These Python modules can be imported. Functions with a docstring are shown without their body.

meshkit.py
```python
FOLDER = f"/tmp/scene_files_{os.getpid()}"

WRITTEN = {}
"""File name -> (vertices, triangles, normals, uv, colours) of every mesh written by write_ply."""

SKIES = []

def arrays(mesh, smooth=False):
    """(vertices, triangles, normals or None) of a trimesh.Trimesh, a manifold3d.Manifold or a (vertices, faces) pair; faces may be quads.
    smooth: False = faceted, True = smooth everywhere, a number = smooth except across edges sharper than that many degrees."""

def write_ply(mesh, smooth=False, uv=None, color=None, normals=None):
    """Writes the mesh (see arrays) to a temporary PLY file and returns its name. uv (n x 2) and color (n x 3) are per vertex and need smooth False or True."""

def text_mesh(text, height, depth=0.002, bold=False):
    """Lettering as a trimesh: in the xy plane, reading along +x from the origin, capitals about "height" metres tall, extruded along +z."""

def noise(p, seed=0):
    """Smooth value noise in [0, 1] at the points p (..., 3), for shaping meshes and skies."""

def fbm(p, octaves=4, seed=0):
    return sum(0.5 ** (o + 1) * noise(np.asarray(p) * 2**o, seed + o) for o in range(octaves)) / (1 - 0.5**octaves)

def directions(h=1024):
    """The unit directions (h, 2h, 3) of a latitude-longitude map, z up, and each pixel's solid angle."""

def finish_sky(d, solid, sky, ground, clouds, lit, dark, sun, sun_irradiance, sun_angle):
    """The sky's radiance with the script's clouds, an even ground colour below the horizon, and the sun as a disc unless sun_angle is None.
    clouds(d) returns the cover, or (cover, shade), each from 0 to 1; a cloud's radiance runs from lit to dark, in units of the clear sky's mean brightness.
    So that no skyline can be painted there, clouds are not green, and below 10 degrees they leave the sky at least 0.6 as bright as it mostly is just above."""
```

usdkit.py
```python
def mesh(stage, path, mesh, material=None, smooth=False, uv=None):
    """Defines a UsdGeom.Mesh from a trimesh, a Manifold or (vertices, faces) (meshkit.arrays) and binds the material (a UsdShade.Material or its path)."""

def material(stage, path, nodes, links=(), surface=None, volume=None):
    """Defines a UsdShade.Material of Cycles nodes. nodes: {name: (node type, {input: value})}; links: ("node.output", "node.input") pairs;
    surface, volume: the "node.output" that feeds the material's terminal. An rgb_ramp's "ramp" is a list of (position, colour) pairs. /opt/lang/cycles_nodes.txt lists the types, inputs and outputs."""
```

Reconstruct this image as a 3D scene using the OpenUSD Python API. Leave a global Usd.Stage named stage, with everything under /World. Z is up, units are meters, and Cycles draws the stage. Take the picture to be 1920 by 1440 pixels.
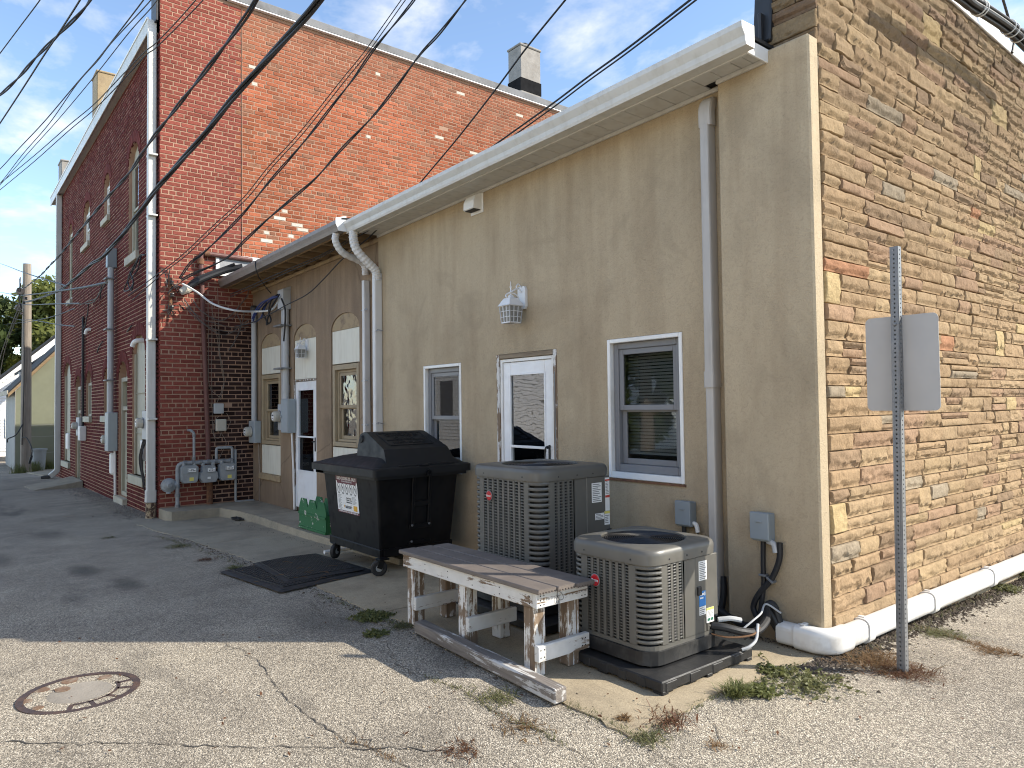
import math, random
import numpy as np, trimesh
from shapely.geometry import Polygon, Point, LineString
from shapely import affinity
import usdkit, meshkit
from pxr import Usd, UsdGeom, UsdLux, UsdShade, Gf, Sdf, Vt

stage = Usd.Stage.CreateInMemory()
UsdGeom.SetStageUpAxis(stage, 'Z')
UsdGeom.Xform.Define(stage, '/World')
UsdGeom.Scope.Define(stage, '/World/Looks')

# ---------------------------------------------------------------- camera
FPX, YAW, PITCH, ROLL = 1341.27, 0.891579, 0.0306065, -0.0126682
CAM = np.array([2.198, -4.138, 1.5])
_F = np.array([-math.sin(YAW) * math.cos(PITCH), math.cos(YAW) * math.cos(PITCH), math.sin(PITCH)])
_r = np.cross(_F, [0, 0, 1]); _r /= np.linalg.norm(_r); _u = np.cross(_r, _F)
RIGHT = _r * math.cos(ROLL) + _u * math.sin(ROLL)
UP = _u * math.cos(ROLL) - _r * math.sin(ROLL)
cam = UsdGeom.Camera.Define(stage, '/World/camera')
cam.AddTransformOp().Set(Gf.Matrix4d(*RIGHT, 0, *UP, 0, *(-_F), 0, *CAM, 1))
cam.CreateHorizontalApertureAttr(36.0)
cam.CreateVerticalApertureAttr(27.0)
cam.CreateFocalLengthAttr(36.0 * FPX / 1920)
cam.CreateClippingRangeAttr(Gf.Vec2f(0.05, 5000))
EXPOSURE = 1.0
cam.CreateExposureAttr(EXPOSURE)

# ---------------------------------------------------------------- sky and sun
SUN_EL, SUN_AZ = math.radians(36.2), math.radians(45.0)
SUN = np.array([math.cos(SUN_EL) * math.sin(SUN_AZ), math.cos(SUN_EL) * math.cos(SUN_AZ), math.sin(SUN_EL)])
SKY_STRENGTH, SUN_INTENSITY = 0.147, 1.02
sky_mat = usdkit.material(stage, '/World/Looks/sky', {
    'sky': ('sky_texture', {'sky_type': 'single_scattering', 'sun_disc': False, 'sun_elevation': SUN_EL, 'sun_rotation': SUN_AZ, 'air_density': 1.0, 'aerosol_density': 0.45, 'ozone_density': 1.6}),
    'tc': ('texture_coordinate', {}),
    'sep': ('separate_xyz', {}),
    'zz': ('math', {'math_type': 'maximum', 'value2': 0.0}),
    'den': ('math', {'math_type': 'add', 'value2': 0.12}),
    'u': ('math', {'math_type': 'divide'}), 'v': ('math', {'math_type': 'divide'}),
    'uv': ('combine_xyz', {'z': 0.0}),
    'map': ('mapping', {'mapping_type': 'point', 'scale': (1.0, 1.15, 1.0), 'rotation': (0, 0, 0.5), 'location': (12.1, 3.7, 0)}),
    'n1': ('noise_texture', {'scale': 3.0, 'detail': 9.0, 'roughness': 0.58, 'distortion': 0.15}),
    'cov': ('rgb_ramp', {'ramp': [(0.0, (0.0, 0.0, 0.0)), (0.49, (0.0, 0.0, 0.0)), (0.59, (0.32, 0.32, 0.32)), (0.70, (0.8, 0.8, 0.8)), (1.0, (0.95, 0.95, 0.95))]}),
    'mix': ('mix_color', {'b': (4.1, 4.15, 4.25), 'use_clamp': False}),
    'bg': ('background_shader', {'strength': SKY_STRENGTH}),
}, [('tc.generated', 'sep.vector'), ('sep.z', 'zz.value1'), ('zz.value', 'den.value1'), ('sep.x', 'u.value1'), ('den.value', 'u.value2'),
    ('sep.y', 'v.value1'), ('den.value', 'v.value2'), ('u.value', 'uv.x'), ('v.value', 'uv.y'), ('uv.vector', 'map.vector'),
    ('map.vector', 'n1.vector'), ('n1.fac', 'cov.fac'), ('cov.color', 'mix.fac'), ('sky.color', 'mix.a'), ('mix.result', 'bg.color')], surface='bg.background')
dome = UsdLux.DomeLight.Define(stage, '/World/sky')
UsdShade.MaterialBindingAPI.Apply(dome.GetPrim()).Bind(sky_mat)
dome.GetPrim().SetCustomDataByKey('kind', 'structure')
sun = UsdLux.DistantLight.Define(stage, '/World/sun')
sun.CreateNormalizeAttr(True); sun.CreateIntensityAttr(SUN_INTENSITY); sun.CreateAngleAttr(0.53)
sun.CreateColorAttr(Gf.Vec3f(1.0, 0.93, 0.81))
_sx = np.cross([0, 0, 1], SUN); _sx /= np.linalg.norm(_sx); _sy = np.cross(SUN, _sx)
sun.AddTransformOp().Set(Gf.Matrix4d(*_sx, 0, *_sy, 0, *SUN, 0, 0, 0, 30, 1))

# ---------------------------------------------------------------- measured points: a sight line met with a plane of the place
def ray(px, py):
    d = _F * FPX + RIGHT * (px - 960) - UP * (py - 720)
    return d / np.linalg.norm(d)
def PZ(px, py, z): d = ray(px, py); return CAM + d * (z - CAM[2]) / d[2]
def PY(px, py, y): d = ray(px, py); return CAM + d * (y - CAM[1]) / d[1]
def PX(px, py, x): d = ray(px, py); return CAM + d * (x - CAM[0]) / d[0]

def ground_z(x, y):
    x = np.asarray(x, float); y = np.asarray(y, float)
    t = np.clip(-(x + 2.0), 0, None)
    z = -0.0256 * np.minimum(t, 8.2) - 0.0136 * np.clip(t - 8.2, 0, 11.8) - 0.035 * np.clip(t - 20, 0, 7)
    z = z - 0.032 * np.clip(y, 0, 8) * np.clip((x + 1.0) / 0.9, 0, 1)
    return z

# ---------------------------------------------------------------- scene helpers
TAKEN = {}
def unique(parent, name):
    k = (parent, name); n = TAKEN.get(k, 0); TAKEN[k] = n + 1
    return name if n == 0 else f'{name}_{n:03d}'
def tag(prim, label=None, cat=None, group=None, kind=None):
    p = prim.GetPrim() if hasattr(prim, 'GetPrim') else prim
    for k, v in (('label', label), ('category', cat), ('group', group), ('kind', kind)):
        if v: p.SetCustomDataByKey(k, v)
    return p
class Thing:
    """A prim that holds parts, with its own origin: parts are given in world coordinates and stored relative to it."""
    def __init__(self, name, loc=(0, 0, 0), label=None, cat=None, group=None, kind=None, parent=None):
        base = parent.path if parent else '/World'
        self.path = base + '/' + unique(base, name)
        self.loc = np.array(loc, float)
        x = UsdGeom.Xform.Define(stage, self.path)
        rel = self.loc - (parent.loc if parent else 0)
        x.AddTranslateOp().Set(Gf.Vec3d(*map(float, rel)))
        self.prim = tag(x, label, cat, group, kind)
def tris(m):
    if isinstance(m, list): m = trimesh.util.concatenate([tm(x) for x in m])
    return m
def tm(m):
    if hasattr(m, 'to_mesh'):
        q = m.to_mesh(); return trimesh.Trimesh(q.vert_properties[:, :3], q.tri_verts, process=False)
    if isinstance(m, tuple): 
        v, f, _ = meshkit.arrays(m); return trimesh.Trimesh(v, f, process=False)
    if isinstance(m, list): return trimesh.util.concatenate([tm(x) for x in m])
    return m
def each(name, ms, material, parent=None, **k):
    """Alike pieces, each a prim of its own."""
    return [add(name, m, material, parent, **k) for m in ms][0]
def add(name, m, material, parent=None, smooth=False, tone=None, label=None, cat=None, group=None, kind=None):
    """One Mesh prim. parent: Thing, a path of a mesh of the same thing (sub-part), or None for a thing of one mesh."""
    m = tm(m)
    if isinstance(parent, Thing): base, loc = parent.path, parent.loc
    elif isinstance(parent, Part): base, loc = parent.path, parent.loc
    else: base, loc = '/World', np.zeros(3)
    path = base + '/' + unique(base, name)
    v = np.asarray(m.vertices, float) - loc
    mm = trimesh.Trimesh(v, m.faces, process=False)
    g = usdkit.mesh(stage, path, mm, MAT[material] if isinstance(material, str) else material, smooth=smooth)
    if tone is not None:
        tone = np.asarray(tone, np.float32)
        if tone.ndim == 1:
            UsdGeom.PrimvarsAPI(g).CreatePrimvar('tone', Sdf.ValueTypeNames.Color3fArray, 'constant').Set(Vt.Vec3fArray.FromNumpy(tone[None]))
            tone = np.repeat(tone[None], len(g.GetPointsAttr().Get()), 0)
        UsdGeom.PrimvarsAPI(g).CreatePrimvar('tone', Sdf.ValueTypeNames.Color3fArray, 'vertex').Set(Vt.Vec3fArray.FromNumpy(tone))
    tag(g, label, cat, group, kind)
    return Part(path, loc)
class Part:
    def __init__(self, path, loc): self.path, self.loc = path, loc

# ---------------------------------------------------------------- shapes
def _chamfer_template():
    s = np.array([[a, b, c] for a in (-1, 1) for b in (-1, 1) for c in (-1, 1)], float)
    v, idx = [], []
    for q in s:
        for ax in range(3):
            v.append(q); idx.append(ax)
    v = np.array(v); idx = np.array(idx)
    p = v.copy()
    for i, ax in enumerate(idx):
        for k in range(3):
            if k != ax: p[i, k] *= 0.8
    h = trimesh.convex.convex_hull(p)
    order = [int(np.argmin(np.linalg.norm(p - q, axis=1))) for q in h.vertices]
    f = np.array(order)[h.faces]
    return v, idx, f
_CV, _CI, _CF = _chamfer_template()
def box(c, size, ch=0.0, rz=0.0, R=None):
    """Box by centre and size, edges chamfered by ch."""
    c = np.asarray(c, float); h = np.asarray(size, float) / 2
    if ch <= 0:
        m = trimesh.creation.box(np.asarray(size, float)); v, f = np.array(m.vertices), np.array(m.faces)
    else:
        ch = min(ch, h.min() * 0.9)
        v = _CV * h
        for k in range(3):
            m = _CI != k
            v[m, k] -= np.sign(_CV[m, k]) * ch
        f = _CF
    if R is not None: v = v @ np.asarray(R).T
    if rz:
        a, b = math.cos(rz), math.sin(rz); v = v @ np.array([[a, b, 0], [-b, a, 0], [0, 0, 1]])
    return trimesh.Trimesh(v + c, f, process=False)
def bx(x0, x1, y0, y1, z0, z1, ch=0.0):
    return box(((x0 + x1) / 2, (y0 + y1) / 2, (z0 + z1) / 2), (abs(x1 - x0), abs(y1 - y0), abs(z1 - z0)), ch)
def beam(p, q, w, h, ch=0.0, up=(0, 0, 1)):
    """Rectangular bar from p to q, w across, h along up."""
    p, q = np.asarray(p, float), np.asarray(q, float); d = q - p; L = np.linalg.norm(d); d /= L
    up = np.asarray(up, float)
    if abs(d @ up) > 0.95: up = np.array([0, 1.0, 0])
    s = np.cross(up, d); s /= np.linalg.norm(s); t = np.cross(d, s)
    return box((p + q) / 2, (L, w, h), ch, R=np.stack([d, s, t], 1))
def frames(P):
    t = np.gradient(P, axis=0); t /= np.linalg.norm(t, axis=1, keepdims=True) + 1e-12
    n = np.zeros_like(P); a = np.array([0, 0, 1.0]) if abs(t[0, 2]) < 0.9 else np.array([1.0, 0, 0])
    for i in range(len(P)):
        a = a - t[i] * (a @ t[i]); a /= np.linalg.norm(a) + 1e-12; n[i] = a
    return t, n, np.cross(t, n)
def tube(P, r, n=8, caps=True, sq=None):
    """Pipe along a polyline; r one radius or one per point; sq=(w,h,roundness) makes a rectangular downspout section."""
    P = np.asarray(P, float); k = len(P); r = np.broadcast_to(r, (k,))
    t, a, b = frames(P)
    if sq:
        w, h, rd = sq
        prof = np.array(Polygon([(-w / 2, -h / 2), (w / 2, -h / 2), (w / 2, h / 2), (-w / 2, h / 2)]).buffer(-rd).buffer(rd, quad_segs=2).exterior.coords)[:-1]
        n = len(prof)
        V = (P[:, None] + prof[None, :, 0, None] * b[:, None] + prof[None, :, 1, None] * a[:, None])
    else:
        th = np.arange(n) * 2 * math.pi / n
        V = P[:, None] + r[:, None, None] * (np.cos(th)[None, :, None] * a[:, None] + np.sin(th)[None, :, None] * b[:, None])
    i, j = np.meshgrid(np.arange(k - 1), np.arange(n), indexing='ij'); j2 = (j + 1) % n
    A, B, C, D = i * n + j, i * n + j2, (i + 1) * n + j2, (i + 1) * n + j
    f = np.concatenate([np.stack([A, B, C], -1).reshape(-1, 3), np.stack([A, C, D], -1).reshape(-1, 3)])
    V = V.reshape(-1, 3)
    if caps:
        f = np.vstack([f, [[k * n, (q + 1) % n, q] for q in range(n)], [[k * n + 1, (k - 1) * n + q, (k - 1) * n + (q + 1) % n] for q in range(n)]])
        V = np.vstack([V, P[:1], P[-1:]])
    return trimesh.Trimesh(V, f, process=False)
def cyl(p, q, r, n=16): return tube([p, q], r, n)
def smooth_path(P, n=8):
    """Catmull-Rom through the points."""
    P = np.asarray(P, float); Q = np.vstack([2 * P[0] - P[1], P, 2 * P[-1] - P[-2]]); out = []
    for i in range(1, len(Q) - 2):
        for t in np.linspace(0, 1, n, endpoint=False):
            a, b, c, d = Q[i - 1:i + 3]
            out.append(0.5 * (2 * b + (c - a) * t + (2 * a - 5 * b + 4 * c - d) * t * t + (3 * b - a - 3 * c + d) * t ** 3))
    return np.array(out + [P[-1]])
def round_path(P, rad, n=5):
    """Polyline with its corners rounded (pipe elbows)."""
    P = [np.asarray(p, float) for p in P]; out = [P[0]]
    for a, b, c in zip(P, P[1:], P[2:]):
        u, w = a - b, c - b; lu, lw = np.linalg.norm(u), np.linalg.norm(w); k = min(rad, lu * .49, lw * .49)
        s, e = b + u / lu * k, b + w / lw * k
        for t in np.linspace(0, 1, n): out.append((1 - t) ** 2 * s + 2 * t * (1 - t) * b + t * t * e)
    return np.array(out + [P[-1]])
def lathe(profile, c, axis=(0, 0, 1), n=20):
    """Surface of revolution of (radius, height) pairs about axis at c."""
    m = trimesh.creation.revolve(np.array(profile, float), sections=n)
    T = trimesh.geometry.align_vectors([0, 0, 1], axis); m.apply_transform(T); m.apply_translation(c)
    return m
def prism(poly, d, origin, ux, uy):
    """Extrude a 2D outline (list or shapely) by d along ux x uy, from origin."""
    if not isinstance(poly, Polygon): poly = Polygon(poly)
    m = trimesh.creation.extrude_polygon(poly, d, engine='earcut')
    ux, uy = np.asarray(ux, float), np.asarray(uy, float); uz = np.cross(ux, uy)
    return trimesh.Trimesh(np.asarray(m.vertices) @ np.stack([ux, uy, uz]) + np.asarray(origin), m.faces, process=False)
def text(s, h, origin, ux, uy, depth=0.0015, bold=False, width=None):
    m = meshkit.text_mesh(s, h, depth, bold)
    v = np.asarray(m.vertices)
    if width: v = v * [width / np.ptp(v[:, 0]), 1, 1]
    ux, uy = np.asarray(ux, float), np.asarray(uy, float)
    return trimesh.Trimesh(v @ np.stack([ux, uy, np.cross(ux, uy)]) + np.asarray(origin), m.faces, process=False)
def grid(fn, nu, nv):
    """Surface from fn(u, v) -> (.., 3), u, v in [0, 1]."""
    u, v = np.meshgrid(np.linspace(0, 1, nu), np.linspace(0, 1, nv), indexing='ij'); P = fn(u, v).reshape(-1, 3)
    i, j = np.meshgrid(np.arange(nu - 1), np.arange(nv - 1), indexing='ij'); a = i * nv + j
    f = np.concatenate([np.stack([a, a + nv, a + nv + 1], -1).reshape(-1, 3), np.stack([a, a + nv + 1, a + 1], -1).reshape(-1, 3)])
    return trimesh.Trimesh(P, f, process=False)
def loft(sections, caps=True):
    """Closed rings with the same number of points, joined in order."""
    S = np.array(sections, float); k, n = S.shape[:2]
    i, j = np.meshgrid(np.arange(k - 1), np.arange(n), indexing='ij'); j2 = (j + 1) % n
    A, B, C, D = i * n + j, i * n + j2, (i + 1) * n + j2, (i + 1) * n + j
    f = [np.stack([A, B, C], -1).reshape(-1, 3), np.stack([A, C, D], -1).reshape(-1, 3)]
    V = S.reshape(-1, 3)
    if caps:
        V = np.vstack([V, S[0].mean(0), S[-1].mean(0)])
        f += [np.array([[k * n, (q + 1) % n, q] for q in range(n)]), np.array([[k * n + 1, (k - 1) * n + q, (k - 1) * n + (q + 1) % n] for q in range(n)])]
    return trimesh.Trimesh(V, np.vstack(f), process=False)
def even_ring(P, n=72):
    """The ring with n points, starting towards +x, evenly spread in angle about its middle."""
    P = np.asarray(P); c = P.mean(0); Q = np.vstack([P, P[:1]]); out = []
    for a in np.linspace(0, 2 * math.pi, n + 1)[:-1]:
        d = np.array([math.cos(a), math.sin(a)])
        for p, q in zip(Q, Q[1:]):
            u, e = p[:2] - c[:2], (q - p)[:2]; den = d[0] * -e[1] + d[1] * e[0]
            if abs(den) < 1e-12: continue
            t = (u[0] * -e[1] + u[1] * e[0]) / den; s = (d[0] * u[1] - d[1] * u[0]) / den
            if t > 0 and -1e-9 <= s <= 1 + 1e-9: out.append([*(c[:2] + d * t), P[0, 2]]); break
    return np.array(out)
def rrect(x0, x1, y0, y1, r, z, q=4):
    """Ring of points: a rounded rectangle at height z."""
    p = np.array(Polygon([(x0 + r, y0 + r), (x1 - r, y0 + r), (x1 - r, y1 - r), (x0 + r, y1 - r)]).buffer(r, quad_segs=q).exterior.coords)[:-1]
    return np.column_stack([p, np.full(len(p), z)])
def ring_extrude(outer, inner, d, origin, ux, uy): return prism(Polygon(outer, [inner]), d, origin, ux, uy)
def frame_rect(x0, x1, z0, z1, w, y0, y1, ch=0.004, wb=None, wt=None):
    """Four bars round an opening in a wall that faces -y: stiles full height, rails between them."""
    wb = wb or w; wt = wt or w
    return [bx(x0, x0 + w, y0, y1, z0, z1, ch), bx(x1 - w, x1, y0, y1, z0, z1, ch), bx(x0 + w, x1 - w, y0, y1, z1 - wt, z1, ch), bx(x0 + w, x1 - w, y0, y1, z0, z0 + wb, ch)]
EX, EY, EZ = np.eye(3)
rng = np.random.default_rng(7)
# ---------------------------------------------------------------- materials
MAT = {}
class G:
    def __init__(s): s.nodes, s.links, s.k = {}, [], 0
    def n(s, kind, out, **inp):
        s.k += 1; nm = f'n{s.k}'; vals = {}
        for k, v in inp.items():
            if isinstance(v, str) and v.startswith('@'): s.links.append((v[1:], f'{nm}.{k}'))
            else: vals[k] = v
        s.nodes[nm] = (kind, vals); return f'@{nm}.{out}'
    def pos(s):
        if not hasattr(s, '_p'): s._p = s.n('geometry', 'position')
        return s._p
    def map(s, vec, scale=(1, 1, 1), rot=(0, 0, 0), loc=(0, 0, 0)): return s.n('mapping', 'vector', vector=vec, scale=scale, rotation=rot, location=loc)
    def noise(s, scale, detail=3, rough=0.55, vec=None, dist=0.0, out='fac'): return s.n('noise_texture', out, vector=vec or s.pos(), scale=scale, detail=detail, roughness=rough, distortion=dist)
    def vor(s, scale, out='distance', feature='f1', vec=None, rnd=1.0): return s.n('voronoi_texture', out, vector=vec or s.pos(), scale=scale, feature=feature, randomness=rnd)
    def ramp(s, fac, stops, out='color'): return s.n('rgb_ramp', out, fac=fac, ramp=[(p, c if np.ndim(c) else (c, c, c)) for p, c in stops])
    def mix(s, fac, a, b, mode='mix'): return s.n('mix_color', 'result', blend_type=mode, fac=fac, a=a, b=b, use_clamp=False)
    def math(s, op, a, b=0.0): return s.n('math', 'value', math_type=op, value1=a, value2=b)
    def tone(s): return s.n('attribute', 'color', attribute='tone')
    def bump(s, h, strength=0.5, dist=0.01, normal=None):
        k = dict(height=h, strength=strength, distance=dist)
        if normal: k['normal'] = normal
        return s.n('bump', 'normal', **k)
    def surf(s, name, base, rough=0.6, normal=None, metallic=0.0, spec=0.5, **kw):
        k = dict(base_color=base, roughness=rough, metallic=metallic, specular_ior_level=spec, **kw)
        if normal: k['normal'] = normal
        o = s.n('principled_bsdf', 'BSDF', **k)
        MAT[name] = usdkit.material(stage, f'/World/Looks/{name}', s.nodes, s.links, surface=o[1:]); return MAT[name]
def plain(name, c, rough=0.5, var=0.12, scale=6.0, bump=0.0, bscale=80.0, metallic=0.0, dirt=None, dirt_amt=0.5, dirt_scale=3.0, spec=0.5, streak=False):
    """Even paint, plastic or metal with slight tone drift, optional dirt."""
    g = G(); c = np.array(c, float)
    base = g.ramp(g.noise(scale, 5, 0.6), [(0.25, c * (1 - var)), (0.75, c * (1 + var))])
    if dirt is not None:
        vec = g.map(g.pos(), (6, 6, 0.7)) if streak else None
        m = g.ramp(g.noise(dirt_scale, 6, 0.65, vec=vec), [(0.48, 0.0), (0.72, dirt_amt)])
        base = g.mix(m, base, tuple(dirt))
    r = g.ramp(g.noise(scale * 2.3, 4), [(0.3, max(rough - 0.08, 0.02)), (0.7, min(rough + 0.08, 1))])
    nrm = g.bump(g.noise(bscale, 3), bump, 0.004) if bump else None
    return g.surf(name, base, r, nrm, metallic, spec)

# render stucco: swirled float finish, weathered
def stucco(name, c, stain, stain_lo=0.45, dark=0.8, sw=1.0, crk=1.0):
    g = G(); c = np.array(c)
    big = g.noise(0.9, 6, 0.62, dist=0.6)
    base = g.ramp(big, [(0.28, c * dark), (0.5, c), (0.75, c * 1.07)])
    streak = g.noise(2.4, 6, 0.6, vec=g.map(g.pos(), (1.6, 1.6, 0.28)))
    base = g.mix(g.ramp(streak, [(stain_lo, 0.0), (stain_lo + 0.3, 0.55)]), base, tuple(stain))
    worms = g.noise(34, 4, 0.6, dist=2.2)
    base = g.mix(0.55, base, g.ramp(worms, [(0.3, 0.72), (0.5, 1.0), (0.7, 1.08)]), 'multiply')
    z0 = g.n('separate_xyz', 'z', vector=g.pos())
    drip = g.noise(1.0, 5, 0.65, vec=g.map(g.pos(), (11, 11, 0.45))); top = g.n('map_range', 'result', value=g.math('add', z0, g.math('multiply', g.noise(1.1, 3), 1.6)), from_min=2.9, from_max=4.3, clamp=True)   # drip streaks under the eave
    base = g.mix(g.math('multiply', g.ramp(drip, [(0.46, 0.0), (0.66, 0.24)]), top), base, tuple(np.array(stain) * 0.85))
    base = g.mix(g.math('multiply', g.ramp(drip, [(0.30, 0.22), (0.44, 0.0)]), top), base, tuple(np.minimum(c * 1.22, .8)))
    wv = g.mix(0.35, g.pos(), g.noise(1.3, 5, 0.6, out='color'), 'add'); edge = g.vor(0.42, 'distance', 'distance_to_edge', vec=wv)                 # hairline cracks
    base = g.mix(g.ramp(edge, [(0.0, 0.5 * crk), (0.0025, 0.3 * crk), (0.006, 0.0)]), base, tuple(np.array(stain) * 0.6))
    patch = g.noise(1.7, 4, 0.5, dist=1.4, vec=g.map(g.pos(), loc=(5, 2, 3))); base = g.mix(g.ramp(patch, [(0.60, 0.0), (0.66, 0.32)]), base, tuple(c * 0.70))  # rubbed and patched areas
    # splash dirt low on the wall, a stain with its own ragged edge
    z = g.n('separate_xyz', 'z', vector=g.pos())
    low = g.math('add', z, g.math('multiply', g.noise(2.2, 5), 1.1))
    base = g.mix(g.ramp(g.n('map_range', 'result', value=low, from_min=0.35, from_max=1.15, clamp=True), [(0, 0.5), (1, 0.0)]), base, tuple(np.array(stain) * 0.8))
    h = g.math('add', g.math('multiply', worms, 1.0), g.math('multiply', g.noise(110, 3), 0.6))
    return g.surf(name, base, 0.9, g.bump(h, 0.75 * sw, 0.006), spec=0.2)
stucco('stucco_tan', (0.424, 0.343, 0.232), (0.255, 0.19, 0.12), 0.46, 0.76, crk=0.0)
stucco('stucco_brown', (0.285, 0.208, 0.138), (0.14, 0.10, 0.072), 0.38, 0.72, 0.6)

# bricks and stones take their own tone from each piece
def masonry(name, grain, bscale, strength, dist, speck=0.25, rough=0.95, soot=None, chip=None, spec=0.1):
    g = G(); t = g.tone()
    base = g.mix(1.0, t, g.ramp(g.noise(grain, 6, 0.65), [(0.2, 1 - speck), (0.5, 1.0), (0.8, 1 + speck * 0.8)]), 'multiply')
    base = g.mix(1.0, base, g.ramp(g.noise(grain * 6, 3, 0.6), [(0.3, 0.86), (0.7, 1.1)]), 'multiply')
    if soot: base = g.mix(g.ramp(g.noise(soot[1], 6, 0.65), [(soot[2], 0.0), (soot[2] + 0.22, soot[3])]), base, soot[0])
    if chip: base = g.mix(g.ramp(g.noise(chip[1], 5, 0.6), [(chip[2], 0.0), (chip[2] + 0.03, 0.9)]), base, chip[0])
    return g.surf(name, base, rough, g.bump(g.noise(bscale, 5, 0.65), strength, dist), spec=spec)
masonry('brick', 9, 60, 0.5, 0.006, 0.22, rough=0.97, spec=0.06)
masonry('stone', 9, 55, 0.9, 0.010, 0.22, soot=((0.11, 0.085, 0.065), 3.0, 0.57, 0.5), spec=0.1)
def mortar(name, a, b):
    g = G(); g.surf(name, g.ramp(g.noise(2.5, 6, 0.65), [(0.3, a), (0.7, b)]), 0.95, g.bump(g.noise(70, 4), 0.6, 0.005), spec=0.05)
mortar('mortar_pale', (0.30, 0.185, 0.13), (0.39, 0.255, 0.18)); mortar('mortar_stone', (0.15, 0.11, 0.072), (0.23, 0.17, 0.115))

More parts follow.
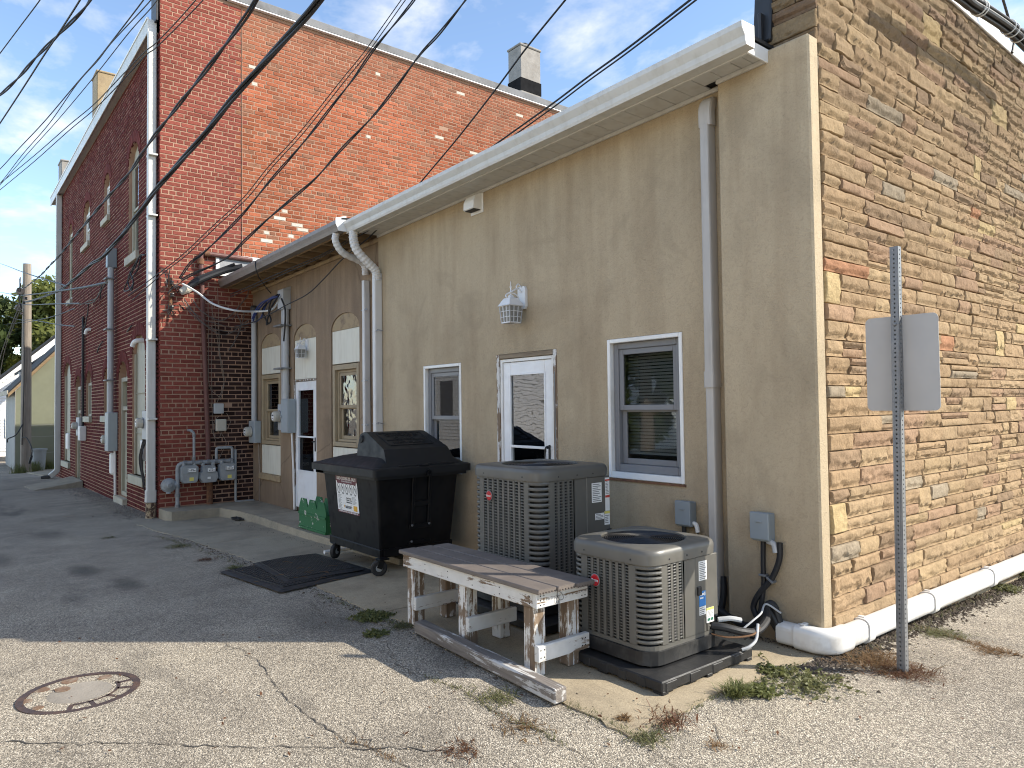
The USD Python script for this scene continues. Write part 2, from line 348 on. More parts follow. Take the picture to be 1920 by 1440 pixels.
# asphalt with worn, exposed aggregate
def asphalt():
    g = G(); wob = g.mix(0.012, g.pos(), g.noise(60, 2, out='color'), 'add')
    def cells(scale, vec):
        col = g.n('separate_xyz', 'x', vector=g.vor(scale, 'color', vec=vec)); return col, g.vor(scale, 'distance', vec=vec)
    c1, d1 = cells(128, wob); c2, d2 = cells(250, g.pos())
    stones = g.ramp(c1, [(0.0, (0.112, 0.098, 0.08)), (0.25, (0.225, 0.195, 0.153)), (0.5, (0.38, 0.332, 0.26)), (0.75, (0.50, 0.443, 0.352)), (0.95, (0.62, 0.562, 0.46))])
    fine = g.ramp(c2, [(0.0, (0.118, 0.103, 0.085)), (0.6, (0.315, 0.276, 0.216)), (1.0, (0.46, 0.407, 0.325))])
    base = g.mix(g.ramp(d1, [(0.42, 0.0), (0.62, 1.0)]), stones, fine)
    base = g.mix(g.ramp(d1, [(0.62, 0.0), (0.82, 0.7)]), base, (0.055, 0.050, 0.046))
    patch = g.noise(0.55, 7, 0.65, dist=0.4)
    base = g.mix(1.0, base, g.ramp(patch, [(0.25, (0.56, 0.55, 0.55)), (0.45, (0.92, 0.91, 0.90)), (0.56, (1.03, 1.02, 1.0)), (0.78, (1.2, 1.17, 1.1))]), 'multiply')
    base = g.mix(1.0, base, g.ramp(g.noise(3.1, 6, 0.6), [(0.3, 0.86), (0.7, 1.1)]), 'multiply')
    oil = g.noise(0.8, 4, 0.55, vec=g.map(g.pos(), (0.6, 1.7, 1), loc=(4.3, 2.2, 0)))
    base = g.mix(g.ramp(oil, [(0.61, 0.0), (0.72, 0.6)]), base, (0.06, 0.054, 0.05))
    for cx, cy, sx, sy, amt in ((-6.2, -2.95, 1.5, 4.2, .62), (-5.2, -2.75, 1.6, 4.6, .6), (-7.6, -3.6, 1.0, 3.4, .5), (-9.6, -2.9, 1.1, 3.0, .4), (-2.6, -1.95, 1.3, 2.2, .4)):   # oil drips
        v = g.map(g.mix(0.16, g.pos(), g.noise(5.0, 4, out='color'), 'add'), (sx, sy, 0.0), loc=(-(cx + .08) * sx, -(cy + .08) * sy, 0)); d_ = g.n('vector_math', 'value', math_type='length', vector1=v)
        base = g.mix(g.ramp(d_, [(0.25, amt), (0.75, 0.0)]), base, (0.045, 0.040, 0.036))
    rust = g.noise(1.9, 5, 0.6, vec=g.map(g.pos(), loc=(9.1, 3.3, 0)))
    base = g.mix(g.ramp(rust, [(0.70, 0.0), (0.78, 0.4)]), base, (0.25, 0.14, 0.07))
    h = g.math('subtract', g.math('multiply', c1, 0.5), d1)
    g.surf('asphalt', base, 0.85, g.bump(h, 0.9, 0.005), spec=0.3)
asphalt()
def concrete(name, c, dirt, lo=0.45, scale=1.0):
    g = G(); c = np.array(c)
    base = g.ramp(g.noise(1.3 * scale, 7, 0.68, dist=0.5), [(0.25, c * 0.74), (0.5, c), (0.75, c * 1.1)])
    base = g.mix(g.ramp(g.noise(2.1 * scale, 7, 0.7), [(lo, 0.0), (lo + 0.25, 0.7)]), base, dirt)
    col = g.n('separate_xyz', 'x', vector=g.vor(190, 'color'))
    base = g.mix(0.6, base, g.ramp(col, [(0.0, 0.66), (0.5, 1.0), (1.0, 1.22)]), 'multiply')
    g.surf(name, base, 0.88, g.bump(g.noise(120, 4, 0.6), 0.5, 0.004), spec=0.25)
concrete('concrete_warm', (0.36, 0.295, 0.20), (0.20, 0.16, 0.11), 0.46)
concrete('concrete_grey', (0.31, 0.272, 0.205), (0.17, 0.15, 0.12), 0.46)
concrete('cast_sill', (0.42, 0.38, 0.30), (0.24, 0.21, 0.17), 0.5, 2.0)
plain('crack_tar', (0.052, 0.047, 0.042), 0.85, 0.3, 30, 0.6, 150)
plain('crack_dirt', (0.085, 0.07, 0.055), 0.95, 0.35, 40, 0.6, 150)
mortar('soil', (0.07, 0.055, 0.042), (0.14, 0.115, 0.09))

# trim, metals, plastics
plain('white_vinyl', (0.74, 0.735, 0.71), 0.42, 0.04, 3, dirt=(0.42, 0.38, 0.31), dirt_amt=0.35, dirt_scale=2.0)
plain('white_gutter', (0.53, 0.52, 0.485), 0.40, 0.05, 3, dirt=(0.36, 0.33, 0.27), dirt_amt=0.5, dirt_scale=1.6, streak=True)
plain('white_pipe', (0.66, 0.65, 0.62), 0.36, 0.04, 4, dirt=(0.36, 0.31, 0.25), dirt_amt=0.6, dirt_scale=5.0)
plain('grey_downspout', (0.60, 0.59, 0.575), 0.45, 0.05, 3, dirt=(0.33, 0.29, 0.25), dirt_amt=0.5, dirt_scale=1.4, streak=True)
plain('bronze_gutter', (0.17, 0.145, 0.125), 0.38, 0.08, 3, dirt=(0.10, 0.08, 0.07), dirt_amt=0.6, dirt_scale=1.8, streak=True)
plain('taupe_downspout', (0.40, 0.375, 0.345), 0.42, 0.05, 3, dirt=(0.27, 0.24, 0.21), dirt_amt=0.5, streak=True)
plain('white_coping', (0.78, 0.78, 0.77), 0.45, 0.03, 3, dirt=(0.5, 0.47, 0.42), dirt_amt=0.3)
plain('grey_coping', (0.20, 0.202, 0.208), 0.85, 0.15, 2, dirt=(0.11, 0.108, 0.105), dirt_amt=0.7, spec=0.1)
plain('roof_tar', (0.016, 0.016, 0.017), 0.97, 0.3, 8, spec=0.03)
plain('galvanised', (0.20, 0.205, 0.21), 0.5, 0.12, 14, metallic=0.4, dirt=(0.22, 0.21, 0.20), dirt_amt=0.5, dirt_scale=5)
plain('conduit_grey', (0.40, 0.41, 0.415), 0.5, 0.07, 6, dirt=(0.25, 0.24, 0.23), dirt_amt=0.4, dirt_scale=3)
plain('box_grey', (0.215, 0.245, 0.262), 0.45, 0.06, 6, dirt=(0.13, 0.13, 0.125), dirt_amt=0.4)
plain('panel_grey', (0.30, 0.335, 0.35), 0.45, 0.06, 6, dirt=(0.2, 0.2, 0.19), dirt_amt=0.4)
plain('meter_grey', (0.27, 0.285, 0.29), 0.5, 0.12, 12, dirt=(0.15, 0.145, 0.14), dirt_amt=0.5, dirt_scale=9)
plain('meter_dial', (0.46, 0.43, 0.36), 0.3, 0.08, 10)
plain('ac_paint', (0.094, 0.090, 0.079), 0.42, 0.08, 5, dirt=(0.17, 0.155, 0.13), dirt_amt=0.35, dirt_scale=2.5)
plain('ac_dark', (0.012, 0.012, 0.013), 0.6, 0.2, 20)
plain('ac_base', (0.009, 0.009, 0.0095), 0.5, 0.25, 8, 0.3, 90, dirt=(0.10, 0.095, 0.085), dirt_amt=0.5, dirt_scale=7)
plain('pad_black', (0.011, 0.011, 0.0115), 0.55, 0.25, 7, 0.4, 120, dirt=(0.08, 0.072, 0.062), dirt_amt=0.25, dirt_scale=5)
plain('fan_black', (0.010, 0.010, 0.011), 0.35, 0.2, 20)
plain('dumpster_steel', (0.0045, 0.0045, 0.005), 0.36, 0.25, 4, 0.12, 18, dirt=(0.014, 0.013, 0.012), dirt_amt=0.6, dirt_scale=3, spec=0.22)
plain('dumpster_lid', (0.0095, 0.0098, 0.0108), 0.52, 0.12, 5, 0.25, 160, dirt=(0.026, 0.025, 0.023), dirt_amt=0.4, dirt_scale=4, spec=0.28)
plain('rubber', (0.013, 0.013, 0.013), 0.62, 0.3, 20, 0.3, 150, dirt=(0.055, 0.05, 0.043), dirt_amt=0.45, dirt_scale=8)
plain('cable_black', (0.012, 0.012, 0.013), 0.55, 0.2, 20)
plain('cable_grey', (0.085, 0.075, 0.068), 0.65, 0.2, 10)
plain('cable_white', (0.55, 0.55, 0.53), 0.5, 0.1, 10)
plain('cable_tan', (0.24, 0.19, 0.15), 0.6, 0.2, 10)
plain('cable_blue', (0.03, 0.05, 0.16), 0.45, 0.2, 10)
plain('copper', (0.20, 0.11, 0.06), 0.45, 0.25, 20, metallic=0.6)
plain('brown_pipe', (0.115, 0.045, 0.036), 0.6, 0.18, 8, dirt=(0.06, 0.03, 0.025), dirt_amt=0.5)
plain('rusty_iron', (0.16, 0.072, 0.034), 0.85, 0.4, 18, 0.6, 90, dirt=(0.055, 0.032, 0.025), dirt_amt=0.8, dirt_scale=14)
plain('manhole_iron', (0.046, 0.030, 0.027), 0.62, 0.25, 20, 0.5, 130, dirt=(0.13, 0.07, 0.04), dirt_amt=0.6, dirt_scale=9)
plain('frame_cream', (0.62, 0.60, 0.545), 0.5, 0.06, 6, dirt=(0.30, 0.25, 0.19), dirt_amt=0.5, dirt_scale=5)
plain('sash_grey', (0.175, 0.178, 0.186), 0.4, 0.06, 5, dirt=(0.19, 0.19, 0.20), dirt_amt=0.5, dirt_scale=3)
plain('door_white', (0.76, 0.765, 0.77), 0.38, 0.03, 3, dirt=(0.48, 0.44, 0.38), dirt_amt=0.35, dirt_scale=2.5)
plain('tan_wood', (0.32, 0.25, 0.155), 0.6, 0.12, 8, dirt=(0.19, 0.14, 0.095), dirt_amt=0.5, dirt_scale=4)
plain('tan_arch', (0.335, 0.25, 0.145), 0.8, 0.1, 6, 0.3, 60, dirt=(0.13, 0.085, 0.06), dirt_amt=0.9, dirt_scale=6)
plain('cream_panel', (0.66, 0.635, 0.535), 0.6, 0.04, 4, 0.1, 60, dirt=(0.42, 0.36, 0.27), dirt_amt=0.35, dirt_scale=3, streak=True)
plain('olive_paint', (0.345, 0.32, 0.24), 0.6, 0.06, 4, dirt=(0.23, 0.20, 0.15), dirt_amt=0.4, dirt_scale=3, streak=True)
plain('shingle_black', (0.018, 0.018, 0.019), 0.9, 0.35, 30, 0.6, 120)
plain('blind', (0.27, 0.265, 0.25), 0.7, 0.06, 4)
plain('blind_pale', (0.58, 0.56, 0.52), 0.7, 0.06, 4)
plain('room_dark', (0.035, 0.034, 0.033), 0.9, 0.3, 2)
plain('room_pale', (0.42, 0.41, 0.39), 0.9, 0.1, 2)
plain('black_handle', (0.012, 0.012, 0.012), 0.35)
plain('label_white', (0.72, 0.72, 0.70), 0.5, 0.03)
plain('label_ink', (0.06, 0.06, 0.065), 0.6)
plain('label_maroon', (0.11, 0.022, 0.032), 0.5, 0.06)
plain('label_orange', (0.62, 0.33, 0.02), 0.5, 0.06)
plain('label_blue', (0.03, 0.19, 0.50), 0.5, 0.06)
plain('label_red', (0.50, 0.055, 0.035), 0.5, 0.06)
plain('label_yellow', (0.66, 0.58, 0.14), 0.5, 0.06)
plain('label_green', (0.03, 0.14, 0.09), 0.5, 0.06)
plain('badge_red', (0.40, 0.012, 0.018), 0.25, 0.05)
plain('sign_back', (0.40, 0.385, 0.365), 0.5, 0.04, 5, metallic=0.0, dirt=(0.33, 0.32, 0.31), dirt_amt=0.4, dirt_scale=3)
plain('deck_board', (0.135, 0.113, 0.098), 0.62, 0.12, 6, 0.3, 120, dirt=(0.20, 0.165, 0.14), dirt_amt=0.35, dirt_scale=6)
plain('shed_grey', (0.30, 0.29, 0.265), 0.8, 0.1, 4, dirt=(0.18, 0.165, 0.14), dirt_amt=0.6, streak=True)
plain('shed_green', (0.165, 0.172, 0.115), 0.7, 0.07, 3, dirt=(0.14, 0.14, 0.09), dirt_amt=0.4, dirt_scale=2)
plain('siding_cream', (0.66, 0.56, 0.41), 0.6, 0.05, 2)
plain('siding_white', (0.80, 0.80, 0.79), 0.55, 0.03, 3)
plain('screen_brown', (0.13, 0.085, 0.06), 0.6, 0.1)
plain('bin_grey', (0.25, 0.265, 0.265), 0.6, 0.08)
plain('red_chimney', (0.30, 0.10, 0.062), 0.9, 0.2, 9, 0.4, 40, dirt=(0.18, 0.07, 0.05), dirt_amt=0.5, dirt_scale=6)
plain('tan_chimney', (0.30, 0.225, 0.13), 0.9, 0.14, 5, 0.5, 25, dirt=(0.15, 0.11, 0.075), dirt_amt=0.6, dirt_scale=3)
plain('grey_chimney', (0.25, 0.235, 0.215), 0.9, 0.2, 6, 0.6, 25, dirt=(0.17, 0.15, 0.13), dirt_amt=0.7, dirt_scale=4)
plain('black_flashing', (0.016, 0.016, 0.017), 0.45, 0.2, 8)
plain('pvc_white', (0.72, 0.70, 0.66), 0.45, 0.05)
plain('tarp_grey', (0.25, 0.255, 0.265), 0.55, 0.25, 5, 0.7, 9)
plain('bark', (0.14, 0.105, 0.08), 0.95, 0.3, 8, 0.7, 25)
plain('insulator', (0.04, 0.035, 0.033), 0.4)
plain('frosted', (0.22, 0.22, 0.205), 0.25)
plain('white_lamp', (0.66, 0.665, 0.67), 0.4, 0.04)

def wood_paint(name, bare1, bare2, paint, lo, axis):
    """White paint flaking off along the grain; axis is the board's long direction."""
    g = G(); sc = [26.0, 26.0, 26.0]; sc[axis] = 1.7
    grain = g.noise(1.0, 7, 0.7, vec=g.map(g.pos(), tuple(sc)), dist=0.6)
    bare = g.ramp(grain, [(0.3, bare1), (0.7, bare2)])
    m = g.math('add', g.math('multiply', grain, 0.62), g.math('multiply', g.noise(3.6, 6, 0.7), 0.48))
    mask = g.ramp(m, [(lo, 0.0), (lo + 0.02, 1.0)])
    pc = g.ramp(g.noise(7, 5, 0.6), [(0.25, np.array(paint) * 0.78), (0.7, paint)])
    rings = g.noise(90, 3, 0.6)
    g.surf(name, g.mix(mask, bare, pc), g.ramp(mask, [(0, 0.9), (1, 0.6)]), g.bump(g.math('add', m, g.math('multiply', rings, 0.05)), 0.8, 0.01), spec=0.3)
for ax, nm in ((0, 'x'), (1, 'y'), (2, 'z')):
    wood_paint(f'flaking_white_{nm}', (0.13, 0.09, 0.06), (0.27, 0.20, 0.14), (0.66, 0.65, 0.62), {0: 0.49, 1: 0.47, 2: 0.545}[ax], ax)
wood_paint('flaking_timber', (0.10, 0.085, 0.075), (0.26, 0.23, 0.20), (0.50, 0.49, 0.47), 0.585, 0)
def raw_wood(name, a, b, axis):
    g = G(); sc = [22.0, 22.0, 22.0]; sc[axis] = 0.8
    gr = g.noise(1.0, 7, 0.7, vec=g.map(g.pos(), tuple(sc)), dist=0.5)
    base = g.mix(0.6, g.ramp(gr, [(0.3, a), (0.7, b)]), g.ramp(g.noise(1.4, 5), [(0.3, 0.75), (0.7, 1.15)]), 'multiply')
    g.surf(name, base, 0.9, g.bump(gr, 0.7, 0.01), spec=0.2)
raw_wood('pole_wood', (0.16, 0.135, 0.11), (0.33, 0.285, 0.235), 2)
raw_wood('weathered_board', (0.10, 0.075, 0.055), (0.36, 0.29, 0.20), 0)
raw_wood('rafter_wood', (0.20, 0.135, 0.075), (0.30, 0.21, 0.12), 1)
def flaking_metal(name, paint, bare, lo):
    g = G(); m = g.ramp(g.noise(11, 7, 0.72), [(lo, 0.0), (lo + 0.02, 1.0)])
    b = g.ramp(g.noise(30, 4), [(0.3, bare), (0.7, np.array(bare) * 1.8)])
    g.surf(name, g.mix(m, b, paint), 0.75, g.bump(m, 0.5, 0.004), spec=0.3)
flaking_metal('rust_cream', (0.40, 0.31, 0.20), (0.05, 0.03, 0.022), 0.5)
flaking_metal('flaking_green', (0.025, 0.125, 0.045), (0.33, 0.33, 0.29), 0.39)

# leaves and blades: two-sided, light passing through
def leaf(name, a, b, c):
    g = G(); col = g.mix(1.0, g.ramp(g.n('geometry', 'random_per_island'), [(0.0, a), (0.5, b), (1.0, c)]), g.ramp(g.noise(0.7, 3), [(0.3, 0.7), (0.7, 1.25)]), 'multiply')
    d = g.n('principled_bsdf', 'BSDF', base_color=col, roughness=0.55, specular_ior_level=0.3)
    t = g.n('translucent_bsdf', 'BSDF', color=col)
    o = g.n('mix_closure', 'closure', fac=0.35, closure1=d, closure2=t)
    MAT[name] = usdkit.material(stage, f'/World/Looks/{name}', g.nodes, g.links, surface=o[1:])
leaf('leaf_dark', (0.075, 0.10, 0.03), (0.115, 0.135, 0.04), (0.17, 0.165, 0.05))
leaf('leaf_olive', (0.15, 0.165, 0.04), (0.22, 0.215, 0.055), (0.30, 0.26, 0.07))
leaf('leaf_yellow', (0.15, 0.15, 0.022), (0.20, 0.19, 0.03), (0.26, 0.22, 0.04))
leaf('leaf_hedge', (0.030, 0.032, 0.018), (0.05, 0.045, 0.028), (0.08, 0.05, 0.04))
leaf('weed_green', (0.13, 0.14, 0.05), (0.19, 0.19, 0.075), (0.28, 0.25, 0.12))
leaf('weed_mixed', (0.14, 0.14, 0.06), (0.25, 0.21, 0.10), (0.34, 0.25, 0.14))
leaf('weed_dry', (0.20, 0.12, 0.055), (0.27, 0.17, 0.08), (0.33, 0.24, 0.13))
leaf('weed_rust', (0.13, 0.06, 0.03), (0.19, 0.09, 0.045), (0.25, 0.14, 0.07))

def pane(name, tint, gloss=0.06, ior=1.45, ripple=0.0):
    g = G(); t = g.n('transparent_bsdf', 'BSDF', color=tint)
    k = {}
    if ripple: k['normal'] = g.bump(g.noise(5.0, 2, 0.4), ripple, 0.02)
    s = g.n('glossy_bsdf', 'BSDF', color=(0.95, 0.96, 1.0), roughness=0.015, **k)
    f = g.n('fresnel', 'fac', IOR=ior); f = g.math('add', f, gloss)
    o = g.n('mix_closure', 'closure', fac=f, closure1=t, closure2=s)
    MAT[name] = usdkit.material(stage, f'/World/Looks/{name}', g.nodes, g.links, surface=o[1:])
pane('glass', (0.80, 0.84, 0.84), 0.012, 1.4); pane('glass_old', (0.82, 0.84, 0.82), 0.09, 1.5, 0.06); pane('glass_film', (0.75, 0.75, 0.72), 0.10, 1.5, 0.5); pane('screen_mesh', (0.42, 0.43, 0.44), 0.01, 1.2)

plain('rust_grit', (0.15, 0.09, 0.055), 0.95, 0.4, 20, 0.9, 120, dirt=(0.28, 0.24, 0.19), dirt_amt=0.8, dirt_scale=12)

mortar('gravel', (0.16, 0.145, 0.125), (0.30, 0.27, 0.23))
# ================================================================ the ground
def sheet(xs, ys, zf):
    X, Y = np.meshgrid(xs, ys, indexing='ij'); P = np.stack([X, Y, zf(X, Y)], -1).reshape(-1, 3)
    nv = len(ys); i, j = np.meshgrid(np.arange(len(xs) - 1), np.arange(nv - 1), indexing='ij'); a = i * nv + j
    f = np.concatenate([np.stack([a, a + nv, a + nv + 1], -1).reshape(-1, 3), np.stack([a, a + nv + 1, a + 1], -1).reshape(-1, 3)])
    return trimesh.Trimesh(P, f, process=False)
def undulate(X, Y): return 0.010 * (meshkit.noise(np.stack([X * 0.55, Y * 0.55, 0 * X], -1), 3) - 0.5) * np.clip((-Y - 1.75) / 0.6, 0, 1)
gx = np.unique(np.concatenate([np.linspace(-400, -60, 9), np.linspace(-60, -26, 12), np.arange(-26, 8.01, 0.25), [-2, -10.2, -23.2, -1, -0.1], np.linspace(8, 60, 10), np.linspace(60, 400, 8)]).round(4))
gy = np.unique(np.concatenate([np.linspace(-400, -60, 8), np.linspace(-60, -12, 9), np.arange(-12, 10.01, 0.25), np.linspace(10, 60, 8), np.linspace(60, 400, 8)]).round(4))
alley = Thing('alley', (0, 0, 0), 'worn grey asphalt alley with exposed aggregate and cracks', 'road', kind='structure')
add('asphalt_surface', sheet(gx, gy, lambda X, Y: ground_z(X, Y) + undulate(X, Y)), 'asphalt', alley, smooth=True)

def slab(poly, ztop, zbot, cuts=()):
    """Slab with vertical sides; its top follows ztop(x, y) (linear between the x values in cuts)."""
    poly = Polygon(poly) if not isinstance(poly, Polygon) else poly
    pieces = [poly]
    for c in cuts:
        new = []
        for p in pieces:
            for q in (p.intersection(Polygon([(c - 500, -500), (c, -500), (c, 500), (c - 500, 500)])), p.intersection(Polygon([(c, -500), (c + 500, -500), (c + 500, 500), (c, 500)]))):
                new += [k for k in getattr(q, 'geoms', [q]) if k.area > 1e-5 and k.geom_type == 'Polygon']
        pieces = new
    out = []
    for p in pieces:
        m = trimesh.creation.extrude_polygon(p, 1.0, engine='earcut'); v = np.array(m.vertices)
        top = v[:, 2] > 0.5
        v[:, 2] = np.where(top, ztop(v[:, 0], v[:, 1]), zbot if np.ndim(zbot) == 0 and not callable(zbot) else zbot(v[:, 0], v[:, 1]))
        out.append(trimesh.Trimesh(v, m.faces, process=False))
    return trimesh.util.concatenate(out)
def ragged(pts, step=0.08, amp=0.012, seed=1):
    r = np.random.default_rng(seed); out = []
    for a, b in zip(pts, pts[1:]):
        a, b = np.array(a, float), np.array(b, float); n = max(int(np.linalg.norm(b - a) / step), 1)
        d = (b - a) / np.linalg.norm(b - a); nn = np.array([-d[1], d[0]])
        for k in range(n): out.append(a + (b - a) * k / n + nn * r.normal(0, amp) * (k > 0))
    return [tuple(p) for p in out] + [tuple(pts[-1])]
front = ragged([(-9.7, -1.78), (-8.6, -1.74), (-7.66, -1.64), (-6.0, -1.58), (-4.28, -1.52), (-2.8, -1.60), (-2.1, -1.58), (-0.52, -1.66), (-0.02, -1.69)], 0.07, 0.014, 2)
side = ragged([(-0.02, -1.69), (-0.06, -1.05), (-0.03, -0.45), (0.03, -0.02), (0.03, 0.10)], 0.07, 0.012, 3)
apron = Thing('concrete_apron', (0, 0, 0), 'stained concrete strip along the foot of the stucco wall', 'pavement', kind='structure')
ap = Polygon(front + side[1:] + [(-9.7, 0.10)]).buffer(0)
joints = [-9.7, -6.9, -4.15, -2.55, 0.2]
for a, b in zip(joints, joints[1:]):
    p = ap.intersection(Polygon([(a + 0.006, -3), (b - 0.006, -3), (b - 0.006, 1), (a + 0.006, 1)]))
    m = 'concrete_grey' if b < -4 else 'concrete_warm'
    add('slab', slab(p, lambda x, y: ground_z(x, y) + 0.008, -0.7, (-2.0,)), m, apron)
# raised walkway at the low building
zt = lambda x, y: -0.052 + 0.0125 * (x + 10.2)
wk = Thing('raised_walkway', (-10, -1, -0.2), 'raised concrete walkway slab at the foot of the brown stucco wall', 'walkway', kind='structure')
blk = [(-10.19, -1.36), (-9.70, -1.36), (-9.56, -1.32), (-9.50, -0.64), (-9.50, 0.125), (-10.19, 0.125)]
add('slab', slab(blk, zt, -0.8), 'concrete_grey', wk)
add('slab', slab([(-9.496, -0.64), (-8.95, -0.53), (-8.3, -0.50), (-7.3, -0.545), (-7.3, 0.125), (-9.496, 0.125)], lambda x, y: zt(x, y) - 0.012 * np.clip((x + 9.5) / 0.8, 0, 1), -0.8, (-8.7,)), 'concrete_grey', wk)
add('slab', slab([(-7.292, -0.545), (-6.2, -0.575), (-5.0, -0.58), (-4.0, -0.58), (-4.0, 0.085), (-5.6, 0.085), (-5.6, 0.125), (-7.292, 0.125)], lambda x, y: zt(x, y) - 0.012, -0.8), 'concrete_grey', wk)
# cracks and a tar line in the asphalt: thin fills lying in the surface
def crack(pts, w, mat, seed, name='crack', step=0.04, amp=0.012):
    q = ragged([tuple(p[:2]) for p in pts], step, amp, seed); r = np.random.default_rng(seed + 50); P = np.array(q)
    t = np.gradient(P, axis=0); t /= np.linalg.norm(t, axis=1, keepdims=True) + 1e-9; n = np.column_stack([-t[:, 1], t[:, 0]])
    ww = w * 0.5 * (0.25 + 1.2 * r.random(len(P)) * (0.4 + 0.9 * meshkit.noise(np.column_stack([P * 3, 0 * P[:, 0]]), seed)))[:, None] / 2; ww[0] *= 0.1; ww[-1] *= 0.1
    L, R = P + n * ww, P - n * ww; V = np.vstack([L, R]); V = np.column_stack([V, ground_z(V[:, 0], V[:, 1]) + undulate(V[:, 0], V[:, 1]) + 0.0035])
    k = len(P); f = [[i, k + i, k + i + 1] for i in range(k - 1)] + [[i, k + i + 1, i + 1] for i in range(k - 1)]
    add(name, trimesh.Trimesh(V, np.array(f), process=False), mat, alley)
gp = lambda L: [PZ(x, y, -0.0) for x, y in L]
crack(gp([(0, 1391), (120, 1393), (250, 1393), (420, 1398), (560, 1401), (700, 1405), (770, 1402), (868, 1413)]), 0.016, 'crack_tar', 11, 'tar_line')
crack(gp([(395, 1195), (455, 1215), (500, 1260), (530, 1300), (580, 1345), (640, 1385), (700, 1405), (750, 1432), (790, 1470)]), 0.011, 'crack_tar', 12)
crack(gp([(690, 1400), (660, 1370), (640, 1352)]), 0.012, 'crack_tar', 13)
crack(gp([(715, 1190), (740, 1245), (800, 1272), (860, 1292), (905, 1320), (950, 1350), (1010, 1370), (1060, 1400), (1120, 1440)]), 0.011, 'crack_dirt', 14)
crack(gp([(1075, 1322), (1130, 1355), (1185, 1385), (1240, 1420), (1290, 1470)]), 0.010, 'crack_dirt', 15)
crack(gp([(1320, 1340), (1345, 1375), (1360, 1405)]), 0.009, 'crack_dirt', 16)
crack(gp([(1730, 1170), (1800, 1190), (1850, 1205), (1925, 1225)]), 0.020, 'crack_dirt', 17)
crack(gp([(580, 1120), (600, 1150), (660, 1160), (700, 1180)]), 0.010, 'crack_dirt', 18)
crack(gp([(200, 985), (270, 982), (300, 985)]), 0.02, 'crack_dirt', 19)
# loose soil and grit where the asphalt meets walls and slabs
def soil_patch(pts, seed, h=0.012, name='loose_soil', lab=None):
    poly = Polygon(ragged(pts + [pts[0]], 0.05, 0.02, seed)).buffer(0)
    if poly.geom_type != 'Polygon': poly = max(poly.geoms, key=lambda g: g.area)
    return slab(poly, lambda x, y: ground_z(x, y) + h + 0.006 * meshkit.noise(np.stack([x * 9, y * 9, 0 * x], -1), seed), lambda x, y: ground_z(x, y) - 0.05)
def crumbs(name, n, place, s0, s1, mat_, label, seed, cat='soil'):
    r = np.random.default_rng(seed); P = np.array([place(r) for _ in range(n)]); s = r.uniform(s0, s1, n) * (0.5 + r.random(n))
    o = np.array([[1, 0, 0], [-1, 0, 0], [0, 1, 0], [0, -1, 0], [0, 0, 1], [0, 0, -.5]], float); f = np.array([[0, 2, 4], [2, 1, 4], [1, 3, 4], [3, 0, 4], [2, 0, 5], [1, 2, 5], [3, 1, 5], [0, 3, 5]])
    V = o[None] * (s[:, None] * r.uniform(.6, 1.4, (n, 6)))[..., None] + r.normal(0, .15, (n, 6, 3)) * s[:, None, None]
    V[..., :2] += P[:, None, :]; V[..., 2] = V[..., 2] * .8 + (ground_z(P[:, 0], P[:, 1]) + s * .25)[:, None]
    add(name, trimesh.Trimesh(V.reshape(-1, 3), (f[None] + 6 * np.arange(n)[:, None, None]).reshape(-1, 3), process=False), mat_, label=label, cat=cat, kind='stuff')
crumbs('loose_soil', 5200, lambda r: (lambda y: (0.02 + abs(r.normal(0, 0.085)) * (1.3 if y < .5 else 1), y))(-0.35 + 5.2 * r.random() ** 1.5), .004, .012, 'soil', 'dark crumbly soil along the foot of the stone wall', 4)
crumbs('leaf_litter', 900, lambda r: (-0.9 + .9 * r.random(), 0.0 - abs(r.normal(0, .05)) - .02), .004, .011, 'soil', 'dark crumbs of soil under the white duct at the pilaster foot', 5)

crumbs('gravel', 2600, lambda r: (lambda x: (x, -1.40 - abs(r.normal(0, .16)) * (1 + .8 * max(0, (x + 14) / 4))))(-17.4 + 7.0 * r.random()), .006, .015, 'gravel', 'loose grey gravel along the foot of the brick front', 6, 'gravel')
crumbs('leaf_litter', 1500, lambda r: (lambda x: (x, -0.62 - abs(r.normal(0, .07))))(-9.4 + 5.0 * r.random()), .003, .009, 'soil', 'dark litter swept against the edge of the raised walkway', 7)
crumbs('leaf_litter', 1500, lambda r: (lambda x: (x, -1.62 + r.normal(0, .06)))(-9.0 + 9.0 * r.random()), .003, .008, 'soil', 'dirt and litter along the seam of asphalt and concrete strip', 8)
# ================================================================ masonry generators
def brick_mesh(B, O, U, W, N, slant=0.004):
    """B: rows of (u0, u1, w0, w1, proud). Open-backed bricks; 8 vertices, 10 triangles each."""
    B = np.asarray(B, float); k = len(B); u0, u1, w0, w1, d = B[:, :5].T; s = slant
    q = np.zeros((k, 8, 3))
    for i, (a, b) in enumerate(((u0, w0), (u1, w0), (u1, w1), (u0, w1))): q[:, i] = np.stack([a, b, np.full(k, -0.012)], -1)
    for i, (a, b) in enumerate(((u0 + s, w0 + s), (u1 - s, w0 + s), (u1 - s, w1 - s), (u0 + s, w1 - s))): q[:, 4 + i] = np.stack([a, b, d], -1)
    V = np.asarray(O) + q[..., 0:1] * U + q[..., 1:2] * W + q[..., 2:3] * N
    t = np.array([[4, 5, 6], [4, 6, 7], [0, 1, 5], [0, 5, 4], [1, 2, 6], [1, 6, 5], [2, 3, 7], [2, 7, 6], [3, 0, 4], [3, 4, 7]])
    return V.reshape(-1, 3), (t[None] + 8 * np.arange(k)[:, None, None]).reshape(-1, 3)
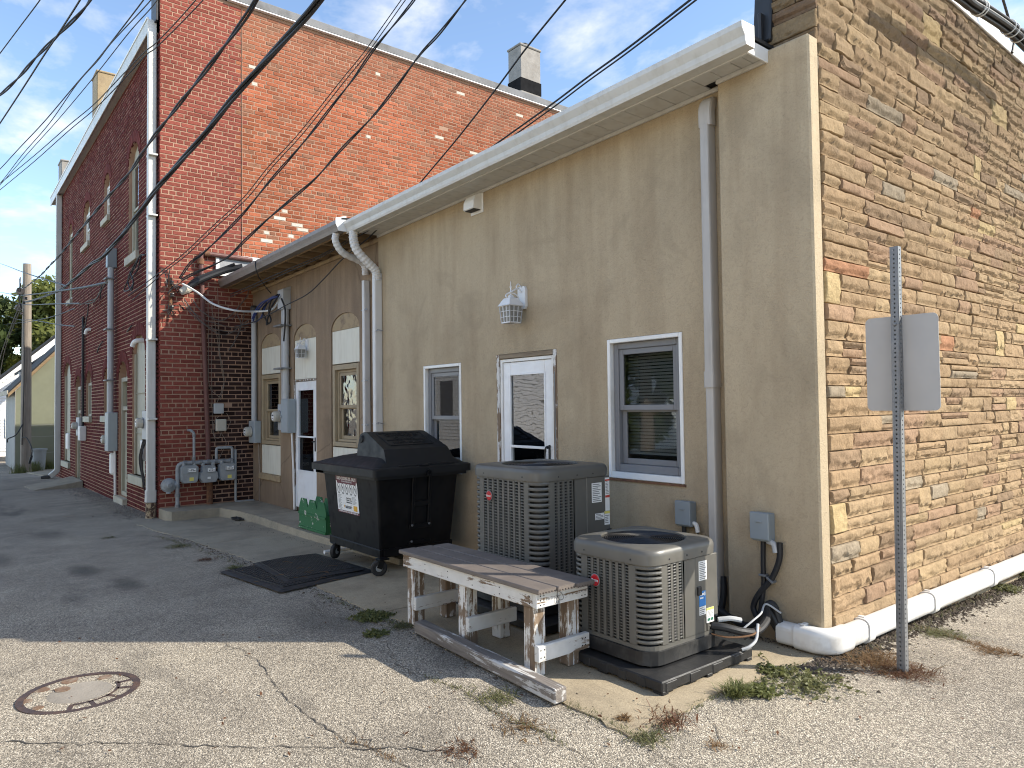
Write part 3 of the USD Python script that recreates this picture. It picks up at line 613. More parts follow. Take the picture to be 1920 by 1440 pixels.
def lay_bricks(u0, u1, w0, w1, holes, seed, L=0.208, H=0.0605, J=0.0115, header_every=6):
    """Common-bond courses of bricks between u0 and u1, leaving out the holes (shapely polygons in u, w)."""
    r = np.random.default_rng(seed); out = []; w = w0; row = 0
    while w + H < w1:
        blocked = []
        line = LineString([(u0, w + H / 2), (u1, w + H / 2)])
        for h in holes:
            g = line.intersection(h)
            for s in getattr(g, 'geoms', [g]):
                if not s.is_empty and s.length > 0: xs = [c[0] for c in s.coords]; blocked.append((min(xs), max(xs)))
        free, a = [], u0
        for p, q in sorted(blocked): free.append((a, p)); a = max(a, q)
        free.append((a, u1))
        head = row % header_every == 3; l = (L - J) / 2 if head else L
        for a, b in free:
            if b - a < 0.02: continue
            x = a - (((row % 2) * (l + J) / 2) + r.uniform(0, 0.02))
            while x < b:
                p, q = max(x, a), min(x + l, b)
                if q - p > 0.022: out.append((p + r.normal(0, .0015), q + r.normal(0, .0015), w + r.normal(0, .0012), w + H + r.normal(0, .0012), 0.006 + r.normal(0, 0.0016)))
                x += l + J
        w += H + J; row += 1
    return np.array(out)
def arch_poly(x0, x1, z0, z1, rise, n=12):
    """Opening with an arched head: z1 is the springing, rise the height of the arch."""
    c, a = (x0 + x1) / 2, (x1 - x0) / 2
    return Polygon([(x0, z0), (x1, z0)] + [(c + a * math.cos(t), z1 + rise * math.sin(t)) for t in np.linspace(0, math.pi, n)])

# ================================================================ the brick building
BX, BY = -10.2, -1.36        # its south wall and its alley front
brick = Thing('brick_building', (BX, BY, -0.2), 'tall two storey red brick building with white eave and downspouts', 'building')
TOP = 8.50
FZ = float(PY(277, 94, BY)[2])                     # underside of the alley eave
FAR = -22.75
openings = dict(tall=(-12.55, -11.72, 4.33, 6.10, 0.28), up2=(-15.05, -14.42, 5.55, 6.28, 0.22), up3=(-17.75, -16.85, 5.47, 6.26, 0.25), up4=(-20.15, -19.55, 4.45, 6.25, 0.26),
                pan1=(-12.18, -11.16, 0.36, 2.52, 0.32), door2=(-13.42, -12.62, -0.12, 2.14, 0.30), low1=(-14.98, -14.36, 1.40, 2.14, 0.26), low3=(-17.28, -16.50, 1.38, 2.16, 0.28), door4=(-18.88, -18.06, -0.28, 2.12, 0.28), pan5=(-20.95, -19.75, 0.16, 2.48, 0.34))
holes = {k: arch_poly(*v) for k, v in openings.items()}
core = Polygon([(FAR, -1.0), (BX - 0.008, -1.0), (BX - 0.008, FZ + 0.3), (FAR, FZ + 0.3)], [list(h.exterior.coords)[:-1] for h in holes.values()])
add('wall', [prism(core, 0.25, (0, BY + 0.256, 0), EX, EZ)], 'mortar_pale', brick)
add('wall', bx(BX - 0.34, BX - 0.006, BY + 0.006, 12.0, -1.0, TOP), 'mortar_pale', brick)
add('interior', [bx(FAR + 0.1, BX - 0.4, BY + 0.5, BY + 0.56, -0.6, FZ)], 'room_dark', brick)
add('wall', [bx(FAR, FAR + 0.3, BY + 0.26, 12, -1, FZ + 0.2), bx(FAR, BX - 0.34, 11.7, 12, -1, FZ + 0.2)], 'mortar_pale', brick)
# alley front bricks
fb = lay_bricks(FAR, BX - 0.002, -0.42, FZ + 0.02, [h.buffer(0.004) for h in holes.values()], 5)
Vf, Ff = brick_mesh(fb, (0, BY + 0.006, 0), EX, EZ, -EY)
# south wall bricks
sb = lay_bricks(BY + 0.002, 11.9, -0.40, TOP - 0.005, [], 6)
Vs, Fs = brick_mesh(sb, (BX - 0.006, 0, 0), EY, EZ, EX)
r = np.random.default_rng(21)
def tone_front(c):
    n = meshkit.fbm(np.column_stack([c[:, 0] * 0.8, c[:, 2] * 0.8, 0 * c[:, 0]]), 3, 4)[:, None]
    return np.array([0.108, 0.025, 0.022]) * (0.72 + 0.5 * n) * (1 + r.normal(0, 0.10, (len(c), 1)))
def tone_south(c):
    y, z = c[:, 1], c[:, 2]
    n = meshkit.fbm(np.column_stack([0 * y, y * 0.7, z * 0.7]), 4, 9)[:, None]; j = r.normal(0, 1, (len(c), 1))
    painted = np.array([0.20, 0.058, 0.044]) * (0.82 + 0.35 * n) * (1 + 0.08 * j)
    bare = np.array([0.30, 0.098, 0.053]) * (0.66 + 0.62 * n) * (1 + 0.13 * j)
    odd = (r.random((len(c), 1)) < 0.10); bare = np.where(odd, np.array([0.25, 0.115, 0.072]) * (0.9 + 0.1 * j), bare)
    sooty = np.clip((z - 6.9 - 0.5 * meshkit.noise(np.column_stack([0 * y, y * 1.3, z * 1.3]), 5)) / 1.3, 0, 1)[:, None]
    bare = bare * (1 - 0.5 * sooty) + np.array([0.21, 0.115, 0.078]) * 0.5 * sooty
    out = np.where((y < -0.06)[:, None], painted, bare)
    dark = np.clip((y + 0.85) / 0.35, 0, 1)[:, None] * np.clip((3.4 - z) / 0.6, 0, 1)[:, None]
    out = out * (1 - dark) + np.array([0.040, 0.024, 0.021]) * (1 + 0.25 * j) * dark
    for (yy, zz, rad, p) in ((0.62, 4.95, 0.20, 0.30), (0.95, 4.80, 0.12, 0.9), (0.80, 4.62, 0.07, 0.9), (0.38, 4.52, 0.08, 0.9), (0.55, 5.25, 0.14, 0.25)):
        w = (np.hypot(y - yy, (z - zz)) < rad) & (r.random(len(c)) < p) & (y > 0); out[w] = np.array([0.56, 0.50, 0.43]) * (0.85 + 0.2 * r.random((w.sum(), 1)))
    w = (z > 6.6) & (y > 0) & (r.random(len(c)) < 0.008); out[w] = np.array([0.50, 0.44, 0.38])
    return np.clip(out, 0.01, 0.9)
Tf = tone_front(Vf.reshape(-1, 8, 3).mean(1)); Ts = tone_south(Vs.reshape(-1, 8, 3).mean(1))
cs = Vs.reshape(-1, 8, 3).mean(1)
seen = np.where((cs[:, 1] < -0.02) & (cs[:, 2] > -0.08) & (cs[:, 2] < 3.6))[0]
seen = seen[np.argsort(np.linalg.norm(cs[seen] - CAM, axis=1))][:298]
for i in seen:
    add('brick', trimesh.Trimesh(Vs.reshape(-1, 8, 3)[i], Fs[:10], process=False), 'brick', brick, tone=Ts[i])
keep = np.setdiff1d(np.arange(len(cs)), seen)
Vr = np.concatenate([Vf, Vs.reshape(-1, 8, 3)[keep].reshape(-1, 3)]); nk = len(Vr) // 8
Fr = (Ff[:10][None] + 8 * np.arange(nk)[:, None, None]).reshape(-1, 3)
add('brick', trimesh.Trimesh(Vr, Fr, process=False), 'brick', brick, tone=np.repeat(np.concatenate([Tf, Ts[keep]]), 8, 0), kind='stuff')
add('seam', beam((BX + 0.004, -0.052, 4.0), (BX + 0.004, -0.052, TOP), 0.014, 0.008), 'mortar_pale', brick)
# brick arches: a ring of voussoirs round each arched head
arch_m, arch_t = [], []
for k, (x0, x1, z0, z1, rise) in openings.items():
    c, a = (x0 + x1) / 2, (x1 - x0) / 2; n = max(9, int((x1 - x0) / 0.075)) | 1
    for i in range(n):
        t0, t1 = math.pi * (i + 0.06) / n, math.pi * (i + 0.94) / n; ring = []
        for rr in (0.006, 0.20):
            for t in (t0, t1): ring.append((c + (a + rr) * math.cos(t), z1 + (rise + rr) * math.sin(t)))
        m = prism([ring[0], ring[1], ring[3], ring[2]], 0.03, (0, BY + 0.023, 0), EX, EZ); arch_m.append(m)
        arch_t.append(np.repeat([np.array([0.125, 0.031, 0.027]) * (0.85 + 0.3 * r.random())], 8, 0))
am = trimesh.util.concatenate(arch_m)
add('arch_bricks', am, 'brick', brick, tone=np.concatenate(arch_t)[:len(am.vertices)] if sum(len(m.vertices) for m in arch_m) == len(np.concatenate(arch_t)) else np.tile([0.155, 0.036, 0.03], (len(am.vertices), 1)), kind='stuff')
def sill(x0, x1, z, h, mat='cast_sill', y=BY, out=0.06): return add('sill', bx(x0 - 0.07, x1 + 0.07, y - out, y + 0.12, z - h, z, 0.006), mat, brick)
def arched_board(k, mat, y, name='boarded_panel', inset=0.0):
    x0, x1, z0, z1, rise = openings[k]; return add(name, prism(arch_poly(x0, x1, z0, z1, rise), 0.03, (0, y, 0), EX, EZ), mat, brick)
# boarded ground-floor openings
for k in ('pan1', 'pan5'):
    x0, x1, z0, z1, rise = openings[k]; p = arched_board(k, 'olive_paint', BY + 0.10)
    add('trim', [bx(x0 + 0.002, x0 + 0.06, BY + 0.035, BY + 0.068, z0, z1, .003), bx(x1 - 0.06, x1 - 0.002, BY + 0.035, BY + 0.068, z0, z1, .003)] + [bx(x0 + 0.06, x1 - 0.06, BY + 0.05, BY + 0.069, z0 + (z1 - z0) * q, z0 + (z1 - z0) * q + 0.012, .002) for q in (0.34, 0.67)], 'olive_paint', p)
    sill(x0, x1, z0, 0.15, 'olive_paint')
for k in ('low1', 'low3'):
    x0, x1, z0, z1, rise = openings[k]; p = arched_board(k, 'olive_paint', BY + 0.12, 'boarded_window')
    add('frame', frame_rect(x0 + .002, x1 - .002, z0, z1, 0.06, BY + 0.05, BY + 0.088), 'olive_paint', p); sill(x0, x1, z0, 0.13, 'olive_paint')
for k in ('door2', 'door4'):
    x0, x1, z0, z1, rise = openings[k]; p = arched_board(k, 'olive_paint', BY + 0.16, 'door')
    add('frame', [*frame_rect(x0 + .002, x1 - .002, z0, z1, 0.08, BY + 0.05, BY + 0.128), bx(x0 + .082, x1 - .082, BY + .06, BY + .128, z0 + (z1 - z0) * 0.72, z0 + (z1 - z0) * 0.72 + .08, .004)], 'olive_paint', p)
    add('door_leaf', [bx(x0 + 0.09, x1 - 0.09, BY + 0.095, BY + 0.127, z0 + .02, z0 + (z1 - z0) * 0.71, .004)], 'olive_paint', p)
    add('handle', lathe([(0, 0), (.03, .0), (.012, .02), (.012, .035), (.028, .045), (.026, .06), (0, .066)], (x1 - 0.15, BY + 0.094, z0 + 0.95), (0, -1, 0), 12), 'black_handle', p)
add('step', bx(-13.46, -12.58, BY - 0.08, BY + 0.2, -0.42, -0.125, 0.01), 'cast_sill', brick)
# upstairs windows
def double_hung(parent, x0, x1, z0, z1, y, mat, glass, wf=0.055, depth=0.07, blind=None, room='room_dark', sash=None, bw=None, head=None):
    """Frame set in a wall facing -y with its front at y; two sashes, panes, blind and dark room as its pieces."""
    sash = sash or mat
    w = add('window', frame_rect(x0, x1, z0, z1, wf, y, y + depth, 0.005, wb=bw, wt=head), mat, parent)
    a0, a1, c0, c1 = x0 + wf + .001, x1 - wf - .001, z0 + (bw or wf) + .001, z1 - (head or wf) - .001; zm = (c0 + c1) / 2
    add('sash', frame_rect(a0, a1, zm - 0.03, c1, 0.042, y + 0.012, y + 0.036, .003), sash, w)
    add('sash', frame_rect(a0, a1, c0, zm, 0.045, y + 0.040, y + 0.066, .003), sash, w)
    add('pane', bx(a0 + .042, a1 - .042, y + 0.022, y + 0.0265, zm + 0.012, c1 - .042), glass, w)
    add('pane', bx(a0 + .045, a1 - .045, y + 0.050, y + 0.0545, c0 + .045, zm - .045), glass, w)
    if blind:
        n = int((c1 - c0 - 0.06) / 0.026)
        add('blind', [box(((a0 + a1) / 2, y + 0.115, c1 - 0.02 - i * 0.026), (a1 - a0 - 0.01, 0.022, 0.0016), R=trimesh.transformations.rotation_matrix(math.radians(58), EX)[:3, :3]) for i in range(n)], blind, w)
    add('room', [bx(a0 - .05, a1 + .05, y + 0.30, y + 0.32, c0 - .05, c1 + .05)], room, w)
    return w
for k, gl in (('tall', 'glass_old'), ('up2', 'glass'), ('up3', 'glass')):
    x0, x1, z0, z1, rise = openings[k]
    double_hung(brick, x0 + .003, x1 - .003, z0, z1 - (0.0 if k == 'tall' else 0.0), BY + 0.06, 'frame_cream' if k != 'tall' else 'olive_paint', gl, 0.07, 0.08, room='room_dark')
    add('boarded_panel', prism(arch_poly(x0, x1, z1 + .001, z1 + 0.002, rise), 0.03, (0, BY + 0.12, 0), EX, EZ), 'cast_sill', brick)
    sill(x0, x1, z0 - .002, 0.15 if k == 'tall' else 0.12)
x0, x1, z0, z1, rise = openings['up4']; p = arched_board('up4', 'olive_paint', BY + 0.1, 'boarded_window')
add('frame', frame_rect(x0 + .002, x1 - .002, z0, z1, 0.09, BY + 0.03, BY + 0.068), 'olive_paint', p); sill(x0, x1, z0, 0.12)
# eave, roof, coping, chimneys
EO = 0.125
add('soffit', bx(FAR - 0.05, BX - 0.17, BY - EO + 0.002, BY + 0.06, FZ, FZ + 0.02), 'taupe_downspout', brick)
add('fascia', bx(FAR - 0.1, BX - 0.165, BY - EO - 0.022, BY - EO, FZ - 0.025, FZ + 0.20, 0.004), 'white_gutter', brick)
add('drip_edge', bx(FAR - 0.12, BX - 0.155, BY - EO - 0.036, BY - EO - 0.001, FZ + 0.202, FZ + 0.232, 0.004), 'white_coping', brick)
add('fascia', [bx(BX - 0.163, BX - 0.145, BY - EO - 0.022, BY - 0.012, FZ - 0.025, FZ + 0.20, 0.004)], 'white_vinyl', brick, label='white boxed end of the eave')
add('roof', [prism([(BY - EO, FZ + 0.16), (4.5, FZ + 0.36), (12.2, FZ + 0.3), (12.2, FZ + .2), (BY - EO + .01, FZ + 0.1)], BX - 0.33 - FAR, (FAR, 0, 0), EY, EZ)], 'shingle_black', brick)
add('coping', bx(BX - 0.40, BX + 0.07, BY - 0.03, 12.0, TOP + 0.022, TOP + 0.17, 0.01), 'grey_coping', brick)
add('coping', bx(BX + 0.0, BX + 0.075, -0.3, 12.0, TOP - 0.004, TOP + 0.018, 0.004), 'white_coping', brick, label='white metal drip edge under the grey coping')
add('corner_flashing', bx(BX - 0.36, BX - 0.02, BY - 0.05, BY - 0.018, FZ + 0.16, TOP, 0.004), 'black_flashing', brick)
def chimney(c, w, d, z0, z1, mat, cap=None, band=False, pot=False):
    p = add('chimney', bx(c[0] - w / 2, c[0] + w / 2, c[1] - d / 2, c[1] + d / 2, z0, z1, 0.02), mat, brick)
    add('cap', bx(c[0] - w / 2 - .02, c[0] + w / 2 + .02, c[1] - d / 2 - .02, c[1] + d / 2 + .02, z1 - 0.003, z1 + 0.05, 0.015), mat, p)
    if band: add('tar_band', bx(c[0] - w / 2 - .006, c[0] + w / 2 + .006, c[1] - d / 2 - .006, c[1] + d / 2 + .006, z0 + band[0], z0 + band[1]), 'roof_tar', p)
    if pot: add('flue', lathe([(.0, 0), (.13, 0), (.13, .1), (.10, .13), (.0, .13)], (c[0], c[1], z1 + .05), n=16), 'black_flashing', p)
P0 = PX(985, 190, BX - 0.25)
chimney((BX - 0.27, P0[1]), 0.46, 0.62, TOP - 0.2, float(PX(985, 98, BX - .25)[2]), 'grey_chimney', band=(0.46, 0.76), pot=True)
q0 = PX(182, 130, -18.0); chimney((-18.35, q0[1] + .65), 0.70, 1.30, FZ, float(q0[2]) - .05, 'tan_chimney')
q0 = PX(115, 298, -21.9); chimney((-22.2, q0[1] + .45), 0.60, 0.90, FZ, float(q0[2]) - .05, 'grey_chimney')
# downspouts of the brick building
ya = BY - 0.085
d1 = add('downspout', tube([(BX - 0.14, ya, FZ - 0.027), (BX - 0.14, ya, 0.20)], 0.06, sq=(0.125, 0.105, 0.015)), 'white_gutter', brick)
each('bracket', [bx(BX - 0.23, BX - 0.02, ya - 0.062, ya + 0.07, z, z + 0.03, 0.004) for z in (1.35, 2.62, 4.62, 5.6)], 'white_gutter', d1)
add('boot', tube([(BX - 0.14, ya, 0.23), (BX - 0.14, ya, 0.12), (BX - 0.14, ya - .005, 0.04)], 0.07, sq=(0.15, 0.125, 0.015)), 'white_gutter', d1)
add('standpipe', tube([(BX - 0.14, ya, 0.03), (BX - 0.14, ya, -0.5)], 0.075, 14), 'rust_cream', brick)
xl = float(PY(108, 600, BY - .1)[0])
d2 = add('downspout', tube(round_path([(xl, ya, FZ - .027), (xl, ya, -0.15), (xl - 0.05, ya - 0.16, -0.30)], 0.06, 4), 0.06, sq=(0.14, 0.12, 0.015)), 'white_gutter', brick)
add('outlet', tube([(xl - .05, ya - .17, -.31), (xl - .1, ya - .36, -.34)], 0.07, sq=(0.16, 0.10, 0.02)), 'black_flashing', d2)
# metal-framed hatch high on the south wall
h0, h1 = PX(409, 482, BX + .02), PX(490, 486, BX + .02); hz0 = float(PX(412, 512, BX + .02)[2])
hp = add('hatch', bx(BX + .004, BX + .03, h0[1], h1[1] + .3, hz0, h0[2]), 'tarp_grey', brick)
add('frame', [bx(BX + .006, BX + .045, h0[1] - .04, h1[1] + .3, h0[2], h0[2] + .06, .004), bx(BX + .006, BX + .045, h0[1] - .04, h0[1] + .012, hz0, h0[2] - .002, .004), bx(BX + .006, BX + .045, h0[1] - .04, h1[1] + .3, hz0 - .05, hz0 - .002, .004)], 'white_vinyl', hp)
# doorway ramp at the far door
rampz = float(ground_z(-18.5, BY))
add('entrance_ramp', [slab([(-19.2, BY - 0.02), (-17.5, BY - 0.02), (-17.55, BY - 1.0), (-19.0, BY - 1.05)], lambda x, y: rampz + 0.01 + 0.16 * np.clip((y - (BY - 1.05)) / 0.9, 0, 1), rampz - 0.3)], 'concrete_grey', label='short concrete ramp at the far door of the brick building', cat='ramp')
# ================================================================ the stone wall
stone = Thing('stone_wall', (0, 0.1, 0), 'tall side wall of rough brown and tan ashlar stone under a white coping', 'wall')
ST, SE = 4.74, 9.0
add('core', bx(-0.34, -0.012, 0.115, SE, -0.5, ST), 'mortar_stone', stone)
r = np.random.default_rng(31)
PAL = [((0.345, 0.240, 0.142), .36), ((0.375, 0.268, 0.160), .27), ((0.335, 0.222, 0.142), .13), ((0.405, 0.292, 0.170), .11), ((0.47, 0.355, 0.19), .025), ((0.325, 0.265, 0.19), .022), ((0.285, 0.198, 0.125), .07), ((0.40, 0.21, 0.12), .004)]
def ashlar(u0, u1, w0, w1, r):
    """Random-coursed stones: (u0, u1, w0, w1). Some stand two courses tall, some are split in two thin ones."""
    out = []; w = w0; jump = []
    while w < w1 - 0.03:
        h = min(r.choice([0.075, 0.085, 0.095, 0.105, 0.12]), w1 - w); nxt = []
        u = u0; js = sorted(jump)
        while u < u1 - 0.01:
            j = next((q for q in js if q[0] <= u + 1e-6 < q[1]), None)
            if j: u = j[1]; continue
            lim = min([q[0] for q in js if q[0] > u] + [u1]); L = r.uniform(0.18, 0.58); e = min(u + L, lim)
            if lim - e < 0.12: e = lim
            k = r.random()
            if k < 0.03 and w + 2 * h < w1 and e - u < 0.46: nh = 0.105; out.append((u, e, w, w + h + nh, 4)); nxt.append((u, e)); 
            elif k < 0.22 and h > 0.095: s = w + h * r.uniform(.42, .58); out += [(u, e, w, s, -1), (u, e, s, w + h, -1)]
            else: out.append((u, e, w, w + h, -1))
            u = e
        if nxt: hh = 0.105
        w += h; jump = nxt
        if nxt:                                             # the course beside a tall stone has its remaining height
            u = u0; js = sorted(nxt)
            while u < u1 - 0.01:
                j = next((q for q in js if q[0] <= u + 1e-6 < q[1]), None)
                if j: u = j[1]; continue
                lim = min([q[0] for q in js if q[0] > u] + [u1]); e = min(u + r.uniform(0.18, 0.55), lim)
                if lim - e < 0.12: e = lim
                out.append((u, e, w, w + 0.105, -1)); u = e
            w += 0.105; jump = []
    return out
def rock(s, O, U, W, N, seed, fine=0.016):
    """One rock-faced stone: uneven outline, pitched edges, chipped face."""
    u0, u1, w0, w1 = s[:4]; g = 0.0018; u0 += g; u1 -= g; w0 += g; w1 -= g
    L, H = u1 - u0, w1 - w0; e = min(0.007, H * .2)
    us = np.concatenate([[0, e * .35], np.linspace(e, L - e, max(3, int(L / fine))), [L - e * .35, L]]); ws = np.concatenate([[0, e * .35], np.linspace(e, H - e, max(3, int(H / fine) + 1)), [H - e * .35, H]])
    A, B = np.meshgrid(us, ws, indexing='ij'); de = np.minimum(np.minimum(A, L - A), np.minimum(B, H - B))
    rr = np.random.default_rng(seed); p3 = np.stack([A * 13, B * 22, np.full_like(A, seed * 3.7 % 97)], -1)
    n = meshkit.fbm(p3, 3, seed % 11); n2 = meshkit.noise(p3 * 3.1, 5)
    proud = rr.uniform(0.012, 0.021); tilt = rr.normal(0, .005) * (B / H - .5) + rr.normal(0, 0.007) * (A / L - .5)
    belly = 0.003 * np.sin(np.pi * np.clip(B / H, 0, 1)) ** 0.7
    d = np.clip(de / (e * 1.0), 0, 1) ** 0.4 * (proud + belly + tilt + 0.020 * (n - .5) + 0.009 * (n2 - .5) - 0.010 * np.clip(meshkit.noise(p3 * np.array([1.1, 2.2, 1]), 31) - .62, 0, 1) / .38)
    # a spalled lower edge: a ragged ledge that hangs over a chipped band
    led = H * (0.16 + 0.34 * meshkit.noise(np.stack([A * 26, 0 * A, np.full_like(A, seed * 1.3 % 53)], -1), 2)); on = rr.random() < 0.72
    if on: d = d - 0.015 * np.clip((led - B) / 0.003, 0, 1) * np.clip(de / e, 0, 1)
    d = np.maximum(d, 0.0) - 0.002
    wob = np.clip(1 - de / .02, 0, 1) * 0.0018
    Au = u0 + A + wob * (meshkit.noise(p3 * 1.7, 8) - .5) * 2; Bw = w0 + B + wob * (meshkit.noise(p3 * 1.7, 12) - .5) * 2
    edge = (de <= 0); d = np.where(edge, -0.014, d)
    P = np.asarray(O) + Au[..., None] * U + Bw[..., None] * W + d[..., None] * N
    nv = len(ws); i, j = np.meshgrid(np.arange(len(us) - 1), np.arange(nv - 1), indexing='ij'); a = i * nv + j
    f = np.concatenate([np.stack([a, a + nv, a + nv + 1], -1).reshape(-1, 3), np.stack([a, a + nv + 1, a + 1], -1).reshape(-1, 3)])
    return trimesh.Trimesh(P.reshape(-1, 3), f, process=False)
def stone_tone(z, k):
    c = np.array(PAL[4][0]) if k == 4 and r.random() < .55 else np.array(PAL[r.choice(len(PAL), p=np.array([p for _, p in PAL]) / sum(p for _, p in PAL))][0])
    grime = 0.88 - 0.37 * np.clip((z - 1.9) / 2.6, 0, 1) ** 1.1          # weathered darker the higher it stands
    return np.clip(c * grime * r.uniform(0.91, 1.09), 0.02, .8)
stones = ashlar(0.118, SE, -0.12, ST - 0.002, r)
near = sorted(range(len(stones)), key=lambda i: np.linalg.norm(np.array([0, (stones[i][0] + stones[i][1]) / 2, (stones[i][2] + stones[i][3]) / 2]) - CAM) if stones[i][3] > 0.12 else 99)
vis = set(near[:299]); rest, rt = [], []
for i, s in enumerate(stones):
    far = s[0] > 4.9
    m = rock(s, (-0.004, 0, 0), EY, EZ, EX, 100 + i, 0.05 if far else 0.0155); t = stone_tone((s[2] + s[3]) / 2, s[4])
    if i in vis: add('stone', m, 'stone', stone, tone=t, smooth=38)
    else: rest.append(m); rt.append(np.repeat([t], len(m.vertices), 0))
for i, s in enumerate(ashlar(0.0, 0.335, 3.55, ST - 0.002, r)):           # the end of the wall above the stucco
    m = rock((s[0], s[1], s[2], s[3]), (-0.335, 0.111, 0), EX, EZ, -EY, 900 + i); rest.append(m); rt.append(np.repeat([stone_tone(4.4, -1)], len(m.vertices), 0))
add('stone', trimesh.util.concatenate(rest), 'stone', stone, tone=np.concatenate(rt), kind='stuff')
cz = [0.10, 1.55, 3.05, 4.55, 6.05, 7.55, SE]
for a, b in zip(cz, cz[1:]):
    add('coping', [bx(-0.38, 0.038, a + .002, b - .002, ST + 0.004, ST + 0.10, 0.006), bx(0.020, 0.036, a + .002, b - .002, ST - 0.012, ST + .02, 0.003)], 'white_coping', stone)
# roof flashing where the eave runs into the stone end
fl = add('roof_flashing', [beam((-0.36, 0.09, 3.86), (-0.345, 0.16, 4.75), 0.05, 0.13, 0.01, up=(1, 0, 0)), bx(-0.36, -0.337, 0.03, 0.20, 3.78, 4.05, .006)], 'black_flashing', stone)

# ================================================================ the long stucco building
W0 = 0.09                                   # its wall; the pilaster stands at y = 0
main = Thing('stucco_building', (-2.8, 0, 0), 'long single storey tan stucco building with white eave, door and two windows', 'building')
MX0 = -5.62
zs = lambda x: 3.70 + 0.017 * (x + 0.7)     # underside of the soffit
win1 = (-4.60, -3.87, 0.80, 1.955); door = (-3.27, -2.41, 0.06, 1.995); win2 = (-1.81, -1.06, 0.915, 2.025)
def wall_prism(x0, x1, z0, ztop_l, ztop_r, holes, y, th):
    return prism(Polygon([(x0, z0), (x1, z0), (x1, ztop_r), (x0, ztop_l)], [[(a, c), (b, c), (b, d), (a, d)] for a, b, c, d in holes]), th, (0, y + th, 0), EX, EZ)
add('wall', wall_prism(MX0, -0.02, -0.5, zs(MX0) + .05, zs(0) + .05, [win1, door, win2], W0, 0.22), 'stucco_tan', main)
pz = 3.765
pil = trimesh.Trimesh(*[np.array(x) for x in (box((-0.33, 0.058, pz / 2 - .25), (0.66, 0.116, pz + .5), 0.012).vertices, box((-0.33, 0.058, pz / 2 - .25), (0.66, 0.116, pz + .5), 0.012).faces)], process=False)
add('pilaster', pil, 'stucco_tan', main)
# eave: soffit panels, fascia, gutter, roof
FY = -0.20
xs = np.arange(MX0 - 0.02, -0.28, 0.305)
for a in xs:
    b = min(a + 0.305, -0.285); m = a + (b - a) / 2
    for_y0, for_y1 = FY + 0.004, W0 - 0.001 if b < -0.62 else -0.001
    ms = []
    for p, q in ((a + .003, m - .002), (m + .002, b - .003)):
        t = bx(p, q, for_y0, for_y1, 0, 0.012, 0.003); v = np.array(t.vertices); v[:, 2] += zs(v[:, 0]); ms.append(trimesh.Trimesh(v, t.faces, process=False))
    add('soffit_panel', ms, 'white_gutter', main)
def sloped(m):
    m = tm(m); v = np.array(m.vertices); v[:, 2] += zs(v[:, 0]); return trimesh.Trimesh(v, m.faces, process=False)
add('soffit_backing', sloped(bx(MX0 - .02, -0.29, FY + .01, W0 + .1, 0.014, 0.03)), 'ac_dark', main)
each('wall_channel', map(sloped, [bx(MX0, -0.665, W0 - 0.022, W0 - 0.002, -0.03, -0.001, .003), bx(-0.655, -0.29, -0.022, -0.002, -0.03, -0.001, .003)]), 'white_gutter', main)
add('fascia', sloped([bx(MX0 - .02, -0.29, FY - 0.02, FY + 0.003, -0.03, 0.12, .003)]), 'white_gutter', main)
add('fascia', sloped([bx(-0.288, -0.272, FY - 0.02, 0.02, -0.03, 0.06, .003)]), 'white_vinyl', main, label='white boxed end of the eave')
kprof = [(0, 0), (-0.085, 0), (-0.095, 0.02), (-0.10, 0.055), (-0.122, 0.085), (-0.132, 0.10), (-0.132, 0.135), (-0.12, 0.14), (-0.12, 0.13), (-0.124, 0.128), (-0.124, 0.105), (-0.114, 0.09), (-0.092, 0.06), (-0.086, 0.026), (-0.08, 0.008), (-0.008, 0.008), (-0.008, 0.14), (0, 0.14)]
GX0, GX1 = -5.68, -0.235
gp_ = prism(kprof, GX1 - GX0, (GX0, FY - 0.022, -0.022), EY, EZ)
add('gutter', sloped(gp_), 'white_gutter', main)
solid = [(0, 0), (-0.085, 0), (-0.095, 0.02), (-0.10, 0.055), (-0.122, 0.085), (-0.132, 0.10), (-0.132, 0.135), (0, 0.14)]
each('gutter_end', [sloped(prism(solid, 0.006, (GX1 + .001, FY - .022, -.022), EY, EZ)), sloped(prism(solid, 0.006, (GX0 - .007, FY - .022, -.022), EY, EZ))], 'white_vinyl', main)
add('roof', sloped(prism([(FY - 0.05, 0.122), (FY - .05, 0.145), (8.85, 0.75), (8.85, 0.72)], -0.36 - MX0, (MX0, 0, 0), EY, EZ)), 'shingle_black', main)
add('drip_edge', sloped([bx(-0.345, -0.27, FY - 0.02, 0.09, 0.075, 0.10, .003)]), 'black_flashing', main)
add('back_wall', [bx(MX0, -0.35, 8.6, 8.8, -.5, 4.28), bx(MX0, MX0 + .2, 0.35, 8.6, -.5, 3.66)], 'stucco_tan', main)
# windows and door
def casing(win, w, y, mat, name='casing', parent=main, **k):
    x0, x1, z0, z1 = win; return add(name, frame_rect(x0 + .002, x1 - .002, z0 + .002, z1 - .002, w, y - 0.006, y + 0.05, .004, **k), mat, parent)
for wn, gl in ((win1, 'glass'), (win2, 'glass')):
    x0, x1, z0, z1 = wn; casing(wn, 0.032, W0, 'white_vinyl', wb=0.05)
    double_hung(main, x0 + .035, x1 - .035, z0 + .053, z1 - .035, W0 + 0.035, 'sash_grey', gl, 0.05, 0.085, blind='blind' if wn is win2 else None, bw=0.06)
    if wn is win2: add('rot_strip', bx(x0 + .0, x1 + .01, W0 - 0.010, W0 - 0.001, z0 - .016, z0 - .001), 'rusty_iron', main)
x0, x1, z0, z1 = door
add('casing', bx(x0 + .048, x1 - .048, W0 - 0.008, W0 + .06, z1 - .047, z1 - .002, .004), 'weathered_board', main, label='bare cracked head board of the door casing')
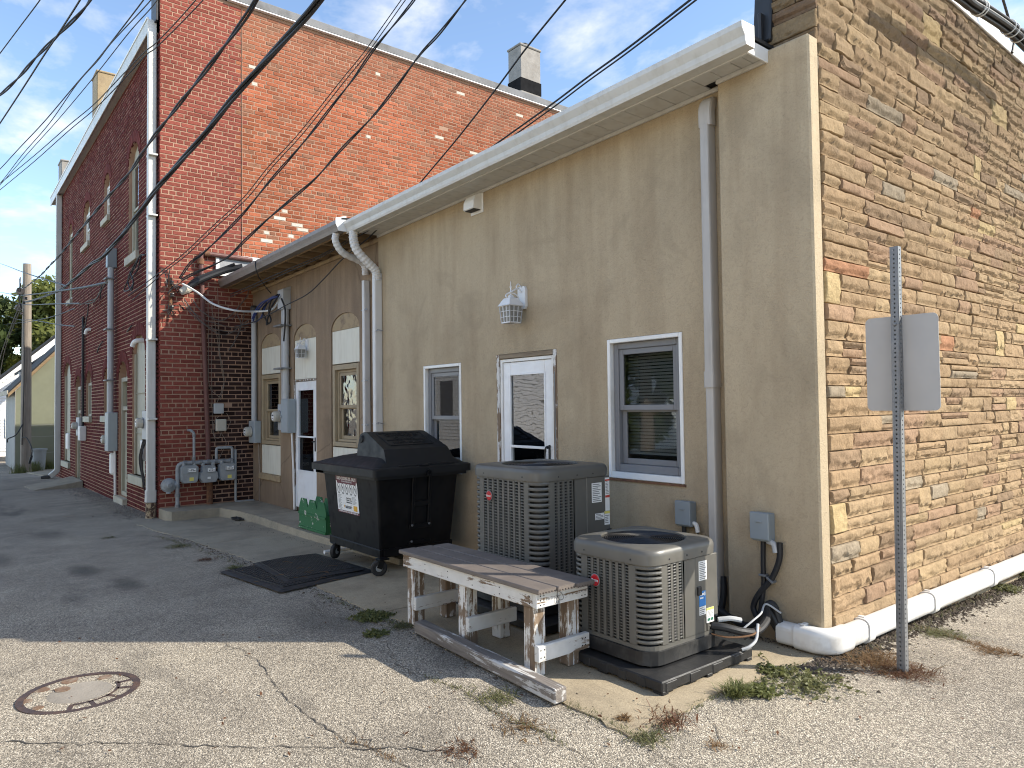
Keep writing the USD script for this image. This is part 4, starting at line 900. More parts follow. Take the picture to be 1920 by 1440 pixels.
cs_ = add('casing', [*frame_rect(x0 + .002, x1 - .002, z0, z1 - .002, 0.045, W0 - 0.008, W0 + 0.06, .004, wb=0.03)][:2] + [bx(x0 + .048, x1 - .048, W0 - .008, W0 + .06, z0, z0 + .03, .004)], 'flaking_white_z', main, label='cracked and flaking wooden door casing')
add('frame', frame_rect(x0 + .049, x1 - .049, z0 + .032, z1 - .05, 0.03, W0 + 0.004, W0 + 0.055, .003), 'white_vinyl', cs_)
dl = add('door', frame_rect(x0 + .081, x1 - .081, z0 + .064, z1 - .084, 0.105, W0 + 0.016, W0 + 0.05, .004, wb=0.30, wt=0.12), 'door_white', main)
da, db = x0 + .186, x1 - .186; dz = z0 + 1.06
add('rail', bx(da, db, W0 + 0.014, W0 + 0.046, dz - .012, dz + .012, .003), 'door_white', dl)
add('glazing_bead', frame_rect(da - .012, db + .012, z0 + .352, z1 - .192, 0.016, W0 + 0.010, W0 + .0155, .002), 'door_white', dl)
add('pane', bx(da, db, W0 + .030, W0 + .0345, dz + .012, z1 - .204), 'glass_old', dl); add('pane', bx(da, db, W0 + .034, W0 + .0385, z0 + .364, dz - .012), 'glass', dl)
add('room', bx(da - .1, db + .1, W0 + .16, W0 + .20, z0, z1), 'room_pale', dl)
add('blind', [box(((da + db) / 2, W0 + .105, z1 - .21 - i * .027), (db - da, .022, .0016), R=trimesh.transformations.rotation_matrix(math.radians(62), EX)[:3, :3]) for i in range(19)], 'white_vinyl', dl)
add('inner_door', [bx(da + .02, db - .10, W0 + .13, W0 + .158, dz + .10, dz + 0.14, .004), bx(da + .16, da + .19, W0 + .13, W0 + .155, dz - .3, z1 - .22, .004)], 'door_white', dl)
hx = db + 0.06
add('handle', [bx(hx - .014, hx + .014, W0 + .006, W0 + .0155, dz - .12, dz + .03, .005), tube(smooth_path([(hx, W0 + .006, dz + .01), (hx, W0 - .028, dz + .012), (hx - .004, W0 - .036, dz - .02), (hx - .014, W0 - .034, dz - .09)]), 0.008, 8), lathe([(0, 0), (.014, 0), (.014, .02), (0, .022)], (hx, W0 + .006, dz + .01), (0, -1, 0), 10)], 'black_handle', dl)
add('closer_rail', [bx(x1 - 0.028, x1 - 0.018, W0 - .012, W0 - .009, z0 + .1, z1 - .2)], 'galvanised', cs_)
# downspouts of this building
def spout(name, pts, mat, parent, sec, rad=0.05):
    return add(name, tube(round_path(pts, rad, 5), 0.05, sq=sec), mat, parent)
xr = -0.775
s3 = add('downspout', [tube([(xr, W0 - 0.045, 3.44), (xr, W0 - 0.045, 1.64)], .05, sq=(0.095, 0.07, 0.012)), tube([(xr, W0 - 0.043, 1.615), (xr, W0 - 0.043, 0.06)], .05, sq=(0.09, 0.066, 0.012))], 'taupe_downspout', main)
add('elbow', tube(smooth_path([(xr, W0 + 0.03, 3.60), (xr, W0 - 0.02, 3.60), (xr, W0 - 0.05, 3.54), (xr, W0 - 0.046, 3.43)], 4), 0.05, sq=(0.104, 0.08, 0.02)), 'taupe_downspout', s3)
add('coupling', tube([(xr, W0 - 0.044, 1.72), (xr, W0 - 0.044, 1.61)], .05, sq=(0.108, 0.08, 0.014)), 'taupe_downspout', s3)
def corrugated(pts, rad, n=7):
    P = smooth_path(pts, n); rr = rad * (1 + 0.06 * np.where(np.arange(len(P)) % 2, 1, -1)); return tube(P, rr, 14)
xq = -5.56
s4 = add('downspout', tube([(xq, W0 - 0.055, 3.13), (xq, W0 - 0.055, 0.05)], .05, sq=(0.105, 0.075, 0.015)), 'grey_downspout', main)
gz = zs(-5.5) - .018
add('elbow', corrugated([(-5.555, FY - 0.075, gz), (-5.555, FY - 0.075, gz - 0.10), (-5.556, FY - 0.03, gz - 0.22), (-5.558, FY + .10, gz - 0.34), (xq, W0 - 0.075, gz - 0.44), (xq, W0 - 0.055, gz - 0.56)], 0.052), 'grey_downspout', s4)
add('bracket', [bx(xq - .06, xq + .10, W0 - 0.098, W0 - .0945, z, z + .014, .001) for z in (2.42, 1.30)] + [tube([(xq + .06, W0 - .09, z + .02), (xq + .10, W0 - .03, z + .005)], .005, 6) for z in (2.42, 1.30)], 'galvanised', s4)

# ================================================================ the low brown stucco building
WL = 0.13
low = Thing('low_stucco_building', (-7.9, 0, -0.1), 'low brown stucco annex with bricked up arches, tan windows and bronze gutter', 'building')
def rect_y(pts, y):
    P = np.array([PY(a, b, y) for a, b in pts]); xs_, zs_ = np.sort(P[:, 0]), np.sort(P[:, 2]); return xs_[:2].mean(), xs_[2:].mean(), zs_[:2].mean(), zs_[2:].mean()
LW = (-9.80, -8.96, 0.92, 2.065); RW = (-7.04, -6.25, 0.98, 2.09); LD = (-8.36, -7.58, 0.02, 1.905)
recesses = {'left': (-9.82, -8.94, 0.34, 2.52), 'door': (-8.40, -7.57, -0.06, 2.54), 'right': (-7.07, -6.22, 0.35, 2.56)}
lowholes = [arch_poly(a, b, c, d, 0.22) for a, b, c, d in recesses.values()]
zl = 3.62
wallp = Polygon([(BX + .0, -0.6), (MX0 - .002, -0.6), (MX0 - .002, zl), (BX, zl - .06)], [list(h.exterior.coords)[:-1] for h in lowholes])
add('wall', prism(wallp, 0.22, (0, WL + .22, 0), EX, EZ), 'stucco_brown', low)
add('jamb_strip', bx(MX0 - 0.07, MX0 - .003, WL - .02, WL - .002, 2.9, 3.3, .004), 'rusty_iron', low)
for k, (a, b, c, d) in recesses.items():
    add('arch_infill', prism(arch_poly(a + .003, b - .003, d - .002, d, 0.217), 0.06, (0, WL + .075, 0), EX, EZ), 'tan_arch', low)
def panel(x0, x1, z0, z1): return add('infill_panel', bx(x0, x1, WL + 0.018, WL + .06, z0, z1, .004), 'cream_panel', low)
a, b, c, d = recesses['left']; panel(a + .006, b - .006, LW[3] + .012, d - .004); panel(a + .006, b - .006, c + .10, LW[2] - .012)
add('sill', bx(a - .03, b + .03, WL - .03, WL + .06, c + .002, c + .098, .006), 'tan_arch', low)
a, b, c, d = recesses['right']; panel(a + .006, b - .006, RW[3] + .012, d - .004); panel(a + .006, b - .006, c + .10, RW[2] - .012)
add('sill', bx(a - .03, b + .03, WL - .03, WL + .06, c + .002, c + .098, .006), 'tan_arch', low)
a, b, c, d = recesses['door']; panel(a + .006, b - .006, LD[3] + .035, d - .004)
for wn, gl, bl in ((LW, 'glass', 'blind_pale'), (RW, 'glass_film', 'blind_pale')):
    x0, x1, z0, z1 = wn
    cc = casing(wn, 0.07, WL + .01, 'tan_wood', parent=low, wb=0.06)
    double_hung(low, x0 + .074, x1 - .074, z0 + .064, z1 - .074, WL + 0.045, 'tan_wood', gl, 0.035, 0.085, blind=bl)
add('door_casing', [bx(LD[0] - .038, LD[0] - .002, WL - .004, WL + .07, LD[2] - .06, LD[3] + .03, .004), bx(LD[0] - .0, LD[1] + .01, WL - .002, WL + .07, LD[3] + .004, LD[3] + .03, .003)], 'flaking_white_z', low)
x0, x1, z0, z1 = LD
dl2 = add('door', frame_rect(x0, x1, z0, z1, 0.105, WL + 0.012, WL + 0.05, .005, wb=0.56, wt=0.13), 'door_white', low)
da, db = x0 + .105, x1 - .105; dz = z0 + 1.06
add('rail', bx(da, db, WL + .010, WL + .046, dz - .012, dz + .012, .003), 'door_white', dl2)
add('glazing_bead', frame_rect(da - .014, db + .014, z0 + .546, z1 - .116, 0.018, WL + .006, WL + .0115, .002), 'door_white', dl2)
add('pane', bx(da, db, WL + .030, WL + .0345, dz + .012, z1 - .13), 'glass', dl2); add('screen', bx(da, db, WL + .036, WL + .0385, z0 + .56, dz - .012), 'screen_mesh', dl2)
add('room', bx(x0, x1, WL + .20, WL + .24, z0, z1), 'room_dark', dl2)
add('handle', [bx(x1 - .060, x1 - .036, WL + .0, WL + .0115, dz - .20, dz + .0, .004), tube(smooth_path([(x1 - .048, WL, dz - .06), (x1 - .048, WL - .034, dz - .06), (x1 - .03, WL - .04, dz - .06)]), .009, 8)], 'black_handle', dl2)
# eave: bronze gutter, rafters, boards
LY = -0.32
zg = lambda x: 3.655 + 0.012 * (x + 10.2)
def slopel(m): m = tm(m); v = np.array(m.vertices); v[:, 2] += zg(v[:, 0]); return trimesh.Trimesh(v, m.faces, process=False)
add('gutter', slopel(prism([(0, -.10), (-0.10, -.10), (-0.115, -0.06), (-0.135, -.02), (-0.135, 0.025), (-0.125, 0.025), (-0.125, -.015), (-0.105, -0.055), (-.092, -.09), (-.008, -.09), (-.008, .025), (0, .025)], -5.66 + 10.19, (-10.19, LY, 0), EY, EZ)), 'bronze_gutter', low)
add('gutter_end', slopel([prism([(0, -.10), (-0.10, -.10), (-0.115, -0.06), (-0.135, -.02), (-0.135, 0.05), (0.0, 0.09)], .006, (-5.658, LY, 0), EY, EZ)]), 'white_vinyl', low)
add('fascia', slopel(bx(-10.19, -5.66, LY + .002, LY + .022, -.11, .03)), 'rafter_wood', low)
for i, x in enumerate(np.arange(-10.05, -5.7, 0.41)):
    add('rafter', slopel(bx(x - .022, x + .022, LY + .024, WL + .02, -.115, 0.0)), 'rafter_wood', low)
add('roof_deck', slopel(prism([(LY - .04, 0.03), (LY - .04, .045), (WL + .3, .10), (WL + .3, .002), (LY + .02, .002)], -5.66 + 10.19, (-10.19, 0, 0), EY, EZ)), 'rafter_wood', low)
add('roof', slopel(prism([(LY - .06, .046), (LY - .06, .058), (8.7, .88), (8.7, .85), (WL + .3, .102)], -5.64 + 10.19, (-10.19, 0, 0), EY, EZ)), 'shingle_black', low)
add('frieze', [slopel(bx(-10.19, MX0 - .005, WL - .03, WL - .002, -.165, -.118, .004))], 'tan_arch', low)
s5 = add('downspout', tube([(-5.94, WL - 0.05, 3.10), (-5.93, WL - 0.05, 0.04)], .05, sq=(0.085, 0.065, 0.012)), 'grey_downspout', low)
gz2 = zg(-5.9) - .09
add('elbow', corrugated([(-5.80, LY - 0.06, gz2), (-5.82, LY - 0.06, gz2 - .10), (-5.86, LY + .06, gz2 - .22), (-5.92, WL - .10, gz2 - .30), (-5.94, WL - .05, gz2 - .44)], 0.042), 'grey_downspout', s5)
add('bracket', [bx(-6.0, -5.83, WL - 0.088, WL - .0845, z, z + .016, .001) for z in (2.72, 1.83, 1.28)], 'galvanised', s5)
# ================================================================ air conditioners
def condenser(name, x0, x1, y0, y1, zb, zt, label, slots_front, slots_side, rows, badge_u, panel=True):
    """Square condenser: base pan, louvred shell with wide slats on its rounded corners, moulded lid, fan grille."""
    c = ((x0 + x1) / 2, (y0 + y1) / 2, zb)
    t = Thing(name, c, label, 'air conditioner')
    R = 0.10; zb1 = zb + 0.085; zl0 = zt - 0.085; H0, H1 = zb1 + 0.025, zl0 - 0.012
    add('base_pan', [loft([rrect(x0 - .012, x1 + .012, y0 - .012, y1 + .012, R + .01, zb + .012), rrect(x0 - .012, x1 + .012, y0 - .012, y1 + .012, R + .01, zb1), rrect(x0 + .01, x1 - .01, y0 + .01, y1 - .01, R, zb1 + .004)])] + [box((a, b, zb + .008), (.14, .14, .016), .003) for a in (x0 + .1, x1 - .1) for b in (y0 + .1, y1 - .1)], 'ac_base', t)
    add('coil', loft([rrect(x0 + .03, x1 - .03, y0 + .03, y1 - .03, R - .02, zb1 + .006), rrect(x0 + .03, x1 - .03, y0 + .03, y1 - .03, R - .02, zl0 - .002)]), 'ac_dark', t)
    # shell: top and bottom bands, posts between the slot columns
    def band(za, zb_): return prism(Polygon([tuple(p[:2]) for p in rrect(x0, x1, y0, y1, R, 0, 6)], [[tuple(p[:2]) for p in rrect(x0 + .012, x1 - .012, y0 + .012, y1 - .012, R - .012, 0, 6)]]), zb_ - za, (0, 0, za), EX, EY)
    add('lower_band', band(zb1 + .001, H0), 'ac_paint', t); add('upper_band', band(H1, zl0), 'ac_paint', t)
    faces = [((x0 + R + .03, y0), EX, -EY, x1 - x0 - 2 * R - .06, slots_front), ((x1, y0 + R + .03), EY, EX, (y1 - y0) - 2 * R - .06, slots_side), ((x1 - R - .03, y1), -EX, EY, x1 - x0 - 2 * R - .06, slots_front), ((x0, y1 - R - .03), -EY, -EX, y1 - y0 - 2 * R - .06, slots_front)]
    posts, slats = [], []
    for k, ((ox, oy), U, N, L, ncol) in enumerate(faces):
        O = np.array([ox, oy, 0.0]); Lc = L if not (k == 1 and panel) else L * 0.46
        post = 0.020; cw = (Lc - (ncol + 1) * post) / ncol
        def P(u, z, d): return O + U * u + EZ * z + N * d
        for i in range(ncol + 1):
            u = i * (cw + post); posts.append(box(P(u + post / 2, (H0 + H1) / 2, -.006), (post if abs(U[0]) else .012, .012 if abs(U[0]) else post, H1 - H0 + .004)))
        zs_ = np.linspace(H0, H1, rows + 1); dz = zs_[1] - zs_[0]
        for i in range(ncol):
            ua, ub = i * (cw + post) + post - .001, (i + 1) * (cw + post) + .001
            us = np.linspace(ua, ub, 5); arch = np.sin(np.linspace(0, np.pi, 5))
            for z in zs_[:-1]:
                # each louvre: a lip bowed outwards with a tongue that falls inwards
                a = np.array([P(u, z + dz * .62 + dz * .08 * q, -.002 + .004 * q) for u, q in zip(us, arch)]); b = np.array([P(u, z + dz * 1.0 + dz * .08 * q, -.001) for u, q in zip(us, arch)]); c2 = np.array([P(u, z + dz * .54, -.014) for u in us])
                V = np.vstack([c2, a, b]); f = []
                for m_ in range(4):
                    for rr in (0, 5): f += [[rr + m_, rr + m_ + 1, rr + m_ + 6], [rr + m_, rr + m_ + 6, rr + m_ + 5]]
                slats.append(trimesh.Trimesh(V, np.array(f), process=False))
        if k == 1 and panel:
            posts.append(box(P(Lc + (L - Lc) / 2 - .0, (H0 + H1) / 2, -.006), (.012, L - Lc + .02, H1 - H0 + .004)))
        for s in (-1, 1):                                           # posts beside the rounded corner
            u = -0.015 if s < 0 else L + .015
            posts.append(box(P(u, (H0 + H1) / 2, -.006), (.03 if abs(U[0]) else .012, .012 if abs(U[0]) else .03, H1 - H0 + .004)))
    corner = []
    nr = max(10, int(rows * 0.58)); zs_ = np.linspace(H0, H1, nr + 1); dz = zs_[1] - zs_[0]
    for (cx, cy), a0 in (((x1 - R, y0 + R), -90), ((x0 + R, y0 + R), 180), ((x1 - R, y1 - R), 0), ((x0 + R, y1 - R), 90)):
        th = np.radians(np.linspace(a0 - 2, a0 + 92, 9))
        for z in zs_[:-1]:
            prof = [(R - .016, z + dz * .30), (R - .001, z + dz * .42), (R + .002, z + dz * .70), (R - .001, z + dz * .98), (R - .012, z + dz * 1.0)]
            V = np.array([[cx + q * math.cos(w), cy + q * math.sin(w), zz] for q, zz in prof for w in th]); f = []
            for i in range(4):
                for m_ in range(8): a = i * 9 + m_; f += [[a, a + 1, a + 10], [a, a + 10, a + 9]]
            corner.append(trimesh.Trimesh(V, np.array(f), process=False))
    add('posts', posts, 'ac_paint', t)
    add('louvre', slats, 'ac_paint', t, kind='stuff'); add('corner_louvre', corner, 'ac_paint', t, kind='stuff')
    # lid: rounded skirt, shoulder, ring round the fan
    fc = np.array([(x0 + x1) / 2, (y0 + y1) / 2]); fr = min(x1 - x0, y1 - y0) * 0.40
    q = 8; rings = [rrect(x0 - .010, x1 + .010, y0 - .010, y1 + .010, R + .005, zl0 - .004, q), rrect(x0 - .012, x1 + .012, y0 - .012, y1 + .012, R + .005, zl0 + .045, q), rrect(x0 - .004, x1 + .004, y0 - .004, y1 + .004, R, zl0 + .068, q), rrect(x0 + .014, x1 - .014, y0 + .014, y1 - .014, R - .015, zl0 + .080, q)]
    rings = [even_ring(p) for p in rings]; th0 = np.linspace(0, 2 * math.pi, 73)[:-1]
    def circ(rad, z): return np.array([[fc[0] + rad * math.cos(a), fc[1] + rad * math.sin(a), z] for a in th0])
    def dens(ring):
        return ring
    rings += [circ(fr + .012, zt), circ(fr, zt - .002), circ(fr - .004, zt - .03)]
    add('lid', loft(rings, caps=False), 'ac_paint', t, smooth=35)
    add('fan_well', [lathe([(fr - .004, 0), (fr - .004, -.06)], (*fc, zt - .02), n=40), lathe([(0, 0), (fr - .01, 0)], (*fc, zt - .075), n=40)], 'ac_dark', t)
    gr = [tube([(fc[0] + rr * math.cos(a), fc[1] + rr * math.sin(a), zt - .012 + .010 * (1 - rr / fr)) for a in np.linspace(0, 2 * math.pi, 41)], .0016, 4, caps=False) for rr in np.linspace(fr * .2, fr - .004, int(fr / .0125))]
    gr += [tube([(fc[0] + rr * math.cos(a), fc[1] + rr * math.sin(a), zt - .016 + .010 * (1 - rr / fr)) for rr in (fr * .18, fr)], .0026, 4) for a in np.linspace(0, 2 * math.pi, 9)[:-1]]
    gp2 = add('fan_grille', gr, 'fan_black', t)
    add('hub', lathe([(0, .012), (fr * .2, .010), (fr * .21, 0), (0, 0)], (*fc, zt - .014), n=24), 'fan_black', gp2)
    fb_ = [box((fc[0] + fr * .5 * math.cos(a), fc[1] + fr * .5 * math.sin(a), zt - .055), (fr * .8, .09, .004), rz=a) for a in (0.4, 0.4 + 2.09, 0.4 + 4.19)]
    add('fan_blade', fb_, 'fan_black', t)
    add('screw', [lathe([(0, .003), (.005, .002), (.005, 0), (0, 0)], p, nrm, 8) for p, nrm in [((x0 + (x1 - x0) * u, y0 - .011, zl0 + .02), (0, -1, 0)) for u in (.22, .8)] + [((x1 + .011, y0 + (y1 - y0) * u, zl0 + .02), (1, 0, 0)) for u in (.25, .5, .72)]], 'ac_dark', t)
    # round badge
    bp = np.array([x0 + (x1 - x0) * badge_u, y0 - .008, zl0 - 0.14]); bR = 0.034
    b = add('badge', lathe([(0, .006), (bR * .8, .006), (bR, .003), (bR, 0), (0, 0)], bp, (0, -1, 0), 28), 'badge_red', t, label='round red badge with white script')
    add('badge_rim', lathe([(bR, .0045), (bR + .003, .003), (bR + .003, 0), (bR, 0)], bp, (0, -1, 0), 28), 'galvanised', b)
    add('lettering', text('Rheem', 0.016, bp + np.array([-.026, -.0065, -.008]), EX, EZ, .0012, width=.052), 'label_white', b)
    if panel:
        px = x1 + .004; ya, yb = y0 + (y1 - y0) * .64, y1 - .02
        p = add('service_panel', bx(x1 - .01, px, ya, yb, zb1 + (zl0 - zb1) * (.22 if zt < .9 else .47), zl0 - .006, .004), 'ac_paint', t)
        return t, p, px, ya, yb, zb1, zl0
def sticker(parent, name, ya, yb, za, zb_, x, rows_=(), base='label_white'):
    s = add(name, bx(x, x + .0012, ya, yb, za, zb_), base, parent)
    for i, (a, b, c, d, m) in enumerate(rows_): add('print', bx(x + .0012, x + .0020, ya + (yb - ya) * a, ya + (yb - ya) * b, za + (zb_ - za) * c, za + (zb_ - za) * d), m, s)
    return s
def lines(n, a, b, c, d, seed):
    rr = np.random.default_rng(seed); h = (d - c) / n; return [(a, a + (b - a) * rr.uniform(.55, 1), c + i * h + h * .3, c + i * h + h * .62, 'label_ink') for i in range(n)]
# the small one on its black pad
pad = Thing('equipment_pad', (-0.6, -0.8, 0), 'black ribbed plastic equipment pad under the small air conditioner', 'pad')
PX0, PX1, PY0, PY1 = -1.07, -0.21, -1.235, -0.42
add('top', [bx(PX0, PX1, PY0, PY1, 0.022, 0.078, 0.006)], 'pad_black', pad)
each('rib', [bx(PX0 + .02 + i * .135, PX0 + .075 + i * .135, PY0 - .004, PY0 + .01, 0.02, 0.068, .003) for i in range(6)] + [bx(PX1 - .01, PX1 + .004, PY0 + .03 + i * .2, PY0 + .12 + i * .2, 0.02, 0.068, .003) for i in range(4)], 'pad_black', pad)
each('foot', [box((a, b, .014), (.07, .05, .026), .004) for a in (PX0 + .06, PX1 - .035, (PX0 + PX1) / 2) for b in (PY0 + .03, PY1 - .03, (PY0 + PY1) / 2)], 'pad_black', pad)
SX0, SX1, SY0, SY1 = -0.972, -0.352, -1.150, -0.530
t, p, px, ya, yb, zb1, zl0 = condenser('air_conditioner', SX0, SX1, SY0, SY1, 0.079, 0.715, 'small grey air conditioner nearest the corner, sunlit on a black pad', 7, 3, 26, 0.36)
sticker(p, 'rating_label', ya + .025, ya + .10, zl0 - .145, zl0 - .035, px, lines(10, .08, .95, .04, .97, 1))
sticker(p, 'energy_label', ya + .025, ya + .085, zb1 + .175, zb1 + .26, px, [(.1, .75, .72, .86, 'label_white'), (.1, .6, .5, .6, 'label_white'), (.74, .93, .68, .92, 'label_white')] , 'label_blue')
sticker(p, 'notice_label', ya + .025, ya + .085, zb1 + .125, zb1 + .173, px, lines(4, .08, .95, .05, .95, 2))
sticker(p, 'warning_label', ya + .09, ya + .16, zb1 + .07, zb1 + .155, px, [(0, 1, .84, 1, 'label_yellow')] + lines(5, .08, .95, .40, .8, 3) + [(.1, .45, .12, .3, 'label_green'), (.55, .9, .12, .3, 'label_green')])
add('latch', bx(px, px + .012, ya + .006, ya + .040, zl0 - .225, zl0 - .175, .004), 'ac_dark', p)
# the tall one behind the bench
LX0, LX1, LY0, LY1 = -2.205, -1.445, -0.985, -0.275
t, p, px, ya, yb, zb1, zl0 = condenser('air_conditioner', LX0, LX1, LY0, LY1, 0.079, 1.075, 'tall shaded grey air conditioner between the dumpster and the bench', 8, 4, 38, 0.30)
sticker(p, 'rating_label', ya + .05, ya + .15, zl0 - .19, zl0 - .05, px, lines(10, .08, .95, .04, .97, 4))
sticker(p, 'side_label', yb - .05, yb - .005, zl0 - .26, zl0 - .02, px, [(0, 1, .40, .47, 'label_red'), (0, 1, .90, .95, 'label_red')] + lines(9, .1, .9, .5, .9, 5))
sticker(p, 'warning_label', yb - .06, yb - .005, zl0 - .36, zl0 - .262, px, [(0, 1, .82, 1, 'label_yellow')] + lines(5, .1, .9, .1, .75, 6))
sticker(p, 'notice_label', ya + .08, yb - .065, zl0 - .315, zl0 - .27, px, lines(4, .08, .95, .05, .95, 7))
pad2 = Thing('equipment_pad', (-1.75, -0.6, 0), 'black plastic equipment pad in shade behind the bench legs', 'pad')
add('top', bx(-2.29, -1.30, -1.085, -0.16, 0.020, 0.078, 0.006), 'pad_black', pad2)
each('foot', [box((a, b, .012), (.07, .05, .022), .004) for a in (-2.2, -1.36, -1.75) for b in (-1.05, -.2)], 'pad_black', pad2)

# ================================================================ grease dumpster
dump = Thing('grease_dumpster', (-4.2, -0.55, -0.05), 'black wheeled used cooking oil dumpster with a domed plastic lid', 'dumpster')
dg = float(ground_z(-4.0, -0.9)) + .012
def ring4(x0, x1, y0, y1, z): return [(x0, y0, z), (x1, y0, z), (x1, y1, z), (x0, y1, z)]
dz0, dz1 = dg + 0.205, 0.885
B0, B1 = (-4.80, -3.745, -0.925, -0.145), (-4.86, -3.69, -0.985, -0.085)
body = loft([rrect(*B0, 0.02, dz0, 2), rrect(*B1, 0.02, dz1, 2)])
add('body', body, 'dumpster_steel', dump)
add('skid_frame', [bx(B0[0] - .01, B0[1] + .012, B0[2] - .012, B0[2] + .03, dz0 - .055, dz0 + .02, .004), bx(B0[0] - .01, B0[1] + .012, B0[3] - .03, B0[3] + .012, dz0 - .055, dz0 + .02, .004), bx(B0[1] - .03, B0[1] + .013, B0[2] + .031, B0[3] - .031, dz0 - .055, dz0 + .02, .004), bx(B0[0] - .011, B0[0] + .03, B0[2] + .031, B0[3] - .031, dz0 - .055, dz0 + .02, .004)], 'dumpster_steel', dump)
def on_side(y, z, d=0.0):            # a point on the sloping +x side of the body
    k = (z - dz0) / (dz1 - dz0); return np.array([B0[1] + (B1[1] - B0[1]) * k + d, y, z])
for ys in (-0.60, -0.42):
    each('channel', [beam(on_side(ys, dz0 + .22, .012), on_side(ys, dz1 - .03, .012), .03, .02, .004, up=(1, 0, 0))], 'dumpster_steel', dump)
each('valve_plate', [beam(on_side(-.63, dz0 + .20, .01), on_side(-.39, dz0 + .20, .01), .012, .04, .003), beam(on_side(-.63, dz0 + .05, .01), on_side(-.39, dz0 + .05, .01), .012, .03, .003), beam(on_side(-.59, dz0 + .62 - .2, .014), on_side(-.43, dz0 + .42, .014), .02, .05, .004)], 'dumpster_steel', dump)
for yy, zz in ((-.605, .215), (-.415, .215), (-.605, .06)):
    add('bolt', lathe([(0, .012), (.008, .011), (.012, .004), (.012, 0), (0, 0)], on_side(yy, dz0 + zz, .016), EX, 8), 'galvanised', dump)
# lid: rim, swelling dome, sloping hatch hood
RX0, RX1, RY0, RY1 = -4.99, -3.605, -1.06, 0.02
add('lid_rim', [loft([rrect(RX0, RX1, RY0, RY1, .03, .868, 3), rrect(RX0, RX1, RY0, RY1, .03, .935, 3), rrect(RX0 + .02, RX1 - .02, RY0 + .02, RY1 - .02, .03, .945, 3)]), bx(RX0 + .05, RX0 + .25, RY0 + .03, RY0 + .06, .835, .867, .004), loft([rrect(RX0 + .03, RX1 - .03, RY0 + .03, RY1 - .03, .03, .838, 3), rrect(RX0 + .03, RX1 - .03, RY0 + .03, RY1 - .03, .03, .867, 3)])], 'dumpster_lid', dump)
dome = loft([rrect(RX0 + .04, RX1 - .04, RY0 + .03, RY1 - .03, .06, .944, 4), rrect(RX0 + .15, RX1 - .07, RY0 + .07, RY1 - .07, .08, .975, 4), rrect(RX0 + .36, RX1 - .12, RY0 + .15, RY1 - .14, .09, 1.02, 4), rrect(RX0 + .54, RX1 - .2, RY0 + .22, RY1 - .2, .09, 1.045, 4), rrect(RX0 + .64, RX1 - .3, RY0 + .28, RY1 - .26, .08, 1.05, 4)])
add('lid_dome', dome, 'dumpster_lid', dump, smooth=40)
HY0, HY1 = -0.90, -0.13
hx_ = [(-4.30, 1.13), (-4.29, 1.235), (-4.22, 1.26), (-4.15, 1.255), (-3.80, 1.12), (-3.765, 1.105), (-3.66, .955), (-3.655, .935), (-4.28, .935)]
hood = prism(hx_, HY1 - HY0, (0, HY1, 0), EX, EZ)     # extruded towards -y
hv = np.array(hood.vertices); top = np.clip((hv[:, 2] - .95) / .33, 0, 1); ymid = (HY0 + HY1) / 2
hv[:, 1] = ymid + (hv[:, 1] - ymid) * (1.0 - 0.16 * top)
hd = add('hatch_hood', trimesh.Trimesh(hv, hood.faces, process=False), 'dumpster_lid', dump, smooth=25)
sl = np.array([-3.80 + 4.15, 0, 1.12 - 1.255]); Ls = np.linalg.norm(sl); sl /= Ls; nn = np.cross(EY, -sl); nn = nn if nn[2] > 0 else -nn
so = np.array([-4.15, ymid, 1.255])
def slope_box(u0, u1, y0, y1, d0, d1): return box(so + sl * (u0 + u1) / 2 + EY * ((y0 + y1) / 2) + nn * (d0 + d1) / 2, (u1 - u0, y1 - y0, d1 - d0), .003, R=np.stack([sl, EY, np.cross(sl, EY)], 1))
each('raised_panel', [slope_box(.035, .325, -.25, -.238, 0, .008), slope_box(.035, .325, .238, .25, 0, .008), slope_box(.033, .045, -.238, .238, 0, .008), slope_box(.32, .333, -.238, .238, 0, .008), slope_box(.205, .213, -.22, .22, 0, .007)], 'dumpster_lid', hd)
each('lettering', [text('GREASE', .052, so + sl * .107 + EY * -.185 + nn * .0005, EY, -sl, .006, True, .37), text('ONLY', .052, so + sl * .187 + EY * -.12 + nn * .0005, EY, -sl, .006, True, .24), text('RECYCLING', .034, so + sl * .282 + EY * -.18 + nn * .0005, EY, -sl, .005, True, .36)], 'dumpster_lid', hd)
each('hatch_lip', [bx(-3.69, -3.632, HY0 + .12, ymid - .06, .944, .962, .004), bx(-3.69, -3.632, ymid + .06, HY1 - .03, .944, .966, .004), bx(-3.665, -3.615, ymid - .05, ymid + .05, .945, .958, .004)], 'dumpster_lid', hd)
add('hinge_boss', [lathe([(0, .02), (.03, .018), (.042, 0), (0, 0)], (-4.235, HY0 + .05, 1.19), -EY, 16)], 'dumpster_lid', hd)
lk = add('lock_ring', [lathe([(.020, 0), (.034, 0), (.034, .02), (.020, .02), (.020, 0)], on_side(ymid + .03, .875, .08), EX, 20), lathe([(0, 0), (.018, 0), (.018, .012), (0, .012)], on_side(ymid + .03, .875, .08), EX, 16)], 'dumpster_steel', dump)
